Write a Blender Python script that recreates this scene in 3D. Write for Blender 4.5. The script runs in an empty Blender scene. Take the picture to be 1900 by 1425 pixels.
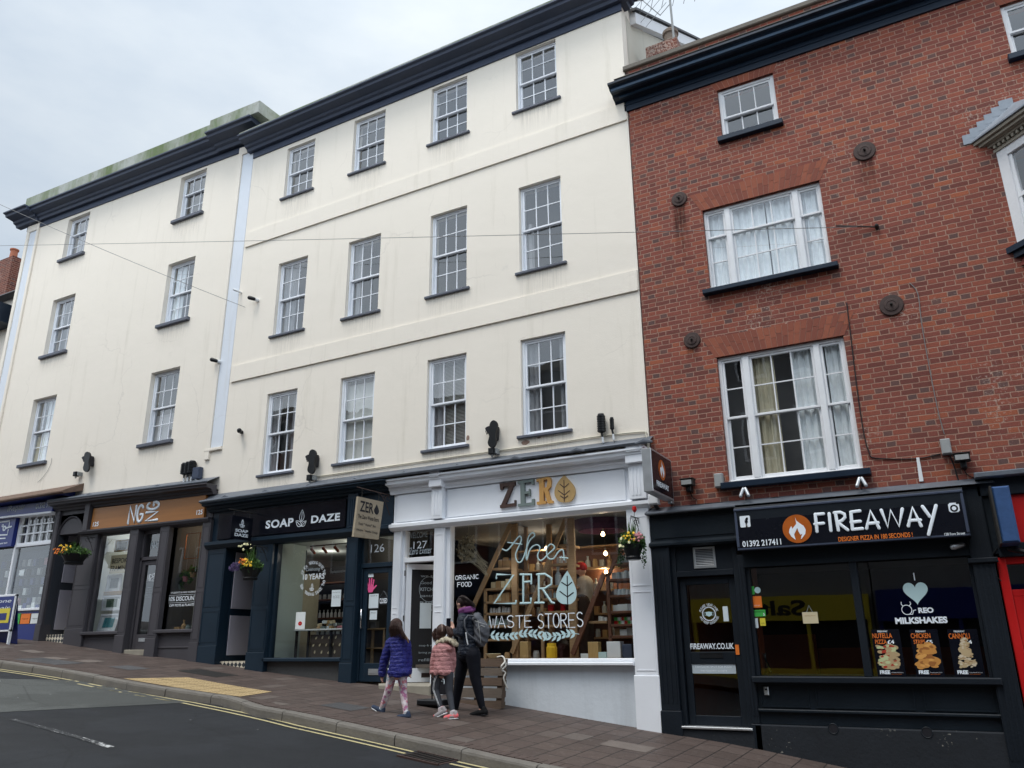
import bpy, math, random
import numpy as np
from mathutils import Vector, Matrix
random.seed(7)
R_ = math.radians
scene = bpy.context.scene
COL = scene.collection
# ---------------------------------------------------------------- camera: eye point is the origin of height, 11.5 m from the facades
FPX = 1475.3; DIST = 11.5
_y, _p, _r = 0.495694, 0.320366, -0.010672
cy, sy, cp, sp, cr, sr = math.cos(_y), math.sin(_y), math.cos(_p), math.sin(_p), math.cos(_r), math.sin(_r)
FW = np.array([-sy*cp, cy*cp, sp]); RT0 = np.array([cy, sy, 0.0]); UP0 = np.cross(RT0, FW)
RT = cr*RT0 + sr*UP0; UP = -sr*RT0 + cr*UP0
cam_d = bpy.data.cameras.new('camera'); cam = bpy.data.objects.new('camera', cam_d); COL.objects.link(cam)
cam.matrix_world = Matrix(((RT[0], UP[0], -FW[0], 0), (RT[1], UP[1], -FW[1], -DIST), (RT[2], UP[2], -FW[2], 0), (0, 0, 0, 1)))
cam_d.sensor_width = 36; cam_d.lens = FPX/1900*36; cam_d.clip_end = 2000; cam_d.clip_start = .05
scene.camera = cam

def ray(px, py): return (px-950)*RT - (py-712.5)*UP + FPX*FW
def F(px, py, Y=0.0):
    """survey: where a sighted point lies on the upright plane at depth Y -> (X, Z)"""
    d = ray(px, py); t = (DIST+Y)/d[1]; return d[0]*t, d[2]*t
def onX(px, py, X):
    d = ray(px, py); t = X/d[0]; return d[1]*t-DIST, d[2]*t
def mpp(px, py, Y):
    d = ray(px, py); t = (DIST+Y)/d[1]; return t
def RC(tl, br, Y=0.0):
    x0, z1 = F(tl[0], tl[1], Y); x1, z0 = F(br[0], br[1], Y); return x0, x1, z0, z1

# ---------------------------------------------------------------- terrain profile
_bp = [(0,1183),(90,1190),(210,1210),(372,1228),(490,1247),(650,1268),(735,1275),(940,1309),(1200,1355),(1400,1385),(1560,1425)]
_P = [F(a, b, -.1) for a, b in _bp]
_xs = np.array([-60.]+[q[0] for q in _P]+[2., 12., 60.]); _zs = np.array([3.2]+[q[1] for q in _P]+[-1.86, -2.9, -7.])
def G0(x): return float(np.interp(x, _xs, _zs))
def G(x): return (G0(x-.7)+G0(x-.35)+G0(x)+G0(x+.35)+G0(x+.7))/5
CROSS = .03
def kerbY(x):
    return float(np.interp(x, [-16, -12, -9.4, -8.4, -4], [-2.78, -2.84, -2.82, -3.2, -3.3]))
def upstand(x):  # kerb upstand height
    return float(np.interp(x, [-15, -12.6, -11.8, -9.0, -8.2], [.10, .09, .02, .02, .11]))
def PV(x, y): return G(x) + CROSS*min(y, 0.0)                 # pavement level
def RD(x, y): return G(x) + CROSS*kerbY(x) - .115 + .012*max(-3.2, (y-kerbY(x)))*1.0   # road level
def gnd(px, py, lev=PV):
    d = ray(px, py); prev = None
    for i in range(3000):
        t = (.15+.85*i/2999)*DIST/d[1]
        v = d[2]*t - lev(d[0]*t, d[1]*t-DIST)
        if prev is not None and prev > 0 >= v: return d[0]*t, d[1]*t-DIST, d[2]*t
        prev = v
    return d[0]*t, 0, d[2]*t

# ---------------------------------------------------------------- tagging
def tag(o, label=None, cat=None, group=None, kind=None):
    if label: o['label'] = label
    if cat: o['category'] = cat
    if group: o['group'] = group
    if kind: o['kind'] = kind
    return o
def empty(name, loc, label, cat, group=None):
    o = bpy.data.objects.new(name, None); o.location = loc; o.empty_display_size = .2
    COL.objects.link(o); o['_o'] = 1; del o['_o']
    return tag(o, label, cat, group)

# ---------------------------------------------------------------- mesh builder (world coordinates; parented without moving)
class MB:
    def __init__(s): s.v = []; s.f = []; s.m = []; s.cur = 0; s.smooth = False
    def mat(s, i): s.cur = i; return s
    def add(s, vs, fs):
        n = len(s.v); s.v += [tuple(map(float, q)) for q in vs]; s.f += [tuple(n+i for i in f) for f in fs]; s.m += [s.cur]*len(fs); return s
    def box(s, x0, x1, y0, y1, z0, z1, sl=0.0):
        d = sl*(x1-x0)
        return s.add([(x0,y0,z0),(x1,y0,z0+d),(x1,y1,z0+d),(x0,y1,z0),(x0,y0,z1),(x1,y0,z1+d),(x1,y1,z1+d),(x0,y1,z1)],
                     [(3,2,1,0),(4,5,6,7),(0,1,5,4),(1,2,6,5),(2,3,7,6),(3,0,4,7)])
    def bev(s, x0, x1, y0, y1, z0, z1, b=.006, sl=0.0):
        """box whose front (-Y) edges are chamfered"""
        d = sl*(x1-x0); q = lambda x, z: z + sl*(x-x0)
        vs = [(x0,y0+b,z0),(x1,y0+b,z0+d),(x1,y0+b,z1+d),(x0,y0+b,z1),
              (x0+b,y0,z0+b),(x1-b,y0,z0+d+b),(x1-b,y0,z1+d-b),(x0+b,y0,z1-b),
              (x0,y1,z0),(x1,y1,z0+d),(x1,y1,z1+d),(x0,y1,z1)]
        return s.add(vs, [(4,5,6,7),(0,1,5,4),(1,2,6,5),(2,3,7,6),(3,0,4,7),(0,8,9,1),(1,9,10,2),(2,10,11,3),(3,11,8,0),(11,10,9,8)])
    def quad(s, *p): return s.add(p, [tuple(range(len(p)))])
    def prism(s, pts, y0, y1):
        """outline in (x,z), extruded from y0 (front) to y1"""
        n = len(pts); a = sum(pts[i][0]*pts[(i+1)%n][1]-pts[(i+1)%n][0]*pts[i][1] for i in range(n))
        if a < 0: pts = pts[::-1]
        vs = [(x,y0,z) for x,z in pts]+[(x,y1,z) for x,z in pts]
        return s.add(vs, [tuple(range(n)), tuple(range(2*n-1,n-1,-1))]+[((i+1)%n, i, n+i, n+(i+1)%n) for i in range(n)])
    def sweepx(s, prof, x0, x1, sl=0.0):
        """profile in (y,z) swept along X"""
        n = len(prof); d = sl*(x1-x0)
        a = sum(prof[i][0]*prof[(i+1)%n][1]-prof[(i+1)%n][0]*prof[i][1] for i in range(n))
        if a < 0: prof = prof[::-1]
        vs = [(x0,y,z) for y,z in prof]+[(x1,y,z+d) for y,z in prof]
        return s.add(vs, [tuple(range(n-1,-1,-1)), tuple(range(n,2*n))]+[(i, (i+1)%n, n+(i+1)%n, n+i) for i in range(n)])
    def sweepy(s, prof, y0, y1):
        """profile in (x,z) swept along Y"""
        return s.prism(prof, y0, y1)
    def prismx(s, pts, x0, x1):
        """outline in (y,z) extruded along x"""
        return s.sweepx(pts, x0, x1)
    def tube(s, path, r, n=8, sq=1.0, caps=True):
        """round tube; sq flattens it along Y"""
        P = [Vector(q) for q in path]; rs = r if isinstance(r, (list, tuple)) else [r]*len(P)
        if caps:
            a = (P[0]-P[1]).normalized() if (P[0]-P[1]).length > 1e-9 else Vector((1,0,0)); b = (P[-1]-P[-2]).normalized() if (P[-1]-P[-2]).length > 1e-9 else Vector((1,0,0))
            P = [P[0]+a*rs[0]*.95, P[0]+a*rs[0]*.6]+P+[P[-1]+b*rs[-1]*.6, P[-1]+b*rs[-1]*.95]
            rs = [rs[0]*.3, rs[0]*.8]+list(rs)+[rs[-1]*.8, rs[-1]*.3]
        base = len(s.v); vs = []; ref = None
        for i, p in enumerate(P):
            t = (P[min(i+1,len(P)-1)]-P[max(i-1,0)])
            if t.length < 1e-9: t = Vector((0,0,1))
            t.normalize()
            if ref is None:
                ref = Vector((0,1,0)) if abs(t.y) < .9 else Vector((1,0,0))
            u = (ref - t*ref.dot(t))
            if u.length < 1e-6: u = t.orthogonal()
            u.normalize(); w = t.cross(u); ref = u
            for k in range(n):
                a = 2*math.pi*k/n; o = (u*math.cos(a)+w*math.sin(a))*rs[i]
                vs.append((p.x+o.x, p.y+o.y*sq, p.z+o.z))
        fs = []
        for i in range(len(P)-1):
            for k in range(n):
                fs.append((i*n+k, i*n+(k+1)%n, (i+1)*n+(k+1)%n, (i+1)*n+k))
        fs.append(tuple(range(n-1,-1,-1))); fs.append(tuple(range((len(P)-1)*n, len(P)*n)))
        return s.add(vs, fs)
    def lathe(s, c, prof, n=20, cap=True):
        """prof (r,z) about vertical axis at c"""
        vs = []; m = len(prof)
        for r, z in prof:
            for k in range(n):
                a = 2*math.pi*k/n; vs.append((c[0]+r*math.cos(a), c[1]+r*math.sin(a), c[2]+z))
        fs = [(i*n+k, i*n+(k+1)%n, (i+1)*n+(k+1)%n, (i+1)*n+k) for i in range(m-1) for k in range(n)]
        if cap: fs += [tuple(range(n-1,-1,-1)), tuple(range((m-1)*n, m*n))]
        return s.add(vs, fs)
    def disc(s, x, y, z, r, t=.01, n=28):
        """upright disc facing -Y: front at y"""
        return s.prism([(x+r*math.cos(2*math.pi*k/n), z+r*math.sin(2*math.pi*k/n)) for k in range(n)], y, y+t)
    def ring(s, x, y, z, r0, r1, t=.003, n=36):
        P = [(x+(r0+r1)/2*math.cos(2*math.pi*k/n), y, z+(r0+r1)/2*math.sin(2*math.pi*k/n)) for k in range(n+1)]
        return s.tube(P, (r1-r0)/2, 6, .3, caps=False)
    def build(s, name, mats, parent=None, smooth=None, label=None):
        me = bpy.data.meshes.new(name); me.from_pydata(s.v, [], s.f)
        if not isinstance(mats, (list, tuple)): mats = [mats]
        for m in mats: me.materials.append(m)
        me.polygons.foreach_set('material_index', s.m)
        sm = s.smooth if smooth is None else smooth
        if sm: me.polygons.foreach_set('use_smooth', [True]*len(me.polygons))
        me.validate(); me.update()
        o = bpy.data.objects.new(name, me); COL.objects.link(o)
        if parent is not None: attach(o, parent)
        if label: o['label'] = label
        return o
def wloc(o):
    v = Vector((0,0,0))
    while o is not None: v += Vector(o.location); o = o.parent
    return v
def attach(o, parent):
    """meshes are written in world coordinates: shift so the origin sits on the parent's"""
    o.parent = parent; w = wloc(parent)
    o.location = -w
    # move mesh data so that object stays put with zero offset
    if o.type == 'MESH' and (w.length > 0):
        o.data.transform(Matrix.Translation(-w)); o.location = (0,0,0)
def recentre(o):
    """top-level single mesh: put its origin at the base of the mesh"""
    vs = [v.co for v in o.data.vertices]
    c = Vector(((min(v.x for v in vs)+max(v.x for v in vs))/2, (min(v.y for v in vs)+max(v.y for v in vs))/2, min(v.z for v in vs)))
    o.data.transform(Matrix.Translation(-c)); o.location = c
    return o

# ---------------------------------------------------------------- text
def text(s, x0, x1, z0, z1, y, mat, parent, name='lettering', bold=0.0, shear=0.0, face='-Y', depth=.004, sl=0.0, aspect=False, space=1.0):
    """fits s in the rectangle; face '-Y': x range; face '+X': x0,x1 are Y range and y is X; face '+Y' for the far side of the street"""
    cu = bpy.data.curves.new(name, 'FONT'); cu.body = s; cu.size = 1; cu.offset = bold; cu.shear = shear; cu.extrude = .0; cu.resolution_u = 4
    cu.space_character = space
    o = bpy.data.objects.new('tmp', cu); COL.objects.link(o)
    dg = bpy.context.evaluated_depsgraph_get(); me = bpy.data.meshes.new_from_object(o.evaluated_get(dg))
    bpy.data.objects.remove(o); bpy.data.curves.remove(cu)
    n = len(me.vertices); co = np.empty(n*3); me.vertices.foreach_get('co', co); co = co.reshape(-1, 3)
    mn = co.min(0); mx = co.max(0); w = mx[0]-mn[0]; h = mx[1]-mn[1]
    sx = (x1-x0)/w; sz = (z1-z0)/h
    if aspect: sx = sz = min(sx, sz)
    if aspect:
        ax = (x0+x1)/2-w*sx/2; az = (z0+z1)/2-h*sz/2
    else: ax, az = x0, z0
    a = (co[:, 0]-mn[0])*sx+ax; b = (co[:, 1]-mn[1])*sz+az+sl*(a-x0)
    out = np.empty((n, 3))
    if face == '-Y': out[:, 0] = a; out[:, 1] = y; out[:, 2] = b
    elif face == '+X': out[:, 1] = a; out[:, 0] = y; out[:, 2] = b
    elif face == '+Y': out[:, 0] = x0+x1-a; out[:, 1] = y; out[:, 2] = b
    me.vertices.foreach_set('co', out.ravel()); me.name = name; me.materials.clear(); me.materials.append(mat); me.update()
    ob = bpy.data.objects.new(name, me); COL.objects.link(ob)
    attach(ob, parent)
    return ob

# stroke alphabet: polylines in a unit box
def arc(cx, cz, rx, rz, a0, a1, n=10):
    return [(cx+rx*math.cos(R_(a0+(a1-a0)*i/n)), cz+rz*math.sin(R_(a0+(a1-a0)*i/n))) for i in range(n+1)]
ST = {
 'F': [[(0,0),(0,1)],[(0,1),(.9,1)],[(0,.52),(.75,.54)]],
 'I': [[(.5,0),(.5,1)]],
 'R': [[(0,0),(0,1)], [(0,1),(.5,1)]+arc(.5,.77,.35,.23,90,-90,8)+[(0,.52)], [(.35,.52),(.95,0)]],
 'E': [[(.9,0),(0,0),(0,1),(.9,1)],[(0,.52),(.75,.52)]],
 'A': [[(0,0),(.5,1),(1,0)],[(.2,.36),(.8,.36)]],
 'W': [[(0,1),(.27,0),(.5,.8),(.73,0),(1,1)]],
 'Y': [[(0,1),(.5,.45)],[(1,1),(.5,.45),(.3,-.12)]],
 'Z': [[(0,1),(1,1),(0,0),(1,0)]],
 'O': [arc(.5,.5,.46,.5,90,450,18)],
 'S': [arc(.5,.76,.42,.24,35,250,9)+arc(.5,.25,.44,.25,75,-145,9)],
 'T': [[(0,1),(1,1)],[(.5,1),(.5,0)]],
 'G': [arc(.5,.5,.46,.5,45,330,14)+[(.92,.45),(.55,.45)]],
 'N': [[(0,0),(0,1),(1,0),(1,1)]],
 'C': [arc(.5,.5,.46,.5,50,310,14)],
 'D': [[(0,0),(0,1),(.35,1)]+arc(.35,.5,.6,.5,90,-90,10)+[(0,0)]],
}
def stroke_word(mb, s, x0, x1, z0, z1, y, r, gap=.35, sl=0.0, widths=None, jit=0.0, sq=.25, rise=None):
    wd = [(.25 if c == 'I' else (.55 if c == ' ' else (widths or {}).get(c, 1.0))) for c in s]
    tot = sum(wd)+gap*(len(s)-1); u = (x1-x0)/tot; x = x0
    rn = random.Random(3)
    for c, w in zip(s, wd):
        if c in ST:
            jz = rn.uniform(-jit, jit)*(z1-z0); jx = rn.uniform(-jit, jit)*.6
            for pl in ST[c]:
                pts = []
                for a, b in pl:
                    X = x+(a*w if c != 'I' else .5*w)*u + jx*(b-.5)*u
                    pts.append((X, y, z0+b*(z1-z0)+jz+sl*(X-x0)))
                mb.tube(pts, r, 6, sq)
        x += (w+gap)*u
    return mb
def leaf_poly(cx, cz, ln, wd, ang, n=8):
    """pointed leaf outline, base at (cx,cz)"""
    pts = []
    for i in range(n+1):
        t = i/n; pts.append((t*ln, wd/2*math.sin(math.pi*t**.8)))
    for i in range(n-1, 0, -1):
        t = i/n; pts.append((t*ln, -wd/2*math.sin(math.pi*t**.8)))
    c, s_ = math.cos(ang), math.sin(ang)
    return [(cx+a*c-b*s_, cz+a*s_+b*c) for a, b in pts]
# ---------------------------------------------------------------- materials
def nt(name):
    m = bpy.data.materials.new(name); m.use_nodes = True; t = m.node_tree
    return m, t, t.nodes['Principled BSDF']
def nd(t, ty, ins=None, **kw):
    n = t.nodes.new(ty)
    for k, v in kw.items(): setattr(n, k, v)
    for k, v in (ins or {}).items():
        if hasattr(v, 'is_output') or isinstance(v, bpy.types.NodeSocket): t.links.new(v, n.inputs[k])
        else: n.inputs[k].default_value = v
    return n
def mth(t, op, a, b=0.0, c=0.0):
    n = t.nodes.new('ShaderNodeMath'); n.operation = op
    for i, v in enumerate((a, b, c)):
        if isinstance(v, bpy.types.NodeSocket): t.links.new(v, n.inputs[i])
        else: n.inputs[i].default_value = v
    return n.outputs[0]
def ramp(t, fac, stops):
    n = t.nodes.new('ShaderNodeValToRGB'); e = n.color_ramp.elements
    e[0].position = stops[0][0]; e[0].color = stops[0][1]; e[1].position = stops[-1][0]; e[1].color = stops[-1][1]
    for p, c in stops[1:-1]:
        q = e.new(p); q.color = c
    t.links.new(fac, n.inputs[0]); return n.outputs[0]
def mix(t, f, a, b, mode='MIX'):
    n = t.nodes.new('ShaderNodeMix'); n.data_type = 'RGBA'; n.blend_type = mode
    for s_, v in ((n.inputs[0], f), (n.inputs[6], a), (n.inputs[7], b)):
        if isinstance(v, bpy.types.NodeSocket): t.links.new(v, s_)
        else: s_.default_value = v if not isinstance(v, tuple) or len(v) == 4 else (*v, 1)
    return n.outputs[2]
def pos(t): return nd(t, 'ShaderNodeNewGeometry').outputs['Position']
def noise(t, vec, scale, detail=4, rough=.55, sc=None):
    if sc:
        mp = nd(t, 'ShaderNodeMapping', {'Vector': vec, 'Scale': sc}); vec = mp.outputs[0]
    return nd(t, 'ShaderNodeTexNoise', {'Vector': vec, 'Scale': scale, 'Detail': detail, 'Roughness': rough}).outputs['Fac']
def c4(c, k=1.0): return (min(c[0]*k,1), min(c[1]*k,1), min(c[2]*k,1), 1)
def paint(name, col, rough=.5, var=.12, scale=3.0, bump=.1, bscale=40, streak=0.0, metallic=0.0, chips=None, chipamt=.62, coat=0.0, spec=.3):
    """painted / plain surface with mottling, fine bump, optional rain streaks and chipped spots"""
    m, t, b = nt(name); p = pos(t)
    n1 = noise(t, p, scale, 6, .6)
    c = mix(t, n1, c4(col, 1-var), c4(col, 1+var))
    if streak:
        n2 = noise(t, p, 2.2, 5, .6, (3.0, 3.0, .25)); f = ramp(t, n2, [(.5,(0,0,0,1)),(.75,(1,1,1,1))])
        c = mix(t, mth(t, 'MULTIPLY', f, streak), c, c4(col, .55))
    if chips:
        n3 = noise(t, p, 28, 5, .7); n4 = noise(t, p, 1.7, 3)
        f = ramp(t, mth(t, 'ADD', mth(t, 'MULTIPLY', n3, .7), mth(t, 'MULTIPLY', n4, .45)), [(chipamt+.08,(0,0,0,1)),(chipamt+.10,(1,1,1,1))])
        c = mix(t, f, c, c4(chips))
    t.links.new(c, b.inputs['Base Color'])
    r = mth(t, 'ADD', mth(t, 'MULTIPLY', n1, .25), rough-.12); t.links.new(r, b.inputs['Roughness'])
    b.inputs['Metallic'].default_value = metallic; b.inputs['Specular IOR Level'].default_value = spec
    if coat: b.inputs['Coat Weight'].default_value = coat
    if bump:
        n5 = noise(t, p, bscale, 4); bp = nd(t, 'ShaderNodeBump', {'Height': n5, 'Strength': bump, 'Distance': .01}); t.links.new(bp.outputs[0], b.inputs['Normal'])
    return m
def plain(name, col, rough=.6, metallic=0.0):
    return paint(name, col, rough, .06, 6, 0.0, metallic=metallic)
def emis(name, col, s):
    m, t, b = nt(name); b.inputs['Base Color'].default_value = c4(col); b.inputs['Emission Color'].default_value = c4(col); b.inputs['Emission Strength'].default_value = s
    return m
def glassmat(name, tint=(.82,.86,.86), boost=1.7, waves=.012, wscale=2.0):
    m = bpy.data.materials.new(name); m.use_nodes = True; t = m.node_tree; t.nodes.clear()
    out = t.nodes.new('ShaderNodeOutputMaterial')
    nz = nd(t, 'ShaderNodeTexNoise', {'Vector': pos(t), 'Scale': wscale, 'Detail': 1.0})
    bp = nd(t, 'ShaderNodeBump', {'Height': nz.outputs['Fac'], 'Strength': .6, 'Distance': waves})
    bf = nd(t, 'ShaderNodeNewGeometry').outputs['Backfacing']; fr = nd(t, 'ShaderNodeFresnel', {'IOR': mth(t, 'SUBTRACT', 1.5, mth(t, 'MULTIPLY', bf, .8333))}); k = mth(t, 'MINIMUM', mth(t, 'MULTIPLY', fr.outputs[0], boost), 1.0)
    tr = nd(t, 'ShaderNodeBsdfTransparent', {'Color': c4(tint)}); gl = nd(t, 'ShaderNodeBsdfGlossy', {'Color': (.95,.97,1,1), 'Roughness': .01})
    t.links.new(bp.outputs[0], gl.inputs['Normal'])
    mx = nd(t, 'ShaderNodeMixShader'); t.links.new(k, mx.inputs[0]); t.links.new(tr.outputs[0], mx.inputs[1]); t.links.new(gl.outputs[0], mx.inputs[2])
    t.links.new(mx.outputs[0], out.inputs[0]); return m
# stucco
def stucco(name, col, dirt=(.42,.38,.30)):
    m, t, b = nt(name); p = pos(t)
    n1 = noise(t, p, .55, 6, .65); n2 = noise(t, p, 5, 5, .6)
    c = mix(t, n1, c4(col, .95), c4(col, 1.03))
    c = mix(t, mth(t, 'MULTIPLY', n2, .10), c, c4(col, .82))
    st = noise(t, p, 1.6, 6, .65, (2.6, 2.6, .22)); f = ramp(t, st, [(.56,(0,0,0,1)),(.78,(1,1,1,1))])
    c = mix(t, mth(t, 'MULTIPLY', f, .36), c, c4(dirt, 1.25))
    sp = noise(t, p, 1.3, 9, .75); f2 = ramp(t, sp, [(.63,(0,0,0,1)),(.73,(1,1,1,1))])
    c = mix(t, mth(t, 'MULTIPLY', f2, .34), c, c4((.52,.50,.45)))
    ck = nd(t, 'ShaderNodeTexVoronoi', {'Vector': nd(t, 'ShaderNodeMapping', {'Vector': p, 'Scale': (2.2,2.2,.7)}).outputs[0], 'Scale': 1.3}, feature='SMOOTH_F1')
    sp3 = ramp(t, noise(t, p, 9, 3, .8, (2.0,2.0,.35)), [(.74,(0,0,0,1)),(.78,(1,1,1,1))])
    c = mix(t, mth(t, 'MULTIPLY', sp3, .35), c, c4((.40,.38,.33)))
    ve = nd(t, 'ShaderNodeTexVoronoi', {'Vector': nd(t, 'ShaderNodeVectorMath', {0: p, 1: nd(t, 'ShaderNodeTexNoise', {'Vector': p, 'Scale': 1.4, 'Detail': 5.0}).outputs['Color']}, operation='ADD').outputs[0], 'Scale': .42}, feature='DISTANCE_TO_EDGE').outputs['Distance']
    cr = ramp(t, ve, [(.0035,(1,1,1,1)),(.007,(0,0,0,1))]); cm = ramp(t, noise(t, p, .5, 3), [(.5,(0,0,0,1)),(.62,(1,1,1,1))]); c = mix(t, mth(t, 'MULTIPLY', mth(t, 'MULTIPLY', cr, cm), .17), c, c4((.35,.31,.27)))
    t.links.new(c, b.inputs['Base Color']); b.inputs['Roughness'].default_value = .88
    h = mth(t, 'ADD', mth(t, 'MULTIPLY', noise(t, p, 55, 4), .35), mth(t, 'MULTIPLY', noise(t, p, 2.2, 5), 1.2))
    bp = nd(t, 'ShaderNodeBump', {'Height': h, 'Strength': .35, 'Distance': .02}); t.links.new(bp.outputs[0], b.inputs['Normal'])
    return m
# Flemish bond brick in (X,Z)
def brick(name, course=.0755, stretch=.232, head=.118, mort=.0095, soldier=False, dark=1.0):
    m, t, b = nt(name); p = pos(t)
    sx = nd(t, 'ShaderNodeSeparateXYZ', {0: p}); X, Y, Z = sx.outputs
    wob = mth(t, 'MULTIPLY', mth(t, 'SUBTRACT', noise(t, p, 6.5, 3), .5), .020)
    wob2 = mth(t, 'MULTIPLY', mth(t, 'SUBTRACT', noise(t, p, 5.0, 3, .6, (1,1,1.7)), .5), .028)
    U = mth(t, 'ADD', mth(t, 'ADD', X, Y), wob2); V = mth(t, 'ADD', Z, wob)
    if soldier: U, V = V, U
    row = mth(t, 'FLOOR', mth(t, 'DIVIDE', V, course)); fv = mth(t, 'MULTIPLY', mth(t, 'FRACT', mth(t, 'DIVIDE', V, course)), course)
    L = stretch+head
    rj = nd(t, 'ShaderNodeTexWhiteNoise', {'W': row}, noise_dimensions='1D').outputs[0]
    off = mth(t, 'ADD', mth(t, 'MULTIPLY', mth(t, 'MODULO', mth(t, 'ABSOLUTE', row), 2.0), L/2), mth(t, 'MULTIPLY', rj, .05))
    uu = mth(t, 'DIVIDE', mth(t, 'ADD', U, off), L); cell = mth(t, 'FLOOR', uu); pu = mth(t, 'MULTIPLY', mth(t, 'FRACT', uu), L)
    ish = mth(t, 'LESS_THAN', pu, head)
    # distance to own left/right joint
    a1 = pu; a2 = mth(t, 'ABSOLUTE', mth(t, 'SUBTRACT', pu, head)); a3 = mth(t, 'SUBTRACT', L, pu)
    du = mth(t, 'MINIMUM', mth(t, 'MINIMUM', a1, a2), a3)
    dv = mth(t, 'MINIMUM', fv, mth(t, 'SUBTRACT', course, fv))
    dist = mth(t, 'MINIMUM', du, dv)
    dist = mth(t, 'ADD', dist, mth(t, 'MULTIPLY', mth(t, 'SUBTRACT', noise(t, p, 45, 4, .7), .5), .009))
    mf = ramp(t, mth(t, 'DIVIDE', dist, mort), [(.50,(1,1,1,1)),(.78,(0,0,0,1))])
    idv = nd(t, 'ShaderNodeCombineXYZ', {0: cell, 1: row, 2: ish})
    wn = nd(t, 'ShaderNodeTexWhiteNoise', {'Vector': idv.outputs[0]}, noise_dimensions='3D')
    r1 = wn.outputs[0]; sc = nd(t, 'ShaderNodeSeparateColor', {0: wn.outputs[1]}); r2 = sc.outputs[1]; r3 = sc.outputs[2]
    k = dark
    body = ramp(t, r1, [(0,c4((.140,.036,.027),k)),(.3,c4((.200,.051,.036),k)),(.65,c4((.245,.062,.040),k)),(.93,c4((.28,.072,.040),k)),(1,c4((.34,.090,.040),k))])
    dk = mth(t, 'MULTIPLY', ish, mth(t, 'GREATER_THAN', r2, .74))
    body = mix(t, mth(t, 'MULTIPLY', dk, .75), body, c4((.085,.058,.055)))
    grime = ramp(t, noise(t, p, 1.1, 7, .7), [(.35,(0,0,0,1)),(.65,(1,1,1,1))]); body = mix(t, mth(t, 'MULTIPLY', grime, .5), body, mix(t, .5, body, (.10,.05,.04,1)))
    spot = ramp(t, noise(t, p, 60, 3, .6), [(.3,(.75,.75,.75,1)),(.7,(1.2,1.2,1.2,1))]); body = mix(t, 1.0, body, spot, 'MULTIPLY')
    # lime blooms on a few bricks
    sp = ramp(t, mth(t, 'ADD', mth(t, 'MULTIPLY', noise(t, p, 24, 5, .75), .6), mth(t, 'MULTIPLY', noise(t, p, .8, 3), .5)), [(.635,(0,0,0,1)),(.68,(1,1,1,1))])
    mcol = mix(t, noise(t, p, 2.3, 5), c4((.26,.140,.100)), c4((.39,.235,.175)))
    c = mix(t, mf, body, mcol)
    c = mix(t, mth(t, 'MULTIPLY', sp, .55), c, c4((.52,.42,.36)))
    t.links.new(c, b.inputs['Base Color']); b.inputs['Roughness'].default_value = .9
    h = mth(t, 'ADD', mth(t, 'MULTIPLY', mth(t, 'SUBTRACT', 1.0, mf), .8), mth(t, 'MULTIPLY', noise(t, p, 90, 3), .35))
    h = mth(t, 'ADD', h, mth(t, 'MULTIPLY', r3, .4))
    bp = nd(t, 'ShaderNodeBump', {'Height': h, 'Strength': .8, 'Distance': .008}); t.links.new(bp.outputs[0], b.inputs['Normal'])
    return m
def archmat(name):
    """rubbed brick of a flat arch: fanned voussoirs are modelled, this only colours them per piece"""
    m, t, b = nt(name); p = pos(t); sx = nd(t, 'ShaderNodeSeparateXYZ', {0: p})
    isl = nd(t, 'ShaderNodeNewGeometry').outputs['Random Per Island']
    c = ramp(t, isl, [(0,c4((.18,.050,.032))),(.5,c4((.24,.066,.037))),(1,c4((.30,.088,.045)))])
    c = mix(t, mth(t, 'MULTIPLY', noise(t, p, 12, 5), .5), c, c4((.22,.075,.05)))
    t.links.new(c, b.inputs['Base Color']); b.inputs['Roughness'].default_value = .9
    bp = nd(t, 'ShaderNodeBump', {'Height': noise(t, p, 60, 4), 'Strength': .5, 'Distance': .005}); t.links.new(bp.outputs[0], b.inputs['Normal'])
    return m
def asphalt(name, col, light=.0):
    m, t, b = nt(name); p = pos(t)
    v = nd(t, 'ShaderNodeTexVoronoi', {'Vector': p, 'Scale': 90}).outputs['Color']; vs = nd(t, 'ShaderNodeSeparateColor', {0: v}).outputs[0]
    c = mix(t, vs, c4(col, .72), c4(col, 1.35))
    c = mix(t, mth(t, 'MULTIPLY', noise(t, p, .9, 5, .6, (.35,1.6,1)), .55), c, c4(col, 1.5))
    pt = ramp(t, noise(t, p, .45, 4, .6), [(.48,(0,0,0,1)),(.52,(1,1,1,1))]); c = mix(t, mth(t, 'MULTIPLY', pt, .45), c, c4(col, .6))
    gum = ramp(t, nd(t, 'ShaderNodeTexVoronoi', {'Vector': p, 'Scale': 2.1}).outputs['Distance'], [(.022,(1,1,1,1)),(.032,(0,0,0,1))])
    c = mix(t, mth(t, 'MULTIPLY', gum, .7), c, c4((.42,.44,.44)))
    ws = nd(t, 'ShaderNodeTexVoronoi', {'Vector': p, 'Scale': .55}, feature='DISTANCE_TO_EDGE').outputs['Distance']
    wz = mth(t, 'ADD', ws, mth(t, 'MULTIPLY', noise(t, p, 7, 4), .03))
    ck = ramp(t, wz, [(.019,(1,1,1,1)),(.024,(0,0,0,1))]); c = mix(t, mth(t, 'MULTIPLY', ck, .5), c, c4(col, .45))
    t.links.new(c, b.inputs['Base Color']); t.links.new(mth(t, 'ADD', mth(t, 'MULTIPLY', noise(t, p, 1.3, 4), .3), .55), b.inputs['Roughness'])
    b.inputs['Specular IOR Level'].default_value = .3
    bp = nd(t, 'ShaderNodeBump', {'Height': vs, 'Strength': .5, 'Distance': .006}); t.links.new(bp.outputs[0], b.inputs['Normal'])
    return m
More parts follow.
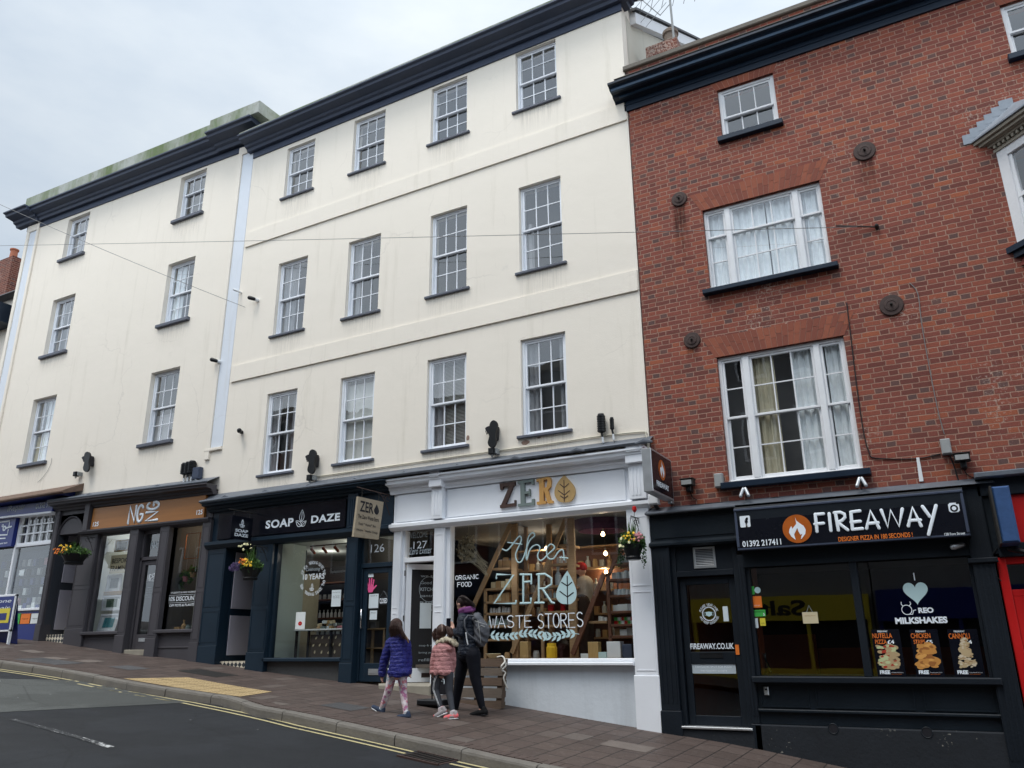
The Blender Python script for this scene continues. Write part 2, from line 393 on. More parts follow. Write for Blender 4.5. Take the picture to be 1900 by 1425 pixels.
def paving(name):
    m, t, b = nt(name); p = pos(t)
    sx = nd(t, 'ShaderNodeSeparateXYZ', {0: p}); wob = mth(t, 'MULTIPLY', mth(t, 'SUBTRACT', noise(t, p, 1.2, 2), .5), .03)
    v = nd(t, 'ShaderNodeCombineXYZ', {0: mth(t, 'ADD', sx.outputs[0], wob), 1: mth(t, 'ADD', sx.outputs[1], wob)}).outputs[0]
    mp = nd(t, 'ShaderNodeMapping', {'Vector': v, 'Rotation': (0,0,R_(90))}).outputs[0]
    br = nd(t, 'ShaderNodeTexBrick', {'Vector': mp, 'Scale': 1.0, 'Mortar Size': .008, 'Mortar Smooth': .2, 'Brick Width': .44, 'Row Height': .295, 'Bias': 0.0,
            'Color1': (0,0,0,1), 'Color2': (1,1,1,1), 'Mortar': (.5,.5,.5,1)}); br.offset = .37
    s1 = nd(t, 'ShaderNodeSeparateColor', {0: br.outputs['Color']}).outputs[0]
    c = ramp(t, s1, [(0,c4((.074,.053,.045))),(.5,c4((.092,.066,.057))),(.93,c4((.108,.079,.068))),(.98,c4((.15,.125,.11)))])
    c = mix(t, mth(t, 'MULTIPLY', noise(t, p, 2.0, 7, .7), .6), c, c4((.060,.047,.043)))
    c = mix(t, ramp(t, noise(t, p, 14, 6, .7), [(.54,(0,0,0,1)),(.8,(.5,.5,.5,1))]), c, c4((.22,.19,.165)))
    gum = ramp(t, nd(t, 'ShaderNodeTexVoronoi', {'Vector': p, 'Scale': 2.6}).outputs['Distance'], [(.02,(1,1,1,1)),(.03,(0,0,0,1))]); c = mix(t, mth(t, 'MULTIPLY', gum, .6), c, c4((.33,.31,.28)))
    c = mix(t, br.outputs['Fac'], c, c4((.022,.018,.017)))
    t.links.new(c, b.inputs['Base Color']); t.links.new(mth(t, 'ADD', mth(t, 'MULTIPLY', noise(t, p, 3, 4), .35), .45), b.inputs['Roughness'])
    b.inputs['Specular IOR Level'].default_value = .3
    h = mth(t, 'ADD', mth(t, 'MULTIPLY', br.outputs['Fac'], -1.0), mth(t, 'MULTIPLY', noise(t, p, 50, 4), .3)); h = mth(t, 'ADD', h, mth(t, 'MULTIPLY', s1, .5))
    bp = nd(t, 'ShaderNodeBump', {'Height': h, 'Strength': .7, 'Distance': .008}); t.links.new(bp.outputs[0], b.inputs['Normal'])
    return m
def lichen(name, base=(.30,.31,.29)):
    m, t, b = nt(name); p = pos(t)
    n = noise(t, p, 1.1, 6, .65, (1.4,1.4,.35)); c = mix(t, ramp(t, n, [(.36,(0,0,0,1)),(.62,(1,1,1,1))]), c4(base), c4((.115,.16,.065)))
    n2 = noise(t, p, 8, 5, .7); c = mix(t, ramp(t, n2, [(.5,(0,0,0,1)),(.75,(.8,.8,.8,1))]), c, c4((.19,.18,.14)))
    t.links.new(c, b.inputs['Base Color']); b.inputs['Roughness'].default_value = .85
    bp = nd(t, 'ShaderNodeBump', {'Height': n2, 'Strength': .5, 'Distance': .02}); t.links.new(bp.outputs[0], b.inputs['Normal']); return m
def wood(name, col, sc=(1,1,12), rough=.6, var=.35):
    m, t, b = nt(name); p = pos(t)
    n = noise(t, p, 6, 5, .6, sc); c = mix(t, n, c4(col, 1-var), c4(col, 1+var))
    k = ramp(t, noise(t, p, 3, 4, .6), [(.6,(0,0,0,1)),(.7,(.5,.5,.5,1))]); c = mix(t, k, c, c4(col, .5))
    t.links.new(c, b.inputs['Base Color']); b.inputs['Roughness'].default_value = rough
    bp = nd(t, 'ShaderNodeBump', {'Height': n, 'Strength': .35, 'Distance': .006}); t.links.new(bp.outputs[0], b.inputs['Normal']); return m
def checker(name, a, b_, s=16.0, wave=0.0):
    m, t, b = nt(name); p = pos(t)
    mp = nd(t, 'ShaderNodeMapping', {'Vector': p, 'Rotation': (0,R_(45),0)}).outputs[0]
    c = nd(t, 'ShaderNodeTexChecker', {'Vector': mp, 'Scale': s, 'Color1': c4(a), 'Color2': c4(b_)}).outputs[0]
    t.links.new(c, b.inputs['Base Color']); b.inputs['Roughness'].default_value = .4; return m
def padded(name, col, pitch=.055, rough=.38):
    """quilted puffer cloth"""
    m, t, b = nt(name); tc = nd(t, 'ShaderNodeTexCoord').outputs['Object']
    sx = nd(t, 'ShaderNodeSeparateXYZ', {0: tc}); w = mth(t, 'ADD', sx.outputs[2], mth(t, 'MULTIPLY', mth(t, 'SUBTRACT', noise(t, tc, 5, 3), .5), .05))
    f = mth(t, 'ABSOLUTE', mth(t, 'SINE', mth(t, 'MULTIPLY', w, math.pi/pitch)))
    h = mth(t, 'ADD', mth(t, 'MULTIPLY', mth(t, 'POWER', f, .5), .30), mth(t, 'MULTIPLY', noise(t, tc, 24, 5, .65), 1.1)); b.inputs['Specular IOR Level'].default_value = .3
    c = mix(t, noise(t, tc, 9, 4), c4(col, .8), c4(col, 1.2))
    t.links.new(c, b.inputs['Base Color']); b.inputs['Roughness'].default_value = rough
    bp = nd(t, 'ShaderNodeBump', {'Height': h, 'Strength': 1.0, 'Distance': .022}); t.links.new(bp.outputs[0], b.inputs['Normal']); return m
def cloth(name, col, rough=.85, pat=None, pscale=22, folds=.0):
    m, t, b = nt(name); tc = nd(t, 'ShaderNodeTexCoord').outputs['Object']
    c = mix(t, noise(t, tc, 14, 4), c4(col, .85), c4(col, 1.15))
    if pat:
        for i, q in enumerate(pat):
            mp = nd(t, 'ShaderNodeMapping', {'Vector': tc, 'Location': (i*3.1, i*1.7, 0)}).outputs[0]
            f = ramp(t, noise(t, mp, pscale, 3, .5), [(.54,(0,0,0,1)),(.60,(1,1,1,1))]); c = mix(t, f, c, c4(q))
    t.links.new(c, b.inputs['Base Color']); b.inputs['Roughness'].default_value = rough; b.inputs['Specular IOR Level'].default_value = .15
    bp = nd(t, 'ShaderNodeBump', {'Height': mth(t, 'ADD', noise(t, tc, 11, 4), mth(t, 'MULTIPLY', noise(t, tc, 120, 2), .2)), 'Strength': .6, 'Distance': .012+folds}); t.links.new(bp.outputs[0], b.inputs['Normal']); return m
def hairmat(name, col):
    m, t, b = nt(name); tc = nd(t, 'ShaderNodeTexCoord').outputs['Object']
    n = noise(t, tc, 40, 4, .6, (1,1,.12)); t.links.new(mix(t, n, c4(col, .4), c4(col, 1.6)), b.inputs['Base Color']); b.inputs['Roughness'].default_value = .5; b.inputs['Specular IOR Level'].default_value = .25
    bp = nd(t, 'ShaderNodeBump', {'Height': n, 'Strength': .9, 'Distance': .008}); t.links.new(bp.outputs[0], b.inputs['Normal']); return m
def plywood(name, col):
    m, t, b = nt(name); p = pos(t)
    n = noise(t, p, 2.4, 6, .6, (.5,1,5)); t.links.new(mix(t, n, c4(col, .72), c4(col, 1.2)), b.inputs['Base Color']); b.inputs['Roughness'].default_value = .45; return m

def streakmat(name, col, k, sx=34.0):
    m, t, b = nt(name); p = pos(t); g_ = nd(t, 'ShaderNodeTexCoord').outputs['Generated']; s_ = nd(t, 'ShaderNodeSeparateXYZ', {0: g_})
    n = ramp(t, noise(t, p, 1.0, 5, .65, (sx, 1, 1.6)), [(.40,(0,0,0,1)),(.72,(1,1,1,1))])
    ed = mth(t, 'MINIMUM', mth(t, 'MULTIPLY', mth(t, 'MINIMUM', s_.outputs[0], mth(t, 'SUBTRACT', 1.0, s_.outputs[0])), 5.0), 1.0)
    f = mth(t, 'MULTIPLY', mth(t, 'MULTIPLY', mth(t, 'MULTIPLY', n, mth(t, 'POWER', s_.outputs[2], 1.3)), ed), k)
    b.inputs['Base Color'].default_value = c4(col); b.inputs['Roughness'].default_value = .9; b.inputs['Specular IOR Level'].default_value = 0; t.links.new(f, b.inputs['Alpha']); return m
M = {}
M['rainstreak'] = streakmat('rain_streak_stain', (.30,.28,.24), .30); M['ruststreak'] = streakmat('rust_streak_stain', (.035,.022,.02), 1.0, 20)
M['cream'] = stucco('cream_render', (.835,.77,.675)); M['cream_old'] = stucco('weathered_render', (.56,.53,.45), (.2,.2,.17))
M['bluewhite'] = stucco('pale_blue_render', (.70,.74,.80))
M['brick'] = brick('flemish_brick'); M['arch'] = archmat('rubbed_brick'); M['oldbrick'] = brick('chimney_brick', dark=.6)
M['mortar'] = plain('lime_mortar', (.36,.20,.155), .9)
M['slateblue'] = paint('slate_blue_paint', (.048,.062,.100), .5, .2, 2, .15, 30, streak=.3)
M['navy'] = paint('navy_gloss_paint', (.006,.016,.034), .42, .3, 2, .2, 30, streak=.3)
M['sillgrey'] = paint('grey_sill_paint', (.115,.125,.155), .6, .15, 4, .2, 30)
M['white'] = paint('white_gloss_paint', (.80,.825,.87), .4, .05, 3, .1, 25)
M['oldwhite'] = paint('flaking_white_paint', (.74,.75,.77), .55, .08, 5, .35, 30, chips=(.30,.26,.22), chipamt=.70)
M['white_wall'] = paint('scuffed_white_wall', (.62,.67,.72), .6, .08, 2.5, .4, 14, streak=.25, chips=(.25,.23,.2), chipamt=.73)
M['ngpaint'] = paint('warm_grey_shop_paint', (.060,.056,.064), .55, .12, 3, .12, 30)
M['ngdark'] = paint('dark_grey_arch_paint', (.045,.050,.062), .55, .12, 3, .12, 30)
M['navy_highlight'] = paint('painted_cornice_highlight', (.022,.052,.095), .4, .3, 3, .1, 30, streak=.4); M['soap'] = paint('dark_teal_shop_paint', (.007,.020,.036), .5, .2, 3, .12, 30, coat=.1)
M['blackgloss'] = paint('black_gloss_board', (.006,.007,.012), .22, .1, 3, 0)
M['black'] = paint('black_shop_paint', (.003,.007,.013), .6, .3, 3, .2, 30)
M['blackchip'] = paint('chipped_black_paint', (.004,.009,.015), .5, .3, 2, .35, 20, chips=(.26,.26,.25), chipamt=.77)
M['ply'] = plywood('orange_stained_board', (.34,.135,.028))
M['lilac'] = paint('lilac_grey_panel', (.42,.40,.46), .6, .05, 3, .05)
M['royal'] = paint('royal_blue_sign', (.014,.028,.18), .35, .12, 3, 0)
M['red'] = paint('red_shop_paint', (.50,.010,.010), .42, .12, 3, .1, 30)
M['red2'] = paint('red_awning', (.42,.05,.03), .7, .2, 6, .1)
M['tile'] = paint('red_hung_tile', (.20,.045,.035), .8, .35, 8, .4, 20)
M['slate'] = paint('roof_slate', (.085,.085,.09), .7, .4, 6, .4, 20)
M['mosstile'] = paint('mossy_old_tile', (.15,.10,.075), .85, .5, 9, .6, 20)
M['lead'] = paint('sheet_lead', (.13,.145,.17), .5, .35, 5, .5, 12, metallic=.3)
M['leadpale'] = paint('pale_lead', (.24,.27,.31), .55, .3, 5, .5, 12, metallic=.2)
M['lichen'] = lichen('lichened_stone', (.36,.38,.35)); M['coping'] = paint('stone_coping', (.15,.135,.115), .85, .45, 6, .5, 20)
M['stone'] = paint('worn_stone', (.30,.275,.225), .85, .3, 4, .5, 25)
M['paleslab'] = paint('pale_paving_slab', (.155,.13,.115), .8, .3, 5, .4, 30); M['kerb'] = paint('granite_kerb', (.165,.152,.135), .8, .3, 6, .6, 35)
M['granite'] = paint('dark_granite', (.075,.075,.075), .5, .25, 25, .1)
M['riser'] = paint('dirty_render_base', (.014,.017,.022), .8, .4, 5, .5, 20, chips=(.26,.25,.22), chipamt=.63)
M['asphalt'] = asphalt('asphalt', (.016,.018,.022)); M['asphalt2'] = asphalt('older_asphalt', (.075,.080,.077)); M['asphalt3'] = asphalt('patch_asphalt', (.075,.075,.078))
M['paving'] = paving('brown_paving'); M['sett'] = paint('paver', (.088,.064,.056), .75, .35, 10, .5, 30)
M['tactile'] = paint('buff_tactile_paving', (.40,.295,.155), .75, .2, 4, .3, 30)
M['roadyellow'] = paint('yellow_road_paint', (.46,.40,.22), .7, .15, 7, .3, 40, chips=(.06,.06,.06), chipamt=.60)
M['roadwhite'] = paint('worn_white_road_paint', (.55,.56,.56), .7, .2, 6, .3, 40, chips=(.030,.032,.036), chipamt=.41)
M['iron'] = paint('rusty_iron', (.055,.034,.030), .65, .5, 14, .4, 30)
M['castiron'] = paint('cast_iron', (.04,.038,.036), .6, .3, 14, .4, 30, metallic=.4)
M['blackplastic'] = paint('black_plastic', (.010,.011,.013), .4, .2, 10, .1)
M['pot'] = paint('terracotta', (.36,.13,.075), .8, .2, 8, .2); M['oldpot'] = paint('sooty_pot', (.20,.16,.13), .85, .4, 8, .3)
M['alu'] = paint('aluminium', (.50,.52,.54), .35, .1, 8, 0, metallic=.7); M['chrome'] = plain('chrome', (.75,.76,.78), .15, 1.0)
M['greybox'] = paint('grey_plastic_box', (.30,.31,.31), .6, .15, 8, .1); M['whitebox'] = plain('white_plastic', (.70,.72,.74), .4)
M['vinyl'] = plain('white_lettering', (.80,.86,.92), .5); M['mint'] = plain('pale_mint_window_paint', (.50,.68,.70), .6); M['faint'] = plain('faint_white_lettering', (.42,.48,.52), .5)
M['orange'] = plain('orange_print', (.80,.20,.03), .5); M['darkorange'] = paint('flame_disc_orange', (.42,.10,.012), .4, .25, 9, 0)
M['green'] = plain('green_print', (.06,.42,.08), .5); M['yellow'] = plain('yellow_print', (.70,.60,.06), .5); M['pink'] = plain('pink_print', (.85,.12,.32), .5)
M['paper'] = plain('paper', (.66,.74,.78), .7); M['card'] = plain('buff_card', (.62,.54,.36), .7); M['cardwhite'] = plain('white_card', (.74,.78,.78), .6)
M['kraft'] = paint('kraft_board', (.40,.26,.13), .75, .2, 20, .1); M['ink'] = plain('dark_ink', (.012,.012,.016), .6)
M['pine'] = wood('pine_shelf', (.36,.23,.12)); M['pinedark'] = wood('dark_stained_shelf', (.15,.06,.032)); M['oak'] = wood('oak_table', (.36,.24,.12))
M['pallet'] = wood('weathered_pallet', (.095,.062,.042), (1,1,14), .9, .6); M['pallet2'] = wood('grey_weathered_pallet', (.115,.090,.070), (1.2,1,14), .9, .6)
M['walnut'] = wood('dark_walnut_letter', (.060,.030,.022), (6,1,1), .5); M['sage'] = paint('sage_grey_letter', (.17,.21,.20), .6, .15, 9, .2); M['pineletter'] = wood('golden_pine_letter', (.56,.30,.085), (8,1,1), .5, .25); M['leafwood'] = wood('pale_oak_leaf', (.46,.30,.12), (8,1,1), .5, .25)
M['hangboard'] = wood('driftwood_sign', (.34,.28,.20), (1,1,9), .8, .25)
M['glass'] = glassmat('window_glass', (.95,.97,.98), boost=2.6, waves=.004); M['shopglass'] = glassmat('shop_glass', (.86,.88,.88), 1.9, .003, .9); M['darkglass'] = glassmat('tinted_shop_glass', (.50,.52,.52), 2.2, .003, .8)
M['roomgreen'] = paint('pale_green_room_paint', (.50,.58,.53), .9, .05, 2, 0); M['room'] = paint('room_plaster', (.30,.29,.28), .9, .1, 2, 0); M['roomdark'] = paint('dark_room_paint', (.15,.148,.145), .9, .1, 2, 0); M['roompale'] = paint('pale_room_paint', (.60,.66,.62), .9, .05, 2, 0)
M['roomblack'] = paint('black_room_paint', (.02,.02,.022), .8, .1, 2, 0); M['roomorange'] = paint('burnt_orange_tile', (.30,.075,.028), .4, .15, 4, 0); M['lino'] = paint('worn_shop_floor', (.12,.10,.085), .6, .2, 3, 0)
M['curtain'] = cloth('net_curtain', (.84,.87,.88)); M['curtaincream'] = cloth('cream_curtain', (.52,.47,.34)); M['blind'] = paint('pale_blind', (.60,.60,.56), .8, .05, 3, 0); M['curtaingrey'] = cloth('grey_curtain', (.30,.30,.31))
M['checktile'] = checker('diamond_step_tiles', (.66,.60,.48), (.03,.035,.04), 14)
M['barepatch'] = paint('bare_render_patch', (.28,.19,.15), .9, .4, 30, .4, 30)
M['bulb'] = emis('lit_bulb', (1.0,.68,.32), 14)
M['cable'] = plain('black_cable', (.012,.012,.014), .6); M['greycable'] = plain('grey_cable', (.20,.20,.20), .6); M['creamcable'] = plain('cream_painted_pipe', (.66,.62,.50), .6)
M['leaf1'] = paint('leaf_green', (.06,.13,.025), .6, .5, 30, 0); M['leaf2'] = paint('leaf_dark', (.025,.065,.02), .6, .4, 30, 0); M['dried'] = paint('dried_flowers', (.42,.38,.28), .9, .3, 30, 0)
M['fyellow'] = plain('yellow_petals', (.80,.50,.03), .6); M['forange'] = plain('orange_petals', (.75,.20,.02), .6); M['fpurple'] = plain('purple_petals', (.045,.025,.09), .6); M['fcream'] = plain('cream_petals', (.75,.72,.42), .6); M['fpink'] = plain('pink_petals', (.55,.22,.25), .6)
M['purple'] = cloth('purple_canopy_cloth', (.065,.025,.055))
M['skin'] = paint('skin', (.56,.33,.25), .5, .08, 20, .05)
WZ, WB, WS, EXPO = 4.0, 8.2, 8.0, 0.29
SL1, SL2, SL3 = 8, 13, 2
# ---------------------------------------------------------------- world and light
w = bpy.data.worlds.new('World'); scene.world = w; w.use_nodes = True; t = w.node_tree; t.nodes.clear()
SUN_EL, SUN_AZ = R_(65), R_(200)   # azimuth clockwise from +Y: behind the viewer, to the right
sky = nd(t, 'ShaderNodeTexSky'); sky.sky_type = 'NISHITA'; sky.sun_disc = False; sky.sun_elevation = SUN_EL; sky.sun_rotation = SUN_AZ
sky.dust_density = 5; sky.air_density = 1.4; sky.ozone_density = 2
tc = nd(t, 'ShaderNodeTexCoord').outputs['Generated']
sz = nd(t, 'ShaderNodeSeparateXYZ', {0: tc})
mpv = nd(t, 'ShaderNodeMapping', {'Vector': tc, 'Scale': (1,1,2.6)}).outputs[0]
cl = noise(t, mpv, 2.1, 6, .55)
elev = mth(t, 'MAXIMUM', sz.outputs[2], 0.0)
side = mth(t, 'MAXIMUM', mth(t, 'SUBTRACT', .25, sz.outputs[1]), 0.0)
lum = mth(t, 'ADD', mth(t, 'ADD', mth(t, 'MULTIPLY', mth(t, 'POWER', elev, 3.0), WZ), mth(t, 'ADD', WB, mth(t, 'MULTIPLY', sz.outputs[0], 1.9))), mth(t, 'MULTIPLY', side, WS))
lum = mth(t, 'MAXIMUM', mth(t, 'MULTIPLY', lum, mth(t, 'ADD', mth(t, 'MULTIPLY', mth(t, 'SUBTRACT', cl, .5), .6), 1.0)), .5)
cc = mix(t, ramp(t, cl, [(.35,(0,0,0,1)),(.65,(1,1,1,1))]), (.74,.86,1.0,1), (.88,.95,1.0,1))
vm = nd(t, 'ShaderNodeVectorMath', {0: cc}, operation='SCALE'); t.links.new(lum, vm.inputs['Scale'])
mx = mix(t, .88, sky.outputs[0], vm.outputs[0])
bg = nd(t, 'ShaderNodeBackground', {'Strength': .1}); t.links.new(mx, bg.inputs[0]); wo = t.nodes.new('ShaderNodeOutputWorld'); t.links.new(bg.outputs[0], wo.inputs[0])
sl = bpy.data.lights.new('sun', 'SUN'); sl.energy = 1.45; sl.angle = R_(22); sl.color = (1, .96, .90)
so = bpy.data.objects.new('sun', sl); COL.objects.link(so)
sd = Vector((math.sin(SUN_AZ)*math.cos(SUN_EL), math.cos(SUN_AZ)*math.cos(SUN_EL), math.sin(SUN_EL)))
so.rotation_euler = sd.to_track_quat('Z', 'Y').to_euler(); so.location = (0, -20, 30)
scene.view_settings.view_transform = 'Standard'; scene.view_settings.look = 'None'; scene.view_settings.gamma = 1; scene.view_settings.exposure = EXPO
# ---------------------------------------------------------------- ground, pavement, road
def sheet(name, xs, yf, lev, mat, kind='structure', thick=None):
    """yf(x) -> list of y values"""
    vs = []; n = None
    for x in xs:
        ys = yf(x); n = len(ys)
        for y in ys: vs.append((x, y, lev(x, y)))
    fs = [(i*n+j, (i+1)*n+j, (i+1)*n+j+1, i*n+j+1) for i in range(len(xs)-1) for j in range(n-1)]
    mb = MB(); mb.add(vs, fs); o = mb.build(name, mat, smooth=False)
    return tag(o, kind=kind)
XS = [ -45+ i*.5 for i in range(0, 131)]
sheet('pavement', XS, lambda x: [kerbY(x)+.14, kerbY(x)+.9, -1.2, -.5, .0, 1.3], PV, M['paving'])
YR = -10.6
sheet('road', XS, lambda x: [YR, -9, -7.5, -6, -4.8, kerbY(x)-.35, kerbY(x)+.005], RD, M['asphalt'])
o = sheet('ground', [-300, -120, -60, -45, -30, -20, -10, -4, 0, 4, 10, 20, 60, 120, 300], lambda x: [-300, -120, -60, -30, -14, -5, 4, 12, 30, 60, 120, 300],
      lambda x, y: max(-6, min(6, G(max(-45, min(20, x)))))-.6, M['asphalt2'])
sheet('far_pavement', XS, lambda x: [YR-7, YR-2, YR+.0], lambda x, y: RD(x, YR)+.11+.02*(YR-y)/5, M['paving'])
# older asphalt patch and channel
def strip(name, a, b, w, mat, lev=RD, dz=.004, kind='structure', n=24, wa=None):
    """painted / laid strip following the ground from a to b"""
    vs = []; 
    for i in range(n+1):
        t_ = i/n; x = a[0]+(b[0]-a[0])*t_; y = a[1]+(b[1]-a[1])*t_
        vs += [(x, y-w/2, lev(x, y-w/2)+dz), (x, y+w/2, lev(x, y+w/2)+dz)]
    mb = MB(); mb.add(vs, [(2*i, 2*i+2, 2*i+3, 2*i+1) for i in range(n)]); o = mb.build(name, mat); return tag(o, kind=kind)
def patch(name, corners, mat, lev=RD, dz=.004, n=14):
    (a, b, c, d) = corners; vs = []
    for i in range(n+1):
        u = i/n
        for j in range(n+1):
            v = j/n; x = (a[0]*(1-u)+b[0]*u)*(1-v)+(d[0]*(1-u)+c[0]*u)*v; y = (a[1]*(1-u)+b[1]*u)*(1-v)+(d[1]*(1-u)+c[1]*u)*v
            vs.append((x, y, lev(x, y)+dz))
    mb = MB(); mb.add(vs, [(i*(n+1)+j, (i+1)*(n+1)+j, (i+1)*(n+1)+j+1, i*(n+1)+j+1) for i in range(n) for j in range(n)])
    return tag(mb.build(name, mat), kind='structure')
ga, gb, gc, gd = gnd(-160, 1330, RD), gnd(352, 1304, RD), gnd(150, 1263, RD), gnd(-60, 1259, RD)
patch('road_patch', [(q[0], q[1]) for q in (ga, gb, gc, gd)], M['asphalt2'])
# kerb stones: one run of granite blocks
mb = MB(); x = -40.0; rk = random.Random(4)
while x < 14:
    L = rk.uniform(.80, 1.0); e = x+L-.012; g = lambda q: PV(q, kerbY(q)+.07)
    j = rk.uniform(-.006, .006); b = .03
    def prof(q):
        k = kerbY(q)+j; zt = PV(q, k+.14)+.003+j*.6; zr = RD(q, k)
        zr = min(zr, zt-.012) if upstand(q) < .05 else zr
        zf = zt-.0 if upstand(q) >= .05 else zt
        return [(k+.145, zt-.30), (k+.145, zt), (k+b+.01, zf-.002), (k+b*.45, zf-.010), (k+.003, zf-.035), (k-.012, zr-.2)]
    n_ = 4; vs = []; fs = []
    for i in range(n_+1):
        q = x+(e-x)*i/n_; pr = prof(q); vs += [(q, y_, z_+rk.uniform(-.003, .003)) for y_, z_ in pr]
    m_ = 6
    for i in range(n_):
        for k_ in range(m_): fs.append((i*m_+k_, i*m_+(k_+1)%m_, (i+1)*m_+(k_+1)%m_, (i+1)*m_+k_))
    fs += [tuple(range(m_))[::-1], tuple(range(n_*m_, n_*m_+m_))]
    mb.add(vs, fs); x += L
tag(mb.build('kerb', M['kerb'], smooth=False), kind='structure')
# row of setts behind the kerb
mb = MB(); x = -16.0; rk = random.Random(9)
while x < 2:
    if not (-12.1 < x < -8.9):
        k = kerbY(x)+.155; z = PV(x, k+.1)+.004+rk.uniform(0, .003)
        mb.box(x, x+.098, k, k+.215, z-.05, z, sl=(PV(x+.1, k)-PV(x, k))/.1)
    x += .108
tag(mb.build('sett_row', M['sett'], smooth=False), kind='structure')
# buff tactile slabs with blisters
mb = MB(); c = [(-11.86, -2.66), (-9.25, -2.66), (-9.35, -1.92), (-11.45, -1.72)]
for i in range(8):
    for j in range(2):
        u0, u1, v0, v1 = i/8+.003, (i+1)/8-.003, j/2+.008, (j+1)/2-.008
        def bl(u, v): 
            x = (c[0][0]*(1-u)+c[1][0]*u)*(1-v)+(c[3][0]*(1-u)+c[2][0]*u)*v; y = (c[0][1]*(1-u)+c[1][1]*u)*(1-v)+(c[3][1]*(1-u)+c[2][1]*u)*v
            return (x, y, PV(x, y)+.006)
        mb.quad(bl(u0,v0), bl(u1,v0), bl(u1,v1), bl(u0,v1))
        for a in range(4):
            for b_ in range(4):
                p_ = bl(u0+(u1-u0)*(a+.5)/4, v0+(v1-v0)*(b_+.5)/4); mb.lathe((p_[0], p_[1], p_[2]-.001), [(.018, 0), (.012, .006)], 7)
tag(mb.build('tactile_paving', M['tactile']), kind='structure')
# odd slabs, covers
for k_, (px, py, w_, d_, mt) in enumerate([(640,1311,.55,.42,'asphalt3'),(1165,1385,.60,.40,'stone'),(240,1239,.6,.42,'asphalt3'),(385,1249,1.0,.5,'castiron'),(100,1222,.5,.35,'stone'),(165,1227,.45,.35,'stone'),(60,1209,.5,.3,'stone'),(90,1227,1.3,.55,'asphalt3')]):
    g_ = gnd(px, py); o = patch('paving_slab', [(g_[0]-w_/2, g_[1]-d_/2), (g_[0]+w_/2, g_[1]-d_/2), (g_[0]+w_/2, g_[1]+d_/2), (g_[0]-w_/2, g_[1]+d_/2)], M[mt] if mt != 'stone' else M['paleslab'] if 'paleslab' in M else M['stone'], PV, .0035, 3)
# double yellow lines with a gap at the gully, worn centre dash
for off in (0.0, .155):
    strip('yellow_line', (-20, -3.02-off+.17), (-12, -3.06-off+.17), .055, M['roadyellow'])
    strip('yellow_line', (-12, -3.06-off+.17), (-9.9, -3.08-off+.17), .055, M['roadyellow'])
    strip('yellow_line', (-9.9, -3.08-off+.17), (-7.6, -3.44-off+.17), .055, M['roadyellow'])
    strip('yellow_line', (-7.6, -3.44-off+.17), (-5.75, -3.5-off+.17), .055, M['roadyellow'])
    strip('yellow_line', (-5.15, -3.5-off+.17), (6, -3.55-off+.17), .055, M['roadyellow'])
strip('lane_dash', (-9.9, -5.5), (-7.75, -5.75), .09, M['roadwhite'])
strip('lane_dash', (-15.4, -3.75), (-13.1, -3.85), .10, M['roadwhite'])
# gully grate in the channel
g_ = (-5.45, -3.47); gz = RD(*g_)+.006
t_ = empty('drain_grate', (g_[0], g_[1], gz), 'black cast iron drain grate in the gutter where the yellow lines break off', 'drain')
mb = MB(); sl_ = (RD(-5.2,-3.4)-RD(-5.7,-3.4))/.5
for i in range(9):
    x_ = g_[0]-.22+i*.055; mb.box(x_-.012, x_+.012, g_[1]-.18, g_[1]+.18, gz-.02+sl_*(x_-g_[0]), gz+.008+sl_*(x_-g_[0]))
mb.build('bar', M['castiron'], t_)
mb = MB(); mb.box(g_[0]-.27, g_[0]+.27, g_[1]-.22, g_[1]-.18, gz-.02-sl_*.27, gz+.01-sl_*.27, sl_); mb.box(g_[0]-.27, g_[0]+.27, g_[1]+.18, g_[1]+.22, gz-.02-sl_*.27, gz+.01-sl_*.27, sl_)
mb.box(g_[0]-.265, g_[0]+.265, g_[1]-.18, g_[1]+.18, gz-.03-sl_*.27, gz-.002-sl_*.27, sl_); mb.build('frame', M['iron'], t_)

